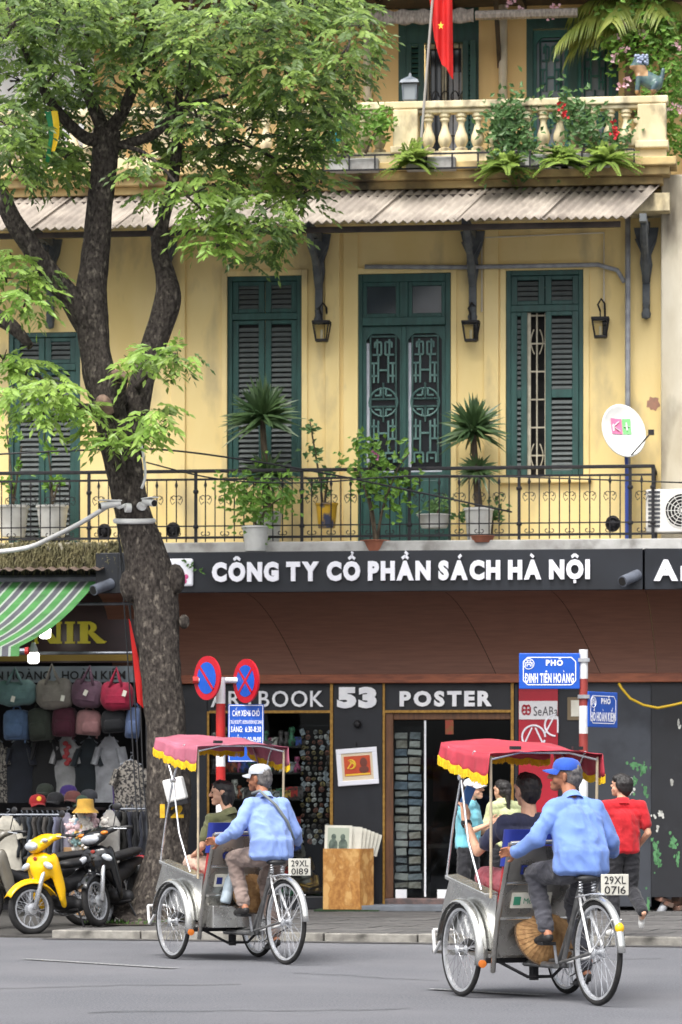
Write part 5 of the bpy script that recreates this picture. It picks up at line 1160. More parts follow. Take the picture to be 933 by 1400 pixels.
# the mossy ledge and rusty eave left of the trunk
le = thing('mossy_ledge', 'weathered concrete ledge hung with dry moss left of the trunk', 'ledge', F(70, 778, -1.3), W=FM)
x0, x1 = -7, fp(172, 760, -1.25)[0]; z1_, z0_ = fp(70, 742, -1.2)[1], fp(70, 776, -1.2)[1]
B().bx(x0, x1, -1.2, -.2, z0_, z1_).build('concrete', m_white_w, le, W=FM)
k = B(); q = random.Random(5)
for i in range(2600):
    x = q.uniform(-5, x1); z = q.uniform(z0_ + .02, z1_ + .03); blade(k, (x, -1.21, z), (q.uniform(-.4, .4), -.5, q.uniform(-1, .3)), q.uniform(.05, .14), .012, .4, 2)
m_moss = mat('dry_moss', (120, 112, 78), (86, 84, 60), scale=4, rough=.95); o = k.build('moss', m_moss, le, W=FM); o['kind'] = 'stuff'
k = B(); n = 60; zz_ = fp(70, 779, -1.5)[1]
k.grid([[V((-6 + (x1 - .25 + 6) * i / (n * 2), -1.5 + j * .4, zz_ + .015 * math.cos(i * 1.3) + j * .06)) for i in range(n * 2 + 1)] for j in range(4)]); k.build('rusty_eave', mat('rusty_sheet', (110, 92, 80), (78, 66, 60), scale=6, rough=.8), le, W=FM, smooth=True, solid=.01)
B().bx(-7, x1, -1.1, .3, fp(70, 800, -1.2)[1], z0_ - .01).build('gap_shade', m_dark, le, W=FM)  # dark block standing in for the shade in the gap below the ledge

# ---------------------------------------------------------------- terrace planting
DTb = -.62
bush('terrace_shrub', 'rounded green shrub in a planter before the balusters', [[(700, 225), (698, 190), (705, 160)]], [(700, 160, 34, 150), (690, 175, 30, 100), (712, 215, 34, 130), (695, 200, 30, 90)], DTb, m_pd, pot=(m_conc, .14, .2, (693, 230)))
bush('rose_shrub', 'dark shrub with red flowers before the balusters near the lion', [[(800, 225), (798, 190), (805, 160)], [(800, 225), (830, 190)]], [(790, 165, 34, 110), (808, 190, 34, 100), (845, 190, 26, 60), (780, 145, 26, 50)], DTb, m_pd, flower=(m_flr, [(838, 172), (845, 178), (840, 184), (768, 145), (772, 156)]))
bush('leafy_shrub', 'leafy green shrub at the terrace edge beside the tree crown', [[(470, 225), (475, 190)], [(500, 210), (515, 175)]], [(470, 175, 40, 130), (450, 200, 36, 110), (505, 175, 26, 60), (525, 165, 20, 40)], DTb, m_pl)
bush('flowering_vine', 'bushy vine with pale pink flowers behind the lion statue', [[(900, 200), (905, 120), (895, 40)]], [(915, 120, 50, 260), (890, 60, 50, 220), (925, 60, 40, 140), (905, 160, 36, 120), (840, 30, 30, 70), (850, 70, 26, 60), (930, 200, 24, 60), (885, 25, 40, 120)], .35, m_pl, flower=(m_flw, [(845, 20), (852, 35), (842, 50), (855, 68), (840, 80), (858, 112), (850, 118), (925, 60), (932, 66), (920, 145), (930, 150), (880, 48), (700, 5), (712, 12), (755, 22), (760, 12), (918, 30)]), cat='vine')
def fern(px, py, r_px, label, n=60):
    py -= 8; c = F(px, py, DTb - .16); t = thing('fern', label, 'fern', c, W=FM); q = random.Random(int(px)); k = B(); s = r_px / 112
    for i in range(n):
        a = q.uniform(0, 2 * PI); e = q.uniform(.0, 1.35); d = V((math.cos(a) * math.cos(e), math.sin(a) * .6 * math.cos(e) - .2, math.sin(e))); d.normalize(); L = s * q.uniform(.6, 1.3); q2 = q.uniform(.3, .75); side = d.cross(V((0, 0, 1))); side.normalize()
        for j in range(13):
            u = .12 + .86 * j / 13; p = c + d * L * u - V((0, 0, 1)) * L * q2 * u * u
            for sg in (-1, 1): k.leaf(p, side * sg + d * .4 - V((0, 0, .3)), (0, -1, .4), .1 * (1 - .7 * u), .034)
    k.build('fronds', m_fern, t, W=FM)
fern(562, 232, 44, 'fern spilling over the terrace ledge below the flag'); fern(690, 240, 40, 'fern spilling over the ledge under the rounded shrub'); fern(768, 232, 44, 'fern on the ledge left of the long fern near the lion'); fern(828, 232, 50, 'long-leaved fern on the ledge below the red flowers', 54)
# palm
c = F(866, 22, .55); t = thing('potted_palm', 'slender palm with drooping fronds on the upper terrace', 'palm', F(862, 150, .55), W=FM)
B().tube([F(862, 160, .55), F(864, 90, .55), c], [.085, .08, .09], 10).build('trunk', mat('palm_trunk', (112, 96, 74), (84, 72, 56), scale=14, rough=.9, stretch=(1, 1, 4)), t, W=FM, smooth=True)
k = B(); q = random.Random(2); m_palm = mat('palm_frond', (150, 158, 74), (112, 128, 54), scale=3, rough=.5, trans=.25)
for a, e, L in ((2.7, .5, 1.0), (3.1, .8, 1.1), (3.5, .35, 1.05), (.3, .5, 1.0), (-.2, .7, 1.0), (.7, .9, .9), (4.4, .5, .9), (5.2, .6, 1.0), (2.2, 1.0, .9), (3.0, .15, .8), (0.05, .2, .8), (4.9, 1.1, .8)):
    d = V((math.cos(a) * math.cos(e), math.sin(a) * math.cos(e) * .7, math.sin(e))); side = d.cross(V((0, 0, 1))); side.normalize()
    for j in range(34):
        u = .12 + .88 * j / 34; p = c + V((0, 0, .05)) + d * L * u - V((0, 0, 1)) * L * .75 * u * u
        for sg in (-1, 1): blade(k, p, side * sg * .7 + d * .5 - V((0, 0, .5 + .3 * q.random())), .42 * (1.05 - u * .55), .022, .7, 3)
k.build('fronds', m_palm, t, W=FM)
k = B()
for i in range(26): k.ell(c + V((q.uniform(-.1, .1), q.uniform(-.1, .1), q.uniform(-.12, .06))), .035, 6)
k.build('crown_base', m_stem, t, W=FM)
# guardian lion
lc = F(884, 128, DB); t = thing('lion_statue', 'small blue and buff glazed lion on the balustrade end', 'statue', lc, W=FM); W_ = FM @ Matrix.Translation(lc)
b_ = lump([((.1, 0, .12), (.1, .07, .1), (-.04, 0, .2), (.08, .07, .1)), ((-.06, 0, .24), (.08, .075, .08), (-.09, 0, .36), (.085, .08, .08)), ((-.13, -.02, .33), .05, (-.17, -.02, .32), .035), ((-.09, -.05, .2), .035, (-.11, -.05, .02), .028), ((-.09, .05, .2), .035, (-.11, .05, .02), .028), ((.12, -.06, .1), .05, (.08, -.07, .03), .035), ((.12, .06, .1), .05, (.08, .07, .03), .035), ((.18, 0, .16), .03, (.2, 0, .28), .025)], .012, 1)
mb_, mo_ = mat('glaze_teal', (88, 112, 104), (58, 78, 90), scale=14, rough=.3), mat('glaze_buff', (176, 138, 96), (140, 110, 80), scale=12, rough=.35)
setmats(b_, [mb_, mo_], lambda c_: 1 if (c_.z > .2 and c_.z < .33 and c_.x < .02) or c_.z < .03 else 0); put('body', b_, t, W=W_)
k = B()
for i in range(40):
    a = rnd.uniform(0, 6.28); k.ell(V((-.06 + .07 * math.cos(a), .07 * math.sin(a), .4 + rnd.uniform(-.05, .05))), .022, 6)
k.build('mane', mat('glaze_pale', (170, 182, 200), (120, 130, 160), scale=20, rough=.3), t, W=W_, smooth=True)
# garden lantern on the pedestal, flag
gc = F(561, 140, DB); t = thing('pedestal_lantern', 'grey metal lantern standing on the balustrade pedestal', 'lantern', gc, W=FM); m_gl = mat('grey_lantern', (112, 120, 128), (84, 92, 100), scale=8, rough=.5)
k = B(); k.lathe([(.09, 0), (.09, .03)], gc, n=4, m=Matrix.Rotation(PI / 4, 3, 'Z'))
for sx_ in (-1, 1):
    for sy_ in (-1, 1): k.beam(gc + V((sx_ * .075, sy_ * .075, .02)), gc + V((sx_ * .085, sy_ * .085, .22)), .018, .018)
k.lathe([(.1, 0), (.12, .02)], gc, n=4, m=Matrix.Rotation(PI / 4, 3, 'Z')); k.build('cage', m_gl, t, W=FM)
B().lathe([(.17, .22), (.14, .26), (.03, .31), (.015, .35), (0, .36)], gc, n=4, m=Matrix.Rotation(PI / 4, 3, 'Z')).build('cap', m_gl, t, W=FM)
B().lathe([(.1, .01), (.11, .21)], gc, n=4, m=Matrix.Rotation(PI / 4, 3, 'Z')).build('glass', mat('lantern_frost', (134, 140, 144), None, rough=.3), t, W=FM)
f0, f1 = F(575, 205, DB - .2), F(594, -30, DB - .2); t = thing('national_flag', 'red flag with a yellow star hanging from a pole on the terrace', 'flag', f0, W=FM)
B().tube([f0, f1], .016, 8).build('flag_pole', mat('flag_pole', (150, 146, 140), None, rough=.5), t, W=FM)
k = B(); top0, n = F(590, -8, DB - .22), 14; P = []
for j in range(n + 1):
    v = j / n; row = []; wdt = .26 * (1 - .35 * v) + .02
    for i in range(13):
        u = i / 12; xx = top0.x + u * wdt + v * .06 - .03 + (.04 * v if u > .5 else 0); row.append(V((xx, top0.y + .05 * math.sin(u * 13 + v * 1.5) * (1 - .2 * v), top0.z - v * (1.02 - .5 * (1 - u) ** 1.5 * (1 if True else 0)) )))
    P.append(row)
fl_m = mat('flag_red', (214, 34, 30), (196, 26, 26), scale=4, rough=.7, trans=.15); k.grid(P); k.build('flag_cloth', fl_m, t, W=FM, smooth=True)
k = B(); sc_ = F(603, 35, DB - .31); k.prism([(sc_.x + (.05 if i % 2 == 0 else .02) * .75 * math.sin(i * PI / 5), sc_.z + (.05 if i % 2 == 0 else .02) * math.cos(i * PI / 5)) for i in range(10)], sc_.y - .004, sc_.y); k.build('star', m_yl, t, W=FM)
# planter rail with troughs on the ledge
t = thing('planter_rail', 'thin black iron planter rail on the ledge below the balusters', 'rail', F(700, 225, DTb), W=FM); k = B(); za_ = fp(700, 208, DTb - .15)[1]; zb2 = fp(700, 228, DTb - .15)[1]
xa_, xb_ = fp(445, 215, DTb)[0], fp(868, 215, DTb)[0]
for z in (za_, zb2): k.bx(xa_, xb_, DTb - .17, DTb - .15, z - .01, z + .01)
for i in range(13): x = xa_ + (xb_ - xa_) * i / 12; k.bx(x - .01, x + .01, DTb - .172, DTb - .148, zb2, za_)
k.build('rail', m_iron, t, W=FM)
for px in (485, 590, 745, 800):
    c = F(px, 224, DTb); k = B(); k.bx(c.x - .3, c.x + .3, DTb - .12, DTb + .08, zb2 + .0, zb2 + .15); tag(k.build('planter_trough', m_conc, W=FM, bevel=.015, recenter=True), {485: 'grey trough at the left end of the planter rail', 590: 'grey trough under the flag behind the planter rail', 745: 'grey trough right of the rounded shrub', 800: 'grey trough under the red flowers'}[px], 'planter', group='terrace planters')
for px, lb in ((408, 'blue plastic pail behind the terrace balusters'), (458, 'turquoise plastic pail on the terrace ledge')):
    clay(px, 196, DTb if px > 420 else DB + .5, .09, .22, lb, mat('pail_%d' % px, (70, 110, 200) if px < 420 else (60, 170, 200), None, rough=.4), 'plastic_pail')
k = B(); x0_, z1s = fp(-40, 20, .9); x1_, z0s = fp(128, 215, .9); P = [[V((x0_ + (x1_ - x0_) * i / 30, .9 + .03 * math.sin(i * 1.3), z0s + (z1s - z0s) * j / 6)) for i in range(31)] for j in range(7)]
tag(k.grid(P).build('gap_backdrop', mat('pale_sheet', (222, 224, 226), (202, 204, 208), scale=3, rough=.9), W=FM, smooth=True, solid=.012, recenter=True), 'pale sheet added on the terrace to whiten the gaps in the tree crown', 'screen')  # added backdrop: makes the gaps between the leaves look white
# banners in the tree and by the trunk
k = B(); P = []
c0 = at(70, 152, YT - 1.0)
for j in range(15):
    v = j / 14; P.append([V((c0.x + (-.07 + u * .14) * (1 - .5 * v) + .03 * math.sin(v * 4), c0.y + .03 * math.sin(u * 6 + v * 5), c0.z - v * .54)) for u in (0, .25, .5, .75, 1)])
b1 = thing('hanging_banner', 'green and yellow banner hanging among the tree leaves', 'banner', c0)
B().grid([r_[:3] for r_ in P]).build('green_half', mat('banner_green', (20, 120, 70), None, rough=.6), b1, W=I4, smooth=True); B().grid([r_[2:] for r_ in P[:12]]).build('yellow_half', mat('banner_yellow', (236, 196, 30), None, rough=.6), b1, W=I4, smooth=True)
P = []
for j in range(12):
    v = j / 11; a = at(176 + 12 * v, 845 + 115 * v, YT + .5); b = at(179 + 17 * min(1, v * 1.5), 850 + 118 * v, YT + .45); P.append([a.lerp(b, u) + V((0, .03 * math.sin(u * 5 + v * 3), 0)) for u in (0, .33, .66, 1)])
tag(B().grid(P).build('red_pennant', fl_m, smooth=True, recenter=True), 'narrow red flag hanging left of the trunk', 'flag')
# ================================================================ the souvenir stall left of the tree
sv = thing('souvenir_shop', 'open souvenir shop with a maroon sign behind the motorbikes', 'shop', F(90, 1246, 0), W=FM)
sx0, sx1 = -6.6, fp(246, 1000, -.1)[0]
k = B(); k.bx(sx0, sx1, 2.3, 2.4, 0, 4.3); k.bx(sx0 - .1, sx0, -.9, 2.4, 0, 4.3); k.bx(sx1 - .12, sx1 - .01, -.1, 2.4, PZ, 4.3); k.bx(sx0, sx1, -.9, 2.4, 4.0, 4.1); k.bx(sx0, sx1, -.3, 2.3, PZ - .02, PZ + .05)
k.build('room', mat('stall_interior', (44, 42, 46), (32, 31, 35), scale=2, rough=.9), sv, W=FM)
m_mar = mat('maroon_sign', (58, 26, 34), (46, 20, 28), scale=3, rough=.3)
DV = -.55
z1_, z0_ = fp(90, 812, DV)[1], fp(90, 906, DV)[1]; xr_ = fp(188, 860, DV)[0]
B().bx(sx0, xr_, DV, DV + .06, z0_, z1_).build('sign_board', m_mar, sv, W=FM)
B().bx(sx0, xr_, DV - .012, DV, z0_ + .02, z0_ + .1).build('gold_band', mat('sign_gold', (150, 120, 40), None, rough=.5), sv, W=FM)
m_nir = mat('sign_yellow', (222, 206, 44), (206, 188, 36), scale=5, rough=.4)
zc0, zc1 = fp(90, 880, DV)[1], fp(90, 850, DV)[1]; hh = zc1 - zc0
def serif(ch, x, w_):
    b = B(); y0, y1 = DV - .02, DV - .001; tk = w_ * .34; sf = hh * .1
    def post(a, t_): b.bx(a, a + t_, y0, y1, zc0, zc1); b.bx(a - t_ * .3, a + t_ * 1.3, y0 - .001, y1, zc0, zc0 + sf); b.bx(a - t_ * .3, a + t_ * 1.3, y0 - .001, y1, zc1 - sf, zc1)
    if ch == 'I': post(x, tk)
    if ch == 'N':
        post(x, tk * .45); post(x + w_ * .86, tk * .45); b.prism([(x, zc1), (x + tk * 1.1, zc1), (x + w_, zc0), (x + w_ - tk * 1.1, zc0)], y0 - .003, y1)
    if ch == 'R':
        post(x, tk); n = 10; c = (x + tk, zc1 - hh * .27)
        for i in range(n):
            a0, a1 = PI / 2 - PI * i / n, PI / 2 - PI * (i + 1) / n; ro, ri = hh * .27, hh * .15
            b.prism([(c[0] + ro * 1.5 * math.cos(a0), c[1] + ro * math.sin(a0)), (c[0] + ro * 1.5 * math.cos(a1), c[1] + ro * math.sin(a1)), (c[0] + ri * .8 * math.cos(a1), c[1] + ri * math.sin(a1)), (c[0] + ri * .8 * math.cos(a0), c[1] + ri * math.sin(a0))], y0 - .002, y1)
        b.prism([(x + tk * .9, zc0 + hh * .5), (x + tk * 1.8, zc0 + hh * .5), (x + w_ * 1.02, zc0 + hh * .12), (x + w_ * 1.15, zc0 + hh * .1), (x + w_ * 1.05, zc0), (x + w_ * .72, zc0)], y0 - .004, y1)
    b.build('letter', m_nir, sv, W=FM)
def VX(px): return fp(px, 865, DV)[0]
serif('N', VX(46), VX(83) - VX(46)); serif('I', VX(92), VX(117) - VX(92)); serif('R', VX(110), VX(142) - VX(110))
DW = -.7
B().bx(sx0, fp(186, 920, DW)[0], DW, DW + .02, fp(90, 933, DW)[1], fp(90, 911, DW)[1]).build('address_strip', mat('strip_pale', (128, 136, 144), (108, 116, 124), scale=3, rough=.6), sv, W=FM)
letters('ĐINH TIÊN HOÀNG - HOÀN KIẾM', fp(-70, 920, DW)[0], fp(172, 920, DW)[0], fp(90, 929, DW)[1], fp(90, 917, DW)[1], DW - .006, m_iron, sv, FM, bold=.02, ext=.006)
m_gpipe = mat('dull_steel', (124, 128, 136), (96, 100, 108), scale=9, rough=.45, metal=.5)
for py, d in ((826, -1.0), (893, -1.35)):
    tag(B().tube([(sx0, d, fp(90, py, d)[1]), (fp(186, py, d)[0], d, fp(90, py, d)[1])], .018, 8).build('hanging_rail', m_gpipe, W=FM, recenter=True), {826: 'upper steel rail across the maroon sign', 893: 'lower steel rail that the travel bags hang from'}[py], 'rail')
# striped awning
m_ag, m_ad, m_al = mat('awning_green', (86, 150, 84), (72, 132, 72), scale=5, rough=.7, trans=.25, c3=(70, 104, 70), s3=3), mat('awning_grey', (96, 96, 104), (82, 82, 90), scale=5, rough=.7, trans=.2), mat('awning_pale', (164, 176, 164), None, rough=.7, trans=.2)
br, fr_ = F(133, 795, -1.2), F(27, 884, -3.3); t = thing('striped_awning', 'green and grey striped awning slanting out at the left', 'awning', fr_, W=FM)
aw = B(); x = 0; seq = [(0, .1), (2, .028), (1, .075), (2, .028)]; i = 0
while x < 4.2:
    mi, sw = seq[i % 4]; aw.mi(mi); P = []
    for j in range(7):
        v = j / 6; a = br.lerp(fr_, v) - V((0, 0, .1 * math.sin(v * PI) + 0)); P.append([a - V((x, 0, 0)), a - V((min(x + sw, 4.2), 0, 0))])
    aw.grid(P); aw.add([fr_ - V((x, .0, 0)), fr_ - V((x + sw, 0, 0)), fr_ - V((x + sw, .02, .11)), fr_ - V((x, .02, .11))], [(0, 1, 2, 3)])
    x += sw; i += 1
aw.build('striped_cloth', [m_ag, m_ad, m_al], t, W=FM)
k = B(); k.tube([fr_ + V((.06, .03, -.05)), fr_ + V((-4.2, .03, -.05))], .035, 8); k.build('front_bar', m_gpipe, t, W=FM)
k = B(); k.tube([fr_ + V((.06, .03, -.05)), fr_ + V((.1, .03, -.05))], .045, 10); k.build('bar_cap', m_pr_, t, W=FM)
k = B(); k.tube([br + V((.0, .1, .03)), br + V((-4.2, .1, .03))], .06, 10); k.build('roller', m_gpipe, t, W=FM)
k = B(); el = br.lerp(fr_, .5) + V((-.5, 0, -.25)); k.tube([br + V((-.3, 0, -.1)), el, fr_ + V((-.3, 0, -.06))], .02, 6); k.build('folding_arm', m_gpipe, t, W=FM)
# lit bulbs
m_bulb = emit('bulb_glow', (255, 250, 240), 3.0)
for px, py, d, lb in ((62, 864, -1.3, 'lit white bulb in front of the yellow sign letters'), (46, 898, -1.6, 'lit white bulb hanging above the teal travel bag')):
    c = F(px, py, d); t = thing('light_bulb', lb, 'light bulb', c, W=FM, group='lit bulbs of the souvenir shop')
    B().lathe([(0, -.08), (.04, -.08), (.068, -.06), (.072, .03), (.055, .05)], c, n=16).build('diffuser', m_bulb, t, W=FM, smooth=True)
    B().lathe([(.06, .05), (.05, .1), (.03, .14), (.02, .17), (0, .17)], c, n=14).build('cap', mat('bulb_cap', (180, 184, 184), None, rough=.4), t, W=FM, smooth=True)
    B().tube([c + V((0, 0, .16)), c + V((.02, .1, .5))], .008, 5).build('flex', m_cab, t, W=FM)
# travel bags
def cloth(n, c):
    c = tuple(int(v * .88) for v in c)  # shade of awning and tree put into the colour: every cloth darkened
    return mat(n, c, tuple(int(v * .8) for v in c), scale=7, rough=.85, bump=.4, bscale=30, c3=tuple(min(255, int(v * 1.12) + 4) for v in c), s3=4, sheen=.1)
def duffel(px0, px1, py0, py1, c, label, rot=0):
    d = -1.45; j_ = random.Random(int(px0)); py0 += j_.uniform(-4, 3); py1 += j_.uniform(-3, 5); rot += j_.uniform(-.12, .12); a, b = F(px0, py1, d), F(px1, py0, d); w_, h_ = b.x - a.x, b.z - a.z; cc = (a + b) / 2; W_ = FM @ Matrix.Translation(cc) @ Matrix.Rotation(rot, 4, 'Y')
    t = thing('travel_bag', label, 'bag', cc - V((0, 0, h_ / 2)), W=FM, group='bags hung at the souvenir shop'); m_ = cloth('bag_' + str(c), c)
    My = Matrix(((0, 0, 1), (1, 0, 0), (0, 1, 0)))
    rings = []
    for i in range(11):
        u = i / 10; s = (1 - abs(2 * u - 1) ** 5) ** .35 if 0 < i < 10 else .55; rings.append((V(((u - .5) * w_, 0, -.012 * math.sin(u * PI) + .008 * math.sin(u * 11))), (.12 * s, h_ / 2 * s * (1 + .04 * math.sin(u * 9))), .7, My))
    me = loft(rings, 20).mesh('bag_body', m_, smooth=True); wrinkle(me, .012, (14, 14, 9), seed=int(px0)); put('bag_body', me, t, W=W_)
    k = B()
    for y in (-.1, -.06): k.tube([(-w_ * .2, y, h_ * .3), (-w_ * .12, y, h_ * .6), (0, y * .5, h_ * .98), (w_ * .1, y, h_ * .62), (w_ * .2, y, h_ * .3)], .017, 6)
    k.build('handles', m_, t, W=W_, smooth=True)
    k = B(); k.bx(-w_ * .32, w_ * .32, -.128, -.118, -h_ * .28, h_ * .02); k.build('pocket', m_, t, W=W_, bevel=.01)
    k = B(); k.box((w_ * j_.uniform(-.1, .35), -.15, h_ * j_.uniform(-.3, .1)), (.045, .006, .07), Matrix.Rotation(.3, 3, 'Y')); k.build('price_tag', m_paper, t, W=W_)
duffel(-4, 50, 932, 966, (104, 136, 136), 'teal travel bag hanging leftmost under the maroon sign'); duffel(51, 100, 930, 967, (140, 134, 124), 'grey-beige travel bag between the teal and mauve bags'); duffel(99, 141, 930, 968, (106, 76, 94), 'mauve travel bag between the beige and crimson bags', .2); duffel(139, 182, 936, 968, (166, 20, 62), 'crimson travel bag beside the red flag')
def backpack(px0, px1, c, label, py0=968, py1=1006):
    d = -1.35; j_ = random.Random(int(px0)); py0 += j_.uniform(-3, 4); py1 += j_.uniform(-6, 8); a, b = F(px0 - 1, py1, d), F(px1, py0, d); w_, h_ = b.x - a.x, b.z - a.z; cc = (a + b) / 2; W_ = FM @ Matrix.Translation(cc) @ Matrix.Rotation(j_.uniform(-.14, .14), 4, 'Y') @ Matrix.Rotation(j_.uniform(-.4, .4), 4, 'Z')
    t = thing('backpack', label, 'backpack', cc - V((0, 0, h_ / 2)), W=FM, group='backpacks hung under the travel bags'); m_ = cloth('pack_' + str(c), c)
    rings = [(V((0, 0, z)), (w_ / 2 * s, .12 * s), .6) for z, s in ((-h_ / 2, .75), (-h_ * .46, .92), (-h_ * .2, 1), (h_ * .1, .98), (h_ * .33, .92), (h_ * .46, .75), (h_ / 2, .45))]
    me = loft(rings, 20).mesh('bag_body', m_, smooth=True); wrinkle(me, .01, (12, 12, 9), seed=int(px0)); put('bag_body', me, t, W=W_)
    put('front_pocket', wrinkle(loft([(V((0, -.1, z)), (w_ * .36 * s, .05 * s), .6) for z, s in ((-h_ * .42, .8), (-h_ * .3, 1), (-h_ * .05, 1), (h_ * .06, .8))], 16).mesh('p', m_, smooth=True), .006, seed=3), t, W=W_)
    k = B(); k.tube([(-.06, 0, h_ * .45), (-.03, 0, h_ * .62), (.03, 0, h_ * .62), (.06, 0, h_ * .45)], .012, 6); k.tube([(w_ * .3, -.02, h_ * .4), (w_ * .42, -.06, 0), (w_ * .34, -.02, -h_ * .6)], .012, 5); k.build('straps', m_, t, W=W_)
backpack(6, 42, (84, 110, 146), 'dusty blue backpack under the teal travel bag'); backpack(40, 73, (52, 58, 48), 'dark green backpack under the beige travel bag'); backpack(73, 106, (82, 26, 46), 'maroon backpack between dark green and pink backpacks'); backpack(105, 139, (172, 124, 124), 'pink backpack under the mauve travel bag'); backpack(140, 174, (24, 27, 32), 'black backpack under the crimson travel bag'); backpack(173, 192, (90, 110, 150), 'blue backpack half hidden behind the trunk cables')
# hung garments
def tee(px, py_top, w_px, h_px, c, label, d=-1.0, mt=None, cat='shirt', sleeves=True, name='hanging_shirt'):
    top = F(px, py_top, d); s = 1 / 113; w_, h_ = w_px * s, h_px * s; W_ = FM @ Matrix.Translation(top - V((0, 0, h_)))
    t = thing(name, label, cat, top - V((0, 0, h_)), W=FM, group='clothes hung in the souvenir shop'); m_ = mt or cloth('tee_' + str(c), c)
    n = 9; rings = [(V((0, 0, h_ * i / n)), (w_ / 2 * ((.96 + .04 * math.cos(i)) if i < 8 else (.62 if i == 8 else .28)), .045 if i < 8 else .03), .8) for i in range(n + 1)]
    b = loft(rings, 20)
    if sleeves:
        for sg in (-1, 1):
            a0, a1 = V((sg * w_ * .38, 0, h_ * .84)), V((sg * w_ * .53, -.02, h_ * .58)); b.join(loft([(a0, (.09, .035), 1, (a1 - a0).to_track_quat('Z', 'Y').to_matrix()), (a1, (.1, .035), 1, (a1 - a0).to_track_quat('Z', 'Y').to_matrix())], 12))
    me = b.mesh('garment', m_, smooth=60); wrinkle(me, .012, (10, 10, 3), seed=int(px)); put('garment', me, t, W=W_)
    k = B(); k.tube([(-w_ * .3, 0, h_ * .93), (0, 0, h_ * 1.02), (w_ * .3, 0, h_ * .93)], .01, 5); k.tube([(0, 0, h_ * 1.02), (0, 0, h_ * 1.07), (.03, 0, h_ * 1.1), (.03, 0, h_ * 1.13), (0, 0, h_ * 1.14)], .006, 5); k.build('hanger', m_gpipe, t, W=W_)
m_patt = mat('paisley_cloth', (138, 132, 124), (40, 38, 40), scale=38, rough=.8, lo=.46, hi=.54, detail=3)
for px, c, lb in ((-8, (62, 60, 62), 'charcoal patterned shirt hung at the far left of the stall'), (28, (34, 38, 50), 'navy T-shirt hung under the dusty blue backpack'), (63, (28, 28, 30), 'black T-shirt hung under the dark green backpack'), (92, (176, 176, 176), 'white T-shirt with a red print hung under the maroon backpack'), (122, (22, 34, 42), 'dark teal T-shirt hung under the pink backpack'), (150, (170, 172, 178), 'pale grey T-shirt hung under the black backpack')):
    tee(px, 1002 + (px * 7) % 9, 40, 88, c, lb, d=-1.0 - .05 * ((px // 3) % 3), mt=m_patt if px < 0 else None)
k = B(); c = F(92, 1030, -1.06)
for i in range(7): k.ell(c + V((rnd.uniform(-.03, .03), 0, .12 - i * .04)), (.035, .006, .03), 8)
tag(k.build('shirt_print', mat('red_ink', (150, 40, 44), None), W=FM, recenter=True), 'red print on the hung white T-shirt', 'print')
tee(179, 1040, 48, 78, (0, 0, 0), 'black and white paisley blouse hung beside the trunk', d=-1.9, mt=m_patt, sleeves=True)
tee(160, 1062, 12, 50, (84, 56, 140), 'purple scarf hung beside the paisley blouse', d=-1.7, sleeves=False)
# goods table with caps
tz = fp(80, 1104, -2.0)[1]; t = thing('goods_table', 'low table of caps behind the motorbikes', 'table', F(80, 1246, -2.0), W=FM); ta, tb_ = fp(36, 1100, -2)[0], fp(136, 1100, -2)[0]
B().bx(ta, tb_, -2.25, -1.6, tz - .03, tz).build('table_top', shm, t, W=FM)
for x in (ta + .04, tb_ - .04):
    for y in (-2.2, -1.65): B().bx(x - .02, x + .02, y - .02, y + .02, PZ, tz - .03).build('leg', m_iron, t, W=FM)
def cap_mesh(b, M, r=.095, brim=.085, h=.11, bucket=False):
    if bucket:
        c = B(); c.lathe([(r * 1.75, -.02), (r * 1.6, .0), (r * 1.12, .04), (r * 1.05, h * .9), (r * .95, h), (0, h + .005)], n=22); return b.join(c, M)
    c = B(); c.lathe([(r * 1.02, 0), (r * 1.04, h * .25), (r * .98, h * .55), (r * .78, h * .85), (r * .4, h * 1.0), (0, h * 1.04)], n=22)
    P = []
    for j in range(4):
        v = j / 3; P.append([V(((r * 1.0) * math.cos(a) * (1 - .12 * v), (r + brim * v) * math.sin(a) if True else 0, .008 - .03 * v * math.cos(a) ** 2 - .012 * v)) for a in [PI * (.1 + .8 * i / 12) for i in range(13)]])
    c.grid(P); c.grid([[p + V((0, 0, -.006)) for p in r_] for r_ in P]); return b.join(c, M)
for i, (px, py, c, lb, yaw) in enumerate(((52, 1099, (188, 26, 32), 'red cap with a yellow star on the goods table', 200), (76, 1096, (26, 27, 32), 'black cap between the red and maroon caps', 160), (100, 1094, (112, 58, 54), 'faded maroon cap right of the black cap', 170), (94, 1086, (70, 44, 130), 'purple cap on top of the cap pile', 190), (62, 1084, (54, 62, 50), 'olive cap behind the red cap', 170), (122, 1092, (60, 62, 70), 'grey cap at the right of the pile', 150), (110, 1100, (56, 84, 66), 'dark green cap low beside the maroon cap', 190))):
    p = F(px, py, -2.2 if py > 1092 else -1.85); W_ = FM @ Matrix.Translation(p) @ Matrix.Rotation(R(yaw), 4, 'Z')
    o = thing('baseball_cap', lb, 'cap', p, W=FM, group='caps on the goods table'); cap_mesh(B(), I4, r=.1).build('crown', cloth('cap_' + str(c), c), o, W=W_, smooth=True)
    if i == 0: B().ell((0, .1, .06), (.03, .006, .03), 10).build('badge', m_yl, o, W=W_)
p = F(117, 1109, -2.75); o = thing('bucket_hat', 'mustard bucket hat above the plush toys', 'hat', p, W=FM); cap_mesh(B(), I4, bucket=True, r=.09, h=.14).build('crown', cloth('hat_mustard', (214, 166, 62)), o, W=FM @ Matrix.Translation(p), smooth=True)
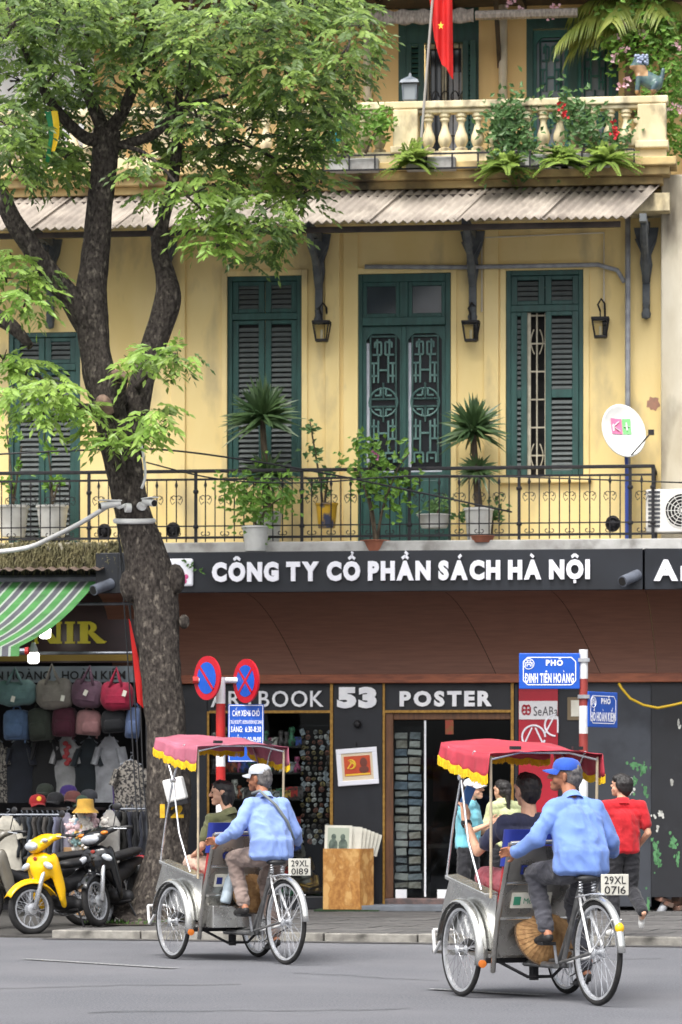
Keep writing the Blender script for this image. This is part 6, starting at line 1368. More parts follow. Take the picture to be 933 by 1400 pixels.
# rack of trousers
rd = -2.6; rz = fp(40, 1114, rd)[1]; t = thing('clothes_rail', 'low steel rail of folded trousers behind the yellow motorbike', 'clothes rail', F(40, 1240, rd), W=FM)
ra, rb = fp(-30, 1114, rd)[0], fp(84, 1114, rd)[0]; B().tube([(ra, rd, rz), (rb, rd, rz)], .014, 8).build('rail', m_gpipe, t, W=FM)
for x in (ra, rb): B().tube([(x, rd, PZ), (x, rd, rz)], .014, 8).build('upright', m_gpipe, t, W=FM)
def hung(px, c, h_px, w_, d, top, label, name='hung_trousers'):
    x = fp(px, 1120, d)[0]; h_ = h_px / 118; W_ = FM @ Matrix.Translation((x, d, top - h_)); o = thing(name, label, 'trousers', (x, d, top - h_), W=FM, group='trousers on the rails')
    b = loft([(V((.012 * math.sin(i * 1.9 + px), 0, h_ * (1 - .05) * i / 7)), (w_ * (.9 + .1 * math.cos(i * 2 + px)), .16), .8) for i in range(8)], 14); me = b.mesh('cloth', cloth('hung_' + str(c), c), smooth=True); put('cloth', me, o, W=W_)
    B().tube([(0, 0, h_ * .95), (0, 0, h_ * 1.0), (.02, 0, h_ + .03), (0, 0, h_ + .05)], .008, 5).build('hook', m_gpipe, o, W=W_)
tc_ = [((36, 40, 48), 'dark navy'), ((28, 30, 34), 'black'), ((52, 62, 74), 'slate blue'), ((74, 70, 66), 'grey brown'), ((34, 36, 42), 'charcoal'), ((88, 84, 80), 'stone grey'), ((30, 33, 40), 'ink blue'), ((130, 134, 160), 'pale lilac')]
for i in range(8): hung(29 + i * 7, tc_[i][0], 58, .032, rd, rz, tc_[i][1] + ' trousers on the rail behind the yellow motorbike')
tee(10, 1116, 40, 70, (214, 208, 194), 'cream T-shirt at the left end of the trouser rail', d=rd - .1)
tee(92, 1112, 20, 60, (182, 180, 200), 'lilac top at the right end of the trouser rail', d=rd + .1, sleeves=False); tee(150, 1108, 28, 80, (210, 206, 200), 'white top hung right of the plush toys', d=-2.3, sleeves=False)
t = thing('clothes_rail', 'rail of dark trousers beside the trunk behind the black motorbike', 'clothes rail', F(178, 1240, -2.0), W=FM); rz2 = fp(178, 1106, -2.0)[1]; ra, rb = fp(158, 1106, -2)[0], fp(200, 1106, -2)[0]
B().tube([(ra, -2, rz2), (rb, -2, rz2)], .014, 8).build('rail', m_gpipe, t, W=FM)
for x in (ra, rb): B().tube([(x, -2, PZ), (x, -2, rz2)], .014, 8).build('upright', m_gpipe, t, W=FM)
for i in range(5): hung(164 + i * 8, ((30, 32, 42), (58, 56, 54), (40, 44, 60), (26, 27, 32), (48, 52, 66))[i], 72, .04, -2.0, rz2, ('ink', 'taupe', 'slate', 'black', 'steel blue')[i] + ' trousers on the rail beside the trunk')
# plush toys
pc = [((226, 196, 200), 'pink'), ((230, 224, 216), 'white'), ((170, 196, 214), 'pale blue'), ((210, 170, 90), 'amber'), ((150, 96, 70), 'brown'), ((120, 150, 150), 'sea green')]
pm = [mat('plush_%d' % i, c, tuple(int(v * .85) for v in c), scale=40, rough=1, bump=.6, bscale=120, sheen=.3) for i, (c, _) in enumerate(pc)]
pq = random.Random(4)
b = B(); b.ell((0, 0, 0), (.05, .045, .055), 10); b.ell((0, -.01, .075), (.045, .04, .042), 10)
for s in (-1, 1): b.ell((s * .033, 0, .115), .018, 8); b.ell((s * .05, -.02, .0), (.02, .02, .03), 8); b.ell((s * .028, -.03, -.05), (.022, .025, .02), 8)
pme_ = []
for m_ in pm: pme_.append(b.mesh('plush_toy', m_, smooth=True))
for i in range(30):
    px, py = 113 + pq.gauss(0, 13), 1139 + pq.uniform(-19, 24); j = (pq.choice([0, 0, 1, 1, 2]) if py < 1140 else pq.choice([1, 2, 3, 4, 5])); p = F(px, py, -2.55 + pq.uniform(-.12, .06))
    o = put('plush_toy', pme_[j], W=FM @ Matrix.Translation(p) @ Matrix.Rotation(pq.uniform(-.8, .8), 4, 'Y')); tag(o, ('upper ' if py < 1128 else 'middle ' if py < 1146 else 'lower ') + pc[j][1] + ' plush toy hung ' + ('left' if px < 106 else 'right' if px > 120 else 'midway') + ' in the cluster below the mustard hat', 'plush toy', group='plush toys in the cluster')
k = B(); c = F(117, 1190, -2.4); k.bx(c.x - .22, c.x + .2, -2.6, -2.2, PZ, fp(117, 1158, -2.4)[1]); tag(k.build('cardboard_box', mat('cardboard', (164, 132, 96), (138, 108, 78), scale=6, rough=.9), W=FM, bevel=.01, recenter=True), 'cardboard box under the plush toys', 'box')

# ================================================================ motorbikes
m_tyre = mat('tyre_rubber', (34, 34, 36), (48, 47, 46), scale=30, rough=.85, spec=.25); m_chr = mat('chrome', (226, 228, 232), (200, 202, 206), scale=14, rough=.2, metal=.75, rvar=.08)
m_alu = mat('brushed_alloy', (206, 208, 212), (176, 178, 182), scale=20, rough=.35, metal=.55, rvar=.1); m_blk = mat('black_plastic', (28, 28, 30), (38, 38, 40), scale=8, rough=.45); m_seat = mat('seat_vinyl', (30, 30, 32), (40, 40, 42), scale=9, rough=.55, bump=.2, bscale=80)
def wheel(parent, c, R_, tr, rimw, hub=.03, spokes=36, W=None, rim_m=None, yaw=0.0, tyre_m=None):
    """axle along x: rim and hub in one, tyre and spokes under it"""
    c = V(c); Wp = (W if W is not None else WM[parent]) @ Matrix.Translation(c) @ Matrix.Rotation(yaw, 4, 'Z'); rx = Matrix.Rotation(R(90), 3, 'Y'); rim_m = rim_m or m_alu
    ri = R_ - tr * 2
    b = B(); b.lathe([(ri - .012, -rimw * .5), (ri + .006, -rimw * .55), (ri + .006, rimw * .55), (ri - .012, rimw * .5), (ri - .012, -rimw * .5)], n=48, m=rx)
    b.lathe([(0, -.05), (hub * .5, -.05), (hub, -.04), (hub, -.03), (hub * .55, -.02), (hub * .55, .02), (hub, .03), (hub, .04), (hub * .5, .05), (0, .05)], n=16, m=rx)
    w_ = b.build('wheel', rim_m, parent, W=Wp, smooth=40)
    b = B(); n = 10; b.lathe([(R_ - tr + tr * math.cos(2 * PI * i / n), tr * .92 * math.sin(2 * PI * i / n)) for i in range(n + 1)], n=56, m=rx); b.build('tyre', tyre_m or m_tyre, w_, W=Wp, smooth=True)
    b = B()
    for i in range(spokes):
        a = 2 * PI * i / spokes; s = -1 if i % 2 else 1; a2 = a + (.55 if (i // 2) % 2 else -.55)
        b.tube([(s * .035, hub * .9 * math.cos(a2), hub * .9 * math.sin(a2)), (s * .004, (ri - .01) * math.cos(a), (ri - .01) * math.sin(a))], .0022 if R_ > .3 else .0026, 4, cap=False)
    b.build('spokes', m_chr, w_, W=Wp); return w_
def motorbike(label, loc, rz, paint, steer, lean, dark, group='parked motorbikes'):
    t = thing('motorbike', label, 'motorbike', loc, rz, group); M0 = WM[t] @ Matrix.Rotation(lean, 4, 'Y')
    S = M0 @ Matrix.Translation((0, .5, .85)) @ Matrix.Rotation(steer, 4, 'Z') @ Matrix.Translation((0, -.5, -.85))     # steered front
    lens = mat('lamp_lens', (200, 204, 210), (150, 156, 166), scale=16, rough=.08, spec=.8); amber = mat('amber_lens', (206, 120, 40), None, rough=.15)
    wheel(t, (0, .64, .275), .275, .038, .045, hub=.06, W=S); wheel(t, (0, -.6, .275), .275, .042, .05, hub=.07, W=M0)
    for s in (-1, 1):
        B().tube([(s * .075, .64, .27), (s * .075, .52, .62), (s * .07, .46, .8)], [.028, .024, .024], 10).build('fork_leg', m_chr, t, W=S, smooth=True)
    # front mudguard
    P = []
    for j in range(13):
        a = R(28 + j * 10.5); rr = .315; P.append([V((x_, .64 + rr * math.cos(a), .275 + (rr - .05 * (abs(x_) / .07) ** 2) * math.sin(a))) for x_ in (-.07, -.05, -.025, 0, .025, .05, .07)])
    B().grid(P).build('front_mudguard', paint, t, W=S, smooth=True, solid=.008)
    # headlamp cowl and bars
    me = lump([((0, .5, .95), (.15, .09, .075), (0, .4, 1.01), (.17, .08, .05)), ((0, .56, .91), (.11, .05, .06), (0, .5, .94), (.14, .07, .065)), ((-.1, .42, 1.0), .045, (-.2, .36, 1.02), .03), ((.1, .42, 1.0), .045, (.2, .36, 1.02), .03)], .012, 3)
    setmats(me, [paint]); put('headlamp_cowl', me, t, W=S)
    B().ell((0, .595, .93), (.11, .05, .052), 16, Matrix.Rotation(R(-20), 3, 'X')).build('headlamp', lens, t, W=S, smooth=True)
    for s in (-1, 1):
        B().ell((s * .135, .51, .985), (.05, .03, .022), 12).build('indicator', lens if not dark else amber, t, W=S, smooth=True)
        B().tube([(s * .17, .38, 1.02), (s * .3, .3, 1.02), (s * .36, .27, 1.01)], [.014, .018, .02], 10).build('grip', m_blk, t, W=S, smooth=True)
        B().tube([(s * .2, .4, 1.02), (s * .33, .36, 1.0)], .006, 6).build('brake_lever', m_chr, t, W=S)
    B().tube([(-.18, .36, 1.05), (-.22, .34, 1.2)], .006, 6).build('mirror_stem', m_blk, t, W=S); B().ell((-.24, .34, 1.25), (.06, .015, .04), 12).build('mirror', m_blk, t, W=S, smooth=True)
    # front apron / leg shield: centre nose and two wings
    me = lump([((0, .5, .76), (.175, .085, .11), (0, .47, .66), (.15, .08, .1)), ((0, .54, .7), (.1, .06, .1), (0, .52, .58), (.07, .05, .05)), ((-.14, .44, .72), (.05, .07, .13), (-.16, .36, .45), (.035, .06, .14)), ((.14, .44, .72), (.05, .07, .13), (.16, .36, .45), (.035, .06, .14)), ((-.16, .36, .42), (.03, .055, .1), (-.14, .3, .3), (.03, .03, .04)), ((.16, .36, .42), (.03, .055, .1), (.14, .3, .3), (.03, .03, .04))], .014, 3)
    setmats(me, [paint]); put('leg_shield', me, t, W=M0)
    for s in (-1, 1):
        B().ell((s * .14, .555, .72), (.065, .03, .035), 12, Matrix.Rotation(s * .5, 3, 'Y')).build('side_lamp', lens, t, W=M0, smooth=True)
    B().ell((0, .585, .8), (.025, .008, .02), 10).build('emblem', mat('badge_red', (150, 50, 40), None), t, W=M0)
    # frame, engine, tail
    me = lump([((0, .36, .6), (.06, .07, .06), (0, .05, .5), (.07, .1, .07)), ((0, .05, .5), (.08, .12, .08), (0, -.3, .58), (.1, .12, .09)), ((0, -.3, .6), (.11, .15, .09), (0, -.72, .68), (.08, .1, .05))], .018, 3)
    setmats(me, [m_blk if dark != 2 else paint]); put('body', me, t, W=M0)
    me = lump([((0, .02, .73), (.1, .1, .05), (0, -.25, .75), (.13, .16, .05)), ((0, -.25, .75), (.13, .15, .05), (0, -.66, .79), (.11, .12, .045))], .016, 4); setmats(me, [m_seat]); put('seat', me, t, W=M0)
    me = lump([((0, .16, .32), (.1, .1, .07), (0, -.02, .3), (.13, .1, .1)), ((.0, .18, .36), (.05, .12, .05), (0, .24, .38), (.06, .06, .06)), ((-.1, -.02, .29), .075, (.1, -.02, .29), .075)], .014, 2); setmats(me, [mat('engine_grey', (58, 58, 60), (36, 36, 38), scale=18, rough=.5, metal=.4)]); put('engine', me, t, W=M0)
    B().tube([(.1, .15, .24), (.13, -.05, .2), (.14, -.3, .24), (.15, -.75, .36)], [.018, .02, .04, .045], 12).build('exhaust', m_chr, t, W=M0, smooth=True)
    B().tube([(-.18, .1, .24), (.18, .1, .24)], .014, 8).build('foot_peg', m_blk, t, W=M0)
    for s in (-1, 1): B().tube([(s * .08, -.6, .275), (s * .1, -.48, .62)], .022, 8).build('shock_absorber', m_chr, t, W=M0)
    P = []
    for j in range(9):
        a = R(30 + j * 12); P.append([V((x_, -.6 - .33 * math.cos(a), .275 + .33 * math.sin(a))) for x_ in (-.07, 0, .07)])
    B().grid(P).build('rear_mudguard', m_blk, t, W=M0, smooth=True, solid=.008)
    B().tube([(0, -.72, .82), (.1, -.78, .8), (.1, -.5, .8)], .012, 6).build('grab_rail', m_chr, t, W=M0); B().ell((0, -.82, .7), (.08, .03, .04), 10).build('tail_lamp', m_sred, t, W=M0, smooth=True)
    B().tube([(-.1, .0, .26), (-.2, .02, .01)], .012, 6).build('side_stand', m_iron, t, W=M0)
    return t
m_ypaint = mat('yellow_gloss', (242, 190, 12), (234, 180, 8), scale=3, rough=.2, spec=.6); m_bpaint = mat('black_gloss', (18, 19, 22), (24, 25, 28), scale=3, rough=.12, spec=.7); m_gpaint = mat('olive_grey_paint', (112, 108, 98), (96, 92, 84), scale=3, rough=.25)
def park(label, px, Y, z, head, steer, lean, paint, dark):
    X_ = (px - 466.5) * Y / FPX; f = V((-math.sin(R(head)), -math.cos(R(head)), 0)); b0 = V((X_, Y, z)) - f * .64; return motorbike(label, b0, R(180 - head), paint, steer, lean, dark)
park('yellow motorbike with its front wheel turned at the kerb', 50, 36.75, .02, 30, R(-24), R(4), m_ypaint, False)
park('glossy black motorbike parked beside the trunk', 138, 37.25, PZ, 17, R(-8), R(8), m_bpaint, True)
park('olive grey motorbike cut by the left edge behind the yellow one', -26, 37.5, .06, 58, R(5), R(3), m_gpaint, True)
# ================================================================ people
def skin(n, c): return mat(n, c, tuple(int(v * .9) for v in c), scale=12, rough=.55, spec=.35)
m_sk1, m_sk2, m_sk3 = skin('skin_tan', (176, 124, 96)), skin('skin_light', (214, 166, 138)), skin('skin_brown', (160, 108, 82))
m_hair = mat('black_hair', (24, 21, 21), (38, 33, 32), scale=40, rough=.5, bump=.5, bscale=160, stretch=(1, 1, .2)); m_eye = mat('dark_eye', (26, 20, 20), None, rough=.2)
def fabric(n, c, amt=.86): return mat(n, c, tuple(int(v * amt) for v in c), scale=5, rough=.85, bump=.25, bscale=180, sheen=.15)
def hand_segs(w_, d, s, curl, r=1.0):
    """palm and five fingers from the wrist: d along them, s towards the thumb"""
    w_, d, s = V(w_), V(d).normalized(), V(s); s = (s - d * s.dot(d)).normalized(); n = d.cross(s)
    out = [(w_ + s * .012, .025, w_ + d * .08 + s * .026, .017), (w_ - s * .012, .024, w_ + d * .078 - s * .026, .016), (w_ + d * .05, .022, w_ + d * .08, .018)]
    for i, L in enumerate((.92, 1.0, .95, .75)):
        p = w_ + d * .084 + s * (.03 - .02 * i); a = 0
        for j, (l, rr) in enumerate(((.042, .0098), (.028, .009), (.02, .008))):
            a += curl * (1 if j else .7); q = p + (d * math.cos(a) + n * math.sin(a)) * l * L; out.append((p, rr, q, rr * .93)); p = q
    p = w_ + d * .025 + s * .028; q = p + (d * .55 + s * .7 + n * .35).normalized() * .042; out += [(p, .015, q, .011), (q, .011, q + (d * .85 + s * .15 + n * .5 * min(1, curl)).normalized() * .032, .009)]
    return out
def person(label, W, J, sk, shirt, sleeve, trou, leg='long', shoe=None, hair='short', cap=None, group=None, strap=None, loc=(0, 0, 0), collar=True, baggy=1.0, wr=.012):
    """J: joints in the frame W. One continuous body; clothes, hair, cap and shoes lie over it"""
    o = thing('person', label, 'person', loc, W=W, group=group)
    hip, ch, nk = V(J['hip']), V(J['chest']), V(J['neck']); hc, yaw, pit = V(J['head'][0]), R(J['head'][1]), R(J['head'][2]); k = J.get('k', 1.0)
    HR = Matrix.Translation(hc) @ Matrix.Rotation(yaw, 4, 'Z') @ Matrix.Rotation(-pit, 4, 'X') @ Matrix.Scale(k, 4)
    H = lambda a, r1, b, r2: (HR @ V(a), r1 * k, HR @ V(b), r2 * k)
    S = [H((0, -.028, .028), .083, (0, .03, .03), .077), H((0, .02, -.03), .064, (0, .056, -.084), .031), H((-.03, .05, -.035), .034, (.03, .05, -.035), .034), H((0, .1, .012), .009, (0, .118, -.022), .0135), H((-.012, .104, -.027), .009, (.012, .104, -.027), .009),
         H((-.045, .082, .026), .015, (.045, .082, .026), .015), H((-.018, .092, -.058), .0085, (.018, .092, -.058), .0085), H((-.016, .09, -.068), .0085, (.016, .09, -.068), .0085), H((0, .078, -.09), .02, (0, .074, -.1), .016), H((-.078, -.008, .014), .016, (-.076, -.012, -.03), .012), H((.078, -.008, .014), .016, (.076, -.012, -.03), .012),
         (nk - V((0, 0, .02)), .055 * k, HR @ V((0, -.02, -.05)), .052 * k), (ch, (.1 * k, .05 * k, .07 * k), nk - V((0, 0, .05)), .045 * k), (hip, (.1 * k, .06 * k, .05 * k), ch, (.11 * k, .05 * k, .08 * k))]
    T = [(hip + V((0, 0, -.02 if baggy < 1.05 else -.045)), (.182 * k * baggy, .142 * k * baggy, .04), hip + V((0, 0, .1)), (.182 * k * baggy, .14 * k * baggy, .07)), (hip + V((0, 0, .08)), (.178 * k * baggy, .136 * k * baggy, .08), ch, (.19 * k * (.5 + .5 * baggy), .138 * k, .12))]
    P = [(hip + V((0, 0, .03)), (.15 * k, .11 * k, .04), hip - V((0, 0, .03)), (.155 * k, .115 * k, .06))]
    shoes = []
    for sd in ('L', 'R'):
        a, b, c = [V(q) for q in J['arm' + sd][:3]]; hd, hs, cu = J['arm' + sd][3:6]
        S += [(ch + (a - ch) * .6 + V((0, 0, .01)), .04 * k, a, .044 * k), (a, .048 * k, b, .037 * k), (b, .036 * k, c, .025 * k)] + hand_segs(c, hd, hs, cu)
        T += [(nk - V((0, 0, .06)), .075 * k, a, .068 * k), (ch, (.15 * k, .115 * k, .1 * k), a - V((0, 0, .05)), .068 * k)]
        if sleeve == 'long': T += [(a, .064 * k, b, .054 * k * baggy), (b, .056 * k * baggy, c - (c - b).normalized() * .02, .043 * k)]
        else: e = a.lerp(b, .68); T += [(a, .066 * k, e, .06 * k)]
        h, kn, an, fd = [V(q) for q in J['leg' + sd]]; fd.normalize()
        S += [(hip, .06 * k, h, .07 * k), (h, .075 * k, kn, .048 * k), (kn, .05 * k, kn.lerp(an, .4), .048 * k), (kn.lerp(an, .35), .05 * k, an, .034 * k)]
        dn = V((0, 0, -1)) if abs(fd.z) < .8 else V((0, 1, 0)); dn = (dn - fd * dn.dot(fd)).normalized(); hl = an + dn * .045 - fd * .03; to = an + dn * .06 + fd * .15
        S += [(an, .034 * k, hl, .03), (hl, .028, to, .02), (an, .032, an + dn * .045 + fd * .08, .024)]
        shoes.append([(hl + dn * .008, .036, to + dn * .002, .03), (an + dn * .04, .038, an + dn * .05 + fd * .08, .034), (to - fd * .02, .034, to + fd * .015, .028)])
        if leg == 'long': P += [(hip, .1 * k, h, .098 * k), (h, .098 * k, kn, .072 * k), (kn, .073 * k, an - (an - kn).normalized() * .03, .056 * k)]
        elif leg == 'short': P += [(hip, .1 * k, h, .1 * k), (h, .1 * k, kn - (kn - h).normalized() * .03, .085 * k)]
    me = setmats(lump(S, .0065, 2, .4), [sk]); put('body', me, o, W=W)
    me = wrinkle(lump(T, .0095, 4), wr, J.get('wf', (9, 7, 4)), seed=len(label), fine=.5); me.update()
    if collar: 
        pass
    put('shirt', setmats(me, [shirt]), o, W=W)
    if collar:
        c = nk - V((0, 0, .015)); b = B(); dr = (HR @ V((0, -.02, -.05)) - c).normalized(); q = dr.to_track_quat('Z', 'Y').to_matrix(); b.lathe([(.085, -.035), (.076, .0), (.07, .03), (.062, .03), (.06, -.02)], c, n=20, m=q); b.build('collar', shirt, o, W=W, smooth=True)
    put('trousers', setmats(wrinkle(lump(P, .0095, 3), wr * .8, (8, 8, 14), seed=3, fine=.5), [trou]), o, W=W)
    for sg in shoes: put('shoe', setmats(lump(sg, .008, 2), [shoe or m_blk]), o, W=W)
    if hair:
        Hs = [H((0, -.036, .04), .088, (0, .02, .058), .077), H((0, -.05, .0), .078, (0, -.06, -.045), .05)]
        if hair == 'bob': Hs += [H((0, -.05, -.02), .08, (0, -.06, -.1), .05), H((-.06, -.03, -.01), .038, (-.055, -.045, -.09), .03), H((.06, -.03, -.01), .038, (.055, -.045, -.09), .03), H((-.04, .045, .075), .03, (.04, .045, .075), .03)]
        if hair == 'mop': Hs += [H((-.05, .05, .07), .04, (.05, .05, .07), .04), H((-.07, 0, .03), .03, (-.07, -.02, -.01), .025), H((.07, 0, .03), .03, (.07, -.02, -.01), .025)]
        if hair == 'tail': Hs += [H((0, -.1, .0), .04, (0, -.12, -.2), .022)]
        hm = wrinkle(lump(Hs, .007, 2), .006, (30, 30, 8), seed=2); hm2 = mat('grey_hair', (112, 108, 106), (70, 66, 66), scale=40, rough=.6) if hair == 'grey' else m_hair; put('hair', setmats(hm, [hm2]), o, W=W)
    for s in (-1, 1): B().ell(HR @ V((s * .034, .091, .008)), (.0095 * k,) * 3, 8).build('eye', m_eye, o, W=W)
    if cap is not None:
        b = cap_mesh(B(), HR @ Matrix.Translation((0, -.005, .045)) @ Matrix.Rotation(R(-6), 4, 'X'), r=.099, brim=.08, h=.088); b.build('cap', cap, o, W=W, smooth=True)
    if strap:
        b = B(); b.tube([V(q) for q in strap[1]], .014, 6); b.build('bag_strap', strap[0], o, W=W, smooth=True)
    return o

# ================================================================ the cyclos
m_ss = mat('stainless', (222, 222, 219), (204, 204, 201), scale=3, rough=.24, metal=.9, rvar=.08, bump=.08, bscale=14); m_ssd = mat('dull_stainless', (184, 181, 175), (156, 153, 147), scale=4, rough=.3, metal=.88, rvar=.12, bump=.1, bscale=9)
m_gry = mat('grey_painted_tube', (142, 142, 142), (110, 110, 110), scale=10, rough=.4, metal=.6); m_fr = mat('yellow_fringe', (236, 196, 24), (212, 168, 14), scale=30, rough=.8)
m_cred = mat('cushion_red', (176, 26, 34), None, rough=.6); m_cblue = mat('cushion_blue', (32, 52, 150), (26, 42, 126), scale=4, rough=.6); m_plate = mat('plate_grey', (200, 198, 188), (178, 176, 166), scale=10, rough=.5)
m_ora = mat('orange_reflector', (196, 108, 40), None, rough=.25); m_yref = mat('yellow_reflector', (236, 186, 30), None, rough=.25); m_inkb = mat('blue_ink', (34, 48, 120), None, rough=.5); m_straw = mat('palm_straw', (176, 138, 92), (138, 102, 64), scale=20, rough=.8, bump=.4, bscale=60)
def cyclo(label, loc, rz, canopy_c, plate, panel_txt, sticker, rear_mark, seed, dz=0.0):
    t = thing('cyclo', label, 'cyclo', loc, rz, group='cyclos on the road'); W = WM[t]; q = random.Random(seed)
    m_can = mat('canopy_%d' % seed, canopy_c, tuple(int(v * .88) for v in canopy_c), scale=3, rough=.55, c3=tuple(min(255, int(v * 1.1) + 8) for v in canopy_c), s3=2.5, trans=.12)
    def tb(name, pts, r, m_=m_gry, n=10): return B().tube(pts, r, n).build(name, m_, t, smooth=50)
    wheel(t, (0, 0, .375), .375, .022, .028, hub=.035, spokes=36, yaw=0); 
    for s in (-1, 1): wheel(t, (s * .43, 1.4, .345), .345, .021, .028, hub=.032, spokes=32)
    def fender(name, c, R_, a0, a1, hw, m_):
        P = []
        for j in range(19):
            a = R(a0 + (a1 - a0) * j / 18); P.append([V((c[0] + u * hw, c[1] + (R_ - .03 * u * u) * math.cos(a), c[2] + (R_ - .03 * u * u) * math.sin(a))) for u in (-1, -.6, 0, .6, 1)])
        return B().grid(P).build(name, m_, t, smooth=True, solid=.004)
    fender('rear_mudguard', (0, 0, .375), .405, 35, 178, .032, m_ss)
    for s in (-1, 1):
        fender('front_mudguard', (s * .43, 1.4, .345), .385, 8, 196, .05, m_ss); fender('wheel_arch', (s * .345, 1.38, .345), .43, 20, 185, .035, m_ssd)
        c = (s * .43, 1.4 + .39 * math.cos(R(193)), .345 + .39 * math.sin(R(193))); B().lathe([(0, -.012), (.03, -.012), (.03, .0), (0, .004)], c, n=14, m=Matrix.Rotation(R(90), 3, 'X')).build('reflector', m_ora, t)
        # fender stays, rear frame
        tb('chain_stay', [(s * .055, 0, .375), (s * .05, .3, .32), (s * .03, .56, .28)], .011, m_pw_ if s > 0 else m_gry); tb('seat_stay', [(s * .055, 0, .375), (s * .03, .2, .68), (s * .012, .27, .78)], .010, m_pw_)
        tb('mudguard_stay', [(s * .05, .0, .375), (s * .035, -.3, .62)], .005, m_pw_); tb('frame_rail', [(s * .055, .56, .26), (s * .055, 1.1, .255)], .024)
        # back tubes, armrests, canopy posts
        tb('back_tube', [(s * .37, .66, 1.14), (s * .37, .78, .84), (s * .375, .88, .58), (s * .37, .96, .3), (s * .34, 1.04, .2)], .02, m_ssd); B().add([(s * .36, .9, .755), (s * .47, .9, .745), (s * .48, 1.6, .865), (s * .37, 1.6, .875), (s * .36, .9, .785), (s * .47, .9, .775), (s * .48, 1.6, .895), (s * .37, 1.6, .905)], [(0, 1, 2, 3), (7, 6, 5, 4), (0, 4, 5, 1), (1, 5, 6, 2), (2, 6, 7, 3), (3, 7, 4, 0)]).build('armrest', m_ss, t, bevel=.006)
        tb('canopy_post', [(s * .42, .9, .74), (s * .425, .885, 1.3), (s * .43, .88, 1.82 + dz)], .011, mat('worn_post', (180, 164, 136), (150, 140, 124), scale=12, rough=.5)); hx = (s * .46, 1.34, 1.62)
        tb('canopy_strut', [hx, (s * .47, 1.46, 1.28), (s * .47, 1.58, .89)], .009, m_chr); tb('canopy_strut', [hx, (s * .465, 1.2, 1.15), (s * .46, .98, .8)], .009, m_chr); tb('canopy_strut', [hx, (s * .45, 1.2, 1.78 + dz), (s * .45, 1.12, 1.86 + dz)], .009, m_chr); tb('canopy_strut', [hx, (s * .45, 1.58, 1.9 + dz)], .009, m_chr)
        B().lathe([(0, -.02), (.022, -.02), (.022, .02), (0, .02)], hx, n=10, m=Matrix.Rotation(R(90), 3, 'Y')).build('strut_joint', m_chr, t)
        B().add([(s * .385, .86, .76), (s * .385, 1.7, .88), (s * .385, 1.86, .62), (s * .385, 1.72, .5), (s * .37, 1.0, .36), (s * .37, .94, .5)], [(0, 1, 2, 3, 4, 5)]).build('side_panel', m_ss, t, solid=.012)
        tb('foot_guard', [(s * .36, 1.8, .5), (s * .36, 2.05, .3), (s * .3, 2.2, .33), (s * .3, 2.22, .46)], .014, m_pw_)
    tb('guard_bar', [(-.3, 2.22, .46), (.3, 2.22, .46)], .014, m_pw_); B().bx(-.34, .34, 1.7, 2.15, .29, .31).build('foot_board', m_ssd, t); tb('handle_bar', [(-.37, .66, 1.14), (-.2, .64, 1.15), (.2, .64, 1.15), (.37, .66, 1.14)], .017, m_ss)
    tb('seat_tube', [(0, .57, .26), (0, .28, .84)], .019); tb('down_tube', [(0, .3, .74), (0, .62, .3), (0, .9, .27)], .018)
    B().bx(-.42, .42, 1.04, 1.09, .26, .3).build('axle_beam', m_iron, t, bevel=.005); tb('front_axle', [(-.43, 1.4, .345), (.43, 1.4, .345)], .014, m_iron); B().lathe([(0, -.1), (.035, -.1), (.035, .1), (0, .1)], (0, 1.06, .23), n=12).build('pivot', m_iron, t)
    for s in (-1, 1): tb('brace', [(s * .3, 1.07, .28), (s * .1, .95, .16), (0, .95, .16)], .012, m_iron)
    # back of the tub: three sheets and bars between the back tubes
    def by(z): return .66 + (1.14 - z) * .4 if z > .84 else .78 + (.84 - z) * .36
    for z0, z1, nm in ((.86, 1.12, 'back_sheet'), (.6, .84, 'back_sheet'), (.32, .585, 'back_sheet')):
        B().add([(-.355, by(z0), z0), (.355, by(z0), z0), (.355, by(z1), z1), (-.355, by(z1), z1)], [(0, 1, 2, 3)]).build(nm, m_ssd, t, solid=.008)
    for z in (.85, .592): tb('cross_bar', [(-.365, by(z) - .004, z), (.365, by(z) - .004, z)], .012, m_ss)
    B().bx(-.34, .34, 1.0, 1.7, .3, .325).build('tub_floor', m_ssd, t); 
    if seed == 1: B().bx(-.32, .32, .8, .95, .3, .5).build('tool_box', m_ss, t, bevel=.008)
    W2 = W @ Matrix.Translation((0, by(.98) - .012, 0)) @ Matrix.Translation((0, 0, .98)) @ Matrix.Rotation(R(22), 4, 'X') @ Matrix.Translation((0, 0, -.98))
    letters(panel_txt, -.26, .28, .91, .985, 0, m_inkb, t, W2, bold=.03, ext=.005, one=True, name='lettering')
    W3 = W @ Matrix.Translation((0, by(.72) - .012, .72)) @ Matrix.Rotation(R(20), 4, 'X') @ Matrix.Translation((0, 0, -.72))
    st = B().bx(-.3, .02, -.002, .002, .665, .785).build('sticker', m_paper, t, W=W3); letters(sticker[0], -.2, .0, .7, .745, -.004, sticker[1], st, W3, bold=.0, ext=.004, one=True, name='lettering'); B().bx(-.28, -.225, -.004, -.002, .69, .755).build('sticker_mark', sticker[1], st, W=W3)
    # seat
    me = lump([((-.26, 1.12, .69), (.06, .06, .05), (.26, 1.12, .69), (.06, .06, .05)), ((-.26, 1.5, .72), (.06, .06, .05), (.26, 1.5, .72), (.06, .06, .05)), ((0, 1.12, .69), (.3, .06, .05), (0, 1.5, .72), (.3, .06, .05))], .02, 3); put('seat_cushion', setmats(me, [m_cred]), t)
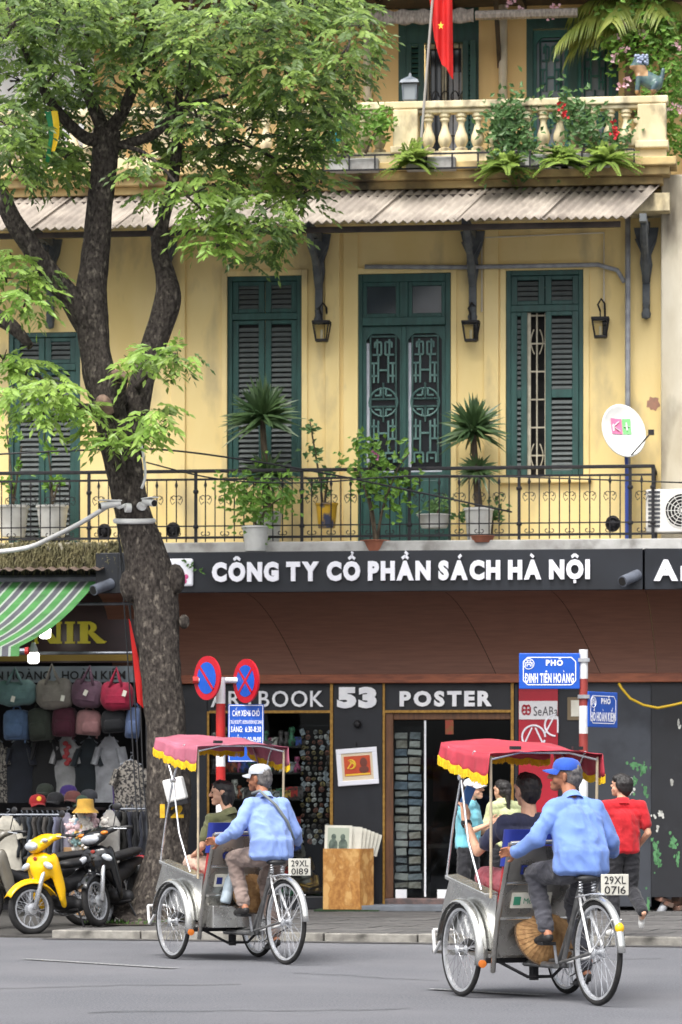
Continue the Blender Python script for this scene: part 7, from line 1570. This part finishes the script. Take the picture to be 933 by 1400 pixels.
    for nm, z0, z1, m_ in (('back_cushion', .68, .98, m_cred), ('back_cover', .97, 1.24, m_cblue)):
        b = B(); P = []
        rings = [(V((0, 1.02 - (z0 + (z1 - z0) * i / 4 - .68) * .26, z0 + (z1 - z0) * i / 4)), (.315 if m_ is m_cblue else .3, .06 if m_ is m_cblue else .05), .35) for i in range(5)]
        put(nm, loft(rings, 24).mesh(nm, m_, smooth=50), t)
    # saddle, cranks, chain, lamp
    me = lump([((0, .16, .895), (.09, .05, .03), (0, .24, .9), (.085, .06, .028)), ((0, .24, .9), (.07, .05, .025), (0, .42, .905), (.025, .03, .02))], .01, 3); put('saddle', setmats(me, [m_seat]), t)
    for s in (-1, 1):
        c = B(); c.tube([(s * .05 + .016 * math.cos(a * .9), .17 + .016 * math.sin(a * .9), .8 + a * .0028) for a in range(28)], .004, 5); c.build('saddle_spring', m_chr, t)
    for s, pz, py_ in ((-1, .42, .555), (1, .13, .575)):
        tb('crank', [(s * .05, .565, .275), (s * .075, py_, pz)], .011, m_alu); B().bx(s * .08, s * .19, py_ - .045, py_ + .045, pz - .012, pz + .012).build('pedal', m_blk, t, bevel=.004)
    B().lathe([(.085, -.003), (.1, -.003), (.1, .003), (.085, .003), (.085, -.003)], (.055, .565, .275), n=28, m=Matrix.Rotation(R(90), 3, 'Y')).build('chain_ring', m_alu, t); tb('chain', [(.055, .56, .375), (.055, 0, .41)], .005, m_iron); tb('chain', [(.055, .56, .18), (.055, 0, .34)], .005, m_iron)
    tb('rack', [(-.05, .25, .76), (-.05, .0, .79), (.0, -.1, .79), (.05, 0, .79), (.05, .25, .76)], .007, m_chr)
    # plate
    WP = W @ Matrix.Translation((.12, -.03, .85)) @ Matrix.Rotation(R(-14), 4, 'Z'); pb = B().bx(-.1, .1, -.004, .004, -.07, .08).build('number_plate', m_plate, t, W=WP, bevel=.004)
    for txt, z0 in ((plate[0], .012), (plate[1], -.058)): letters(txt, -.075, .078, z0, z0 + .055, -.006, m_iron, pb, WP, bold=.0, ext=.02, one=True, name='lettering')
    if rear_mark: B().ell((0, -.345, .56), (.035, .03, .04), 12).build('rear_reflector', m_yref, t, smooth=True)
    # canopy sheet, valances, fringe
    y0, y1, zR, zF, hw = .84, 1.72, 1.84 + dz, 1.93 + dz, .455
    def cz(u, v): return zR + (zF - zR) * v + .022 * (1 - u * u) + .012 * math.sin(v * 9 + u * 3) * (1 - abs(u)) - .02 * math.sin(v * PI) + .012 * noise.noise(V((u * 3, v * 3, seed)))
    P = [[V((u * hw, y0 + (y1 - y0) * v, cz(u, v))) for u in [-1 + 2 * i / 20 for i in range(21)]] for v in [j / 16 for j in range(17)]]
    B().grid(P).build('canopy_sheet', m_can, t, smooth=True, solid=.006)
    def drop(u_, L): return L * (.88 + .12 * abs(math.sin(u_ * PI * 5.0)))
    fr = B()
    def valance(pts, outv, L0, L1):
        n = len(pts); P = []
        for i, p in enumerate(pts):
            u = i / (n - 1); L = drop(u, L0 + (L1 - L0) * u); w_ = .022 * math.sin(u * 23 + seed) + .012 * math.sin(u * 51)
            P.append([p + outv * (.05 * (j / 4) + w_ * (j / 4)) - V((0, 0, L * j / 4)) for j in range(5)])
        B().grid(P).build('valance', m_can, t, smooth=True, solid=.004)
        for i in range(n - 1):
            for e in (0, .5):
                a = P[i][-1].lerp(P[i + 1][-1], e); b = P[i][-1].lerp(P[i + 1][-1], e + .5); d_ = V((0, 0, -.042 - .014 * q.random())) + outv * q.uniform(-.006, .012)
                fr.add([a + V((0, 0, .016)) + outv * .004, b + V((0, 0, .016)) + outv * .004, b.lerp(a, .12) + d_, a.lerp(b, .12) + d_], [(0, 1, 2, 3)])
    for s in (-1, 1):
        valance([V((s * hw, y1 + (y0 - y1) * i / 44, cz(s, 1 - i / 44))) for i in range(45)], V((s * .35, 0, 0)), .12, .185)
    valance([V((-hw + 2 * hw * i / 44, y1, cz(-1 + 2 * i / 44, 1))) for i in range(45)], V((0, .35, 0)), .13, .13)
    fr.build('fringe', m_fr, t, solid=.006)
    for x_ in (-.25, .25): B().bx(x_ - .04, x_ + .04, y0 - .012, y0 + .02, zR + .03, zR + .055).build('canopy_clip', m_blk, t)
    tb('canopy_hoop', [(-.43, .88, 1.8 + dz), (-.2, .88, 1.85 + dz), (.2, .88, 1.85 + dz), (.43, .88, 1.8 + dz)], .01, m_chr); tb('canopy_hoop', [(-.44, 1.7, 1.88 + dz), (0, 1.7, 1.95 + dz), (.44, 1.7, 1.88 + dz)], .01, m_chr)
    return t
def cyc_hat(t_lab, W, c, r, tilt):
    o = thing('conical_hat', t_lab, 'hat', (0, 0, 0), W=W @ Matrix.Translation(c) @ Matrix.Rotation(R(90 + tilt), 4, 'X'))
    B().lathe([(r, 0), (r * .66, .045), (r * .33, .085), (0, .13)], n=40).build('cone', m_straw, o, smooth=True, solid=.004); B().tube([(r * math.cos(a * PI / 18), r * math.sin(a * PI / 18), 0) for a in range(36)], .007, 5, closed=True).build('rim', mat('hat_rim', (84, 66, 48), None), o)
    k = B()
    for a in range(36): k.tube([(r * .98 * math.cos(a * PI / 18), r * .98 * math.sin(a * PI / 18), .008), (.01 * math.cos(a * PI / 18), .01 * math.sin(a * PI / 18), .132)], .0022, 4)
    k.build('ribs', m_straw, o)
m_grnink = mat('green_ink', (60, 140, 110), None, rough=.5); m_redink = mat('red_ink2', (190, 50, 50), None, rough=.5)
tR = cyclo('cyclo with a red fringed canopy nearest on the right', (1.815, 24.83, 0), R(22), (194, 62, 78), ('29XL', '0716'), 'DD : 09 13', ('Moonlife', m_grnink), True, 2, -.05); WR = WM[tR]
tL = cyclo('cyclo with a faded pink fringed canopy left of centre', (-.484, 30.77, 0), R(28), (186, 104, 124), ('29XL', '0189'), '09 13 515', ('Lavie', m_inkb), False, 1, .08); WL = WM[tL]
cyc_hat('brown conical hat strapped behind the red-canopied cyclo', WR, (.0, .86, .47), .24, -18); cyc_hat('tan conical hat strapped behind the pink-canopied cyclo', WL, (.06, .78, .62), .2, -18)
o = thing('water_bottle', 'clear plastic bottle tied behind the pink-canopied cyclo', 'bottle', (0, 0, 0), W=WL @ Matrix.Translation((-.2, .8, .52)) @ Matrix.Rotation(R(14), 4, 'Y'))
B().lathe([(0, 0), (.045, 0), (.05, .02), (.05, .1), (.046, .11), (.05, .12), (.05, .22), (.03, .28), (.016, .3), (.016, .32)], n=18).build('bottle_body', mat('clear_plastic', (176, 190, 200), (150, 164, 174), scale=10, rough=.15), o, smooth=True); B().lathe([(.019, .31), (.019, .34), (0, .34)], n=14).build('bottle_cap', mat('cap_cyan', (60, 150, 200), None), o)
m_den = fabric('blue_work_shirt', (112, 144, 212)); m_den2 = fabric('pale_blue_shirt', (132, 158, 218))
DRV = dict(hip=(0, .27, .99), chest=(0, .36, 1.3), neck=(0, .42, 1.475), head=((0, .53, 1.625), 55, -8), armL=[(-.165, .37, 1.39), (-.31, .35, 1.18), (-.4, .55, 1.07), (.05, .75, .1), (.3, -.1, -1), .75], armR=[(.165, .37, 1.39), (.27, .35, 1.16), (.4, .55, 1.07), (-.05, .75, .1), (-.3, -.1, -1), .75],
           legL=[(-.09, .3, .95), (-.17, .69, .92), (-.165, .49, .515), (0, 1, -.1)], legR=[(.09, .3, .94), (.14, .68, .72), (.16, .52, .22), (0, 1, -.2)], k=1.0, wf=(8, 6, 3.2))
person('cyclo driver in a blue shirt and blue cap pedalling the red-canopied cyclo', WR, DRV, m_sk3, m_den, 'long', fabric('charcoal_trousers', (66, 66, 74)), shoe=mat('black_sandal', (28, 26, 26), None, rough=.6), hair='grey', cap=fabric('royal_blue_cap', (38, 84, 186)), loc=(0, .27, .9), baggy=1.16, wr=.0145)
D2 = dict(DRV); D2['head'] = ((0, .52, 1.63), 32, -4)
person('cyclo driver in a pale blue shirt and grey cap pedalling the pink-canopied cyclo', WL, D2, m_sk3, m_den2, 'long', fabric('taupe_trousers', (142, 124, 116)), shoe=mat('black_sandal', (28, 26, 26), None), hair='grey', cap=fabric('light_grey_cap', (188, 192, 200)), loc=(0, .27, .9), baggy=1.16, wr=.0145,
       strap=(mat('grey_strap', (110, 116, 116), None, rough=.8), [(-.1, .46, 1.5), (-.08, .35, 1.525), (.02, .23, 1.4), (.12, .2, 1.25), (.2, .24, 1.1), (.22, .34, 1.05)]))
P1 = dict(hip=(0, 1.12, .84), chest=(0, 1.1, 1.14), neck=(0, 1.13, 1.34), head=((0.0, 1.18, 1.52), 8, -6), armL=[(-.2, 1.13, 1.28), (-.31, 1.38, 1.07), (-.33, 1.55, 1.3), (.0, .15, 1), (.9, .3, 0), .5], armR=[(.2, 1.13, 1.28), (.28, 1.3, 1.05), (.1, 1.5, 1.1), (-.6, .6, .5), (.1, .2, 1), .5],
          legL=[(-.1, 1.2, .83), (-.15, 1.62, .87), (-.13, 1.85, .44), (0, 1, -.1)], legR=[(.1, 1.2, .83), (.15, 1.62, .87), (.13, 1.85, .44), (0, 1, -.1)], k=1.04)
person('passenger in a navy T-shirt raising a phone in the red-canopied cyclo', WR, P1, m_sk2, fabric('navy_tee', (34, 38, 66)), 'short', fabric('rose_shorts', (168, 82, 92)), leg='short', shoe=m_blk, hair='short', loc=(0, 1.12, .76), collar=False)
o = thing('mobile_phone', 'blue phone held up by the passenger in navy', 'phone', (0, 0, 0), W=WR @ Matrix.Translation((-.31, 1.585, 1.46)) @ Matrix.Rotation(R(18), 4, 'Y') @ Matrix.Rotation(R(15), 4, 'X')); B().bx(-.04, .04, -.005, .005, -.07, .1).build('case', mat('phone_blue', (84, 128, 190), (66, 104, 160), scale=6, rough=.3), o, bevel=.006); B().bx(-.035, .035, .0055, .0065, -.065, .095).build('screen', m_blk, o)
o = thing('wrist_watch', 'dark watch on the raised wrist of the passenger in navy', 'watch', (0, 0, 0), W=WR @ Matrix.Translation((-.328, 1.535, 1.275)) @ Matrix.Rotation(R(-35), 4, 'X')); B().lathe([(.036, -.012), (.039, -.012), (.039, .012), (.036, .012)], n=20).build('band', m_blk, o, smooth=40); B().lathe([(0, .0), (.018, 0), (.018, .008), (0, .008)], (-.037, -.012, 0), n=14, m=Matrix.Rotation(R(-90), 3, 'Y')).build('dial', m_blk, o)
P2 = dict(P1); P2.update(head=((-.04, 1.19, 1.5), 62, -2), armL=[(-.17, 1.13, 1.26), (-.23, 1.2, 1.03), (-.18, 1.42, .96), (.2, .9, -.2), (.8, 0, .2), .4], armR=[(.17, 1.13, 1.26), (.23, 1.2, 1.03), (.12, 1.42, .96), (-.2, .9, -.2), (-.8, 0, .2), .4], k=.94)
person('woman in an olive shirt looking left from the pink-canopied cyclo', WL, P2, m_sk2, fabric('olive_shirt', (98, 100, 66)), 'short', fabric('beige_trousers', (214, 182, 162)), leg='long', shoe=m_blk, hair='bob', loc=(0, 1.12, .76))
B().tube([(-.12, 1.1, 1.42), (-.05, 1.02, 1.4), (.06, .99, 1.3), (.14, 1.0, 1.15)], .008, 5)
# walkers on the pavement
def WPm(px, Y, yaw): return Matrix.Translation(((px - 466.5) * Y / FPX, Y, PZ)) @ Matrix.Rotation(R(yaw), 4, 'Z')
st = dict(hip=(0, 0, .86), chest=(0, .01, 1.15), neck=(0, .02, 1.345), head=((0, .05, 1.48), 40, -14), armL=[(-.185, .01, 1.28), (-.235, .0, 1.0), (-.22, .05, .77), (.1, .1, -1), (.2, 1, .1), .35], armR=[(.185, .01, 1.28), (.25, -.03, 1.02), (.2, .16, .88), (-.1, 1, .1), (0, .1, 1), .5],
          legL=[(-.08, .0, .83), (-.09, .06, .46), (-.08, .02, .09), (-.1, 1, -.02)], legR=[(.08, 0, .83), (.1, .04, .46), (.12, -.3, .24), (.1, .35, -1)], k=.97)
m_snk = mat('white_sneaker', (222, 222, 220), (150, 120, 100), scale=5, rough=.6, lo=.62, hi=.7)
person('man in a red polo shirt and black trousers walking away on the pavement', WPm(852, 34.75, 12), st, m_sk2, fabric('red_polo', (196, 14, 30)), 'short', fabric('black_trousers', (32, 32, 38)), shoe=m_snk, hair='mop', wr=.01)
s2 = dict(st); s2.update(head=((0, .06, 1.45), 0, -10), legL=[(-.08, .0, .83), (-.09, .05, .46), (-.08, .0, .09), (-.1, 1, 0)], legR=[(.08, 0, .83), (.1, -.02, .46), (.1, -.06, .09), (.1, 1, 0)], armL=[(-.175, .01, 1.26), (-.22, .08, 1.0), (-.12, .3, 1.1), (.3, 1, .4), (0, 0, 1), .5], armR=[(.175, .01, 1.26), (.22, .08, 1.0), (.12, .3, 1.1), (-.3, 1, .4), (0, 0, 1), .5], k=.94)
person('pedestrian in a turquoise shirt and white cap behind the red canopy', WPm(640, 37.2, 250), s2, m_sk2, fabric('turquoise_shirt', (120, 196, 212)), 'short', fabric('black_trousers', (32, 32, 38)), shoe=m_blk, hair='short', cap=fabric('white_cap', (214, 214, 214)), wr=.01)
s3 = dict(s2); s3['head'] = ((0, .04, 1.44), 0, -4)
person('pedestrian with dark tied hair and a pale yellow top behind the passenger in navy', WPm(690, 38.4, 40), s3, m_sk2, fabric('pale_yellow_top', (206, 212, 160)), 'short', fabric('black_trousers', (32, 32, 38)), shoe=m_blk, hair='tail', wr=.01)
bpy.data.scenes.remove(TS)
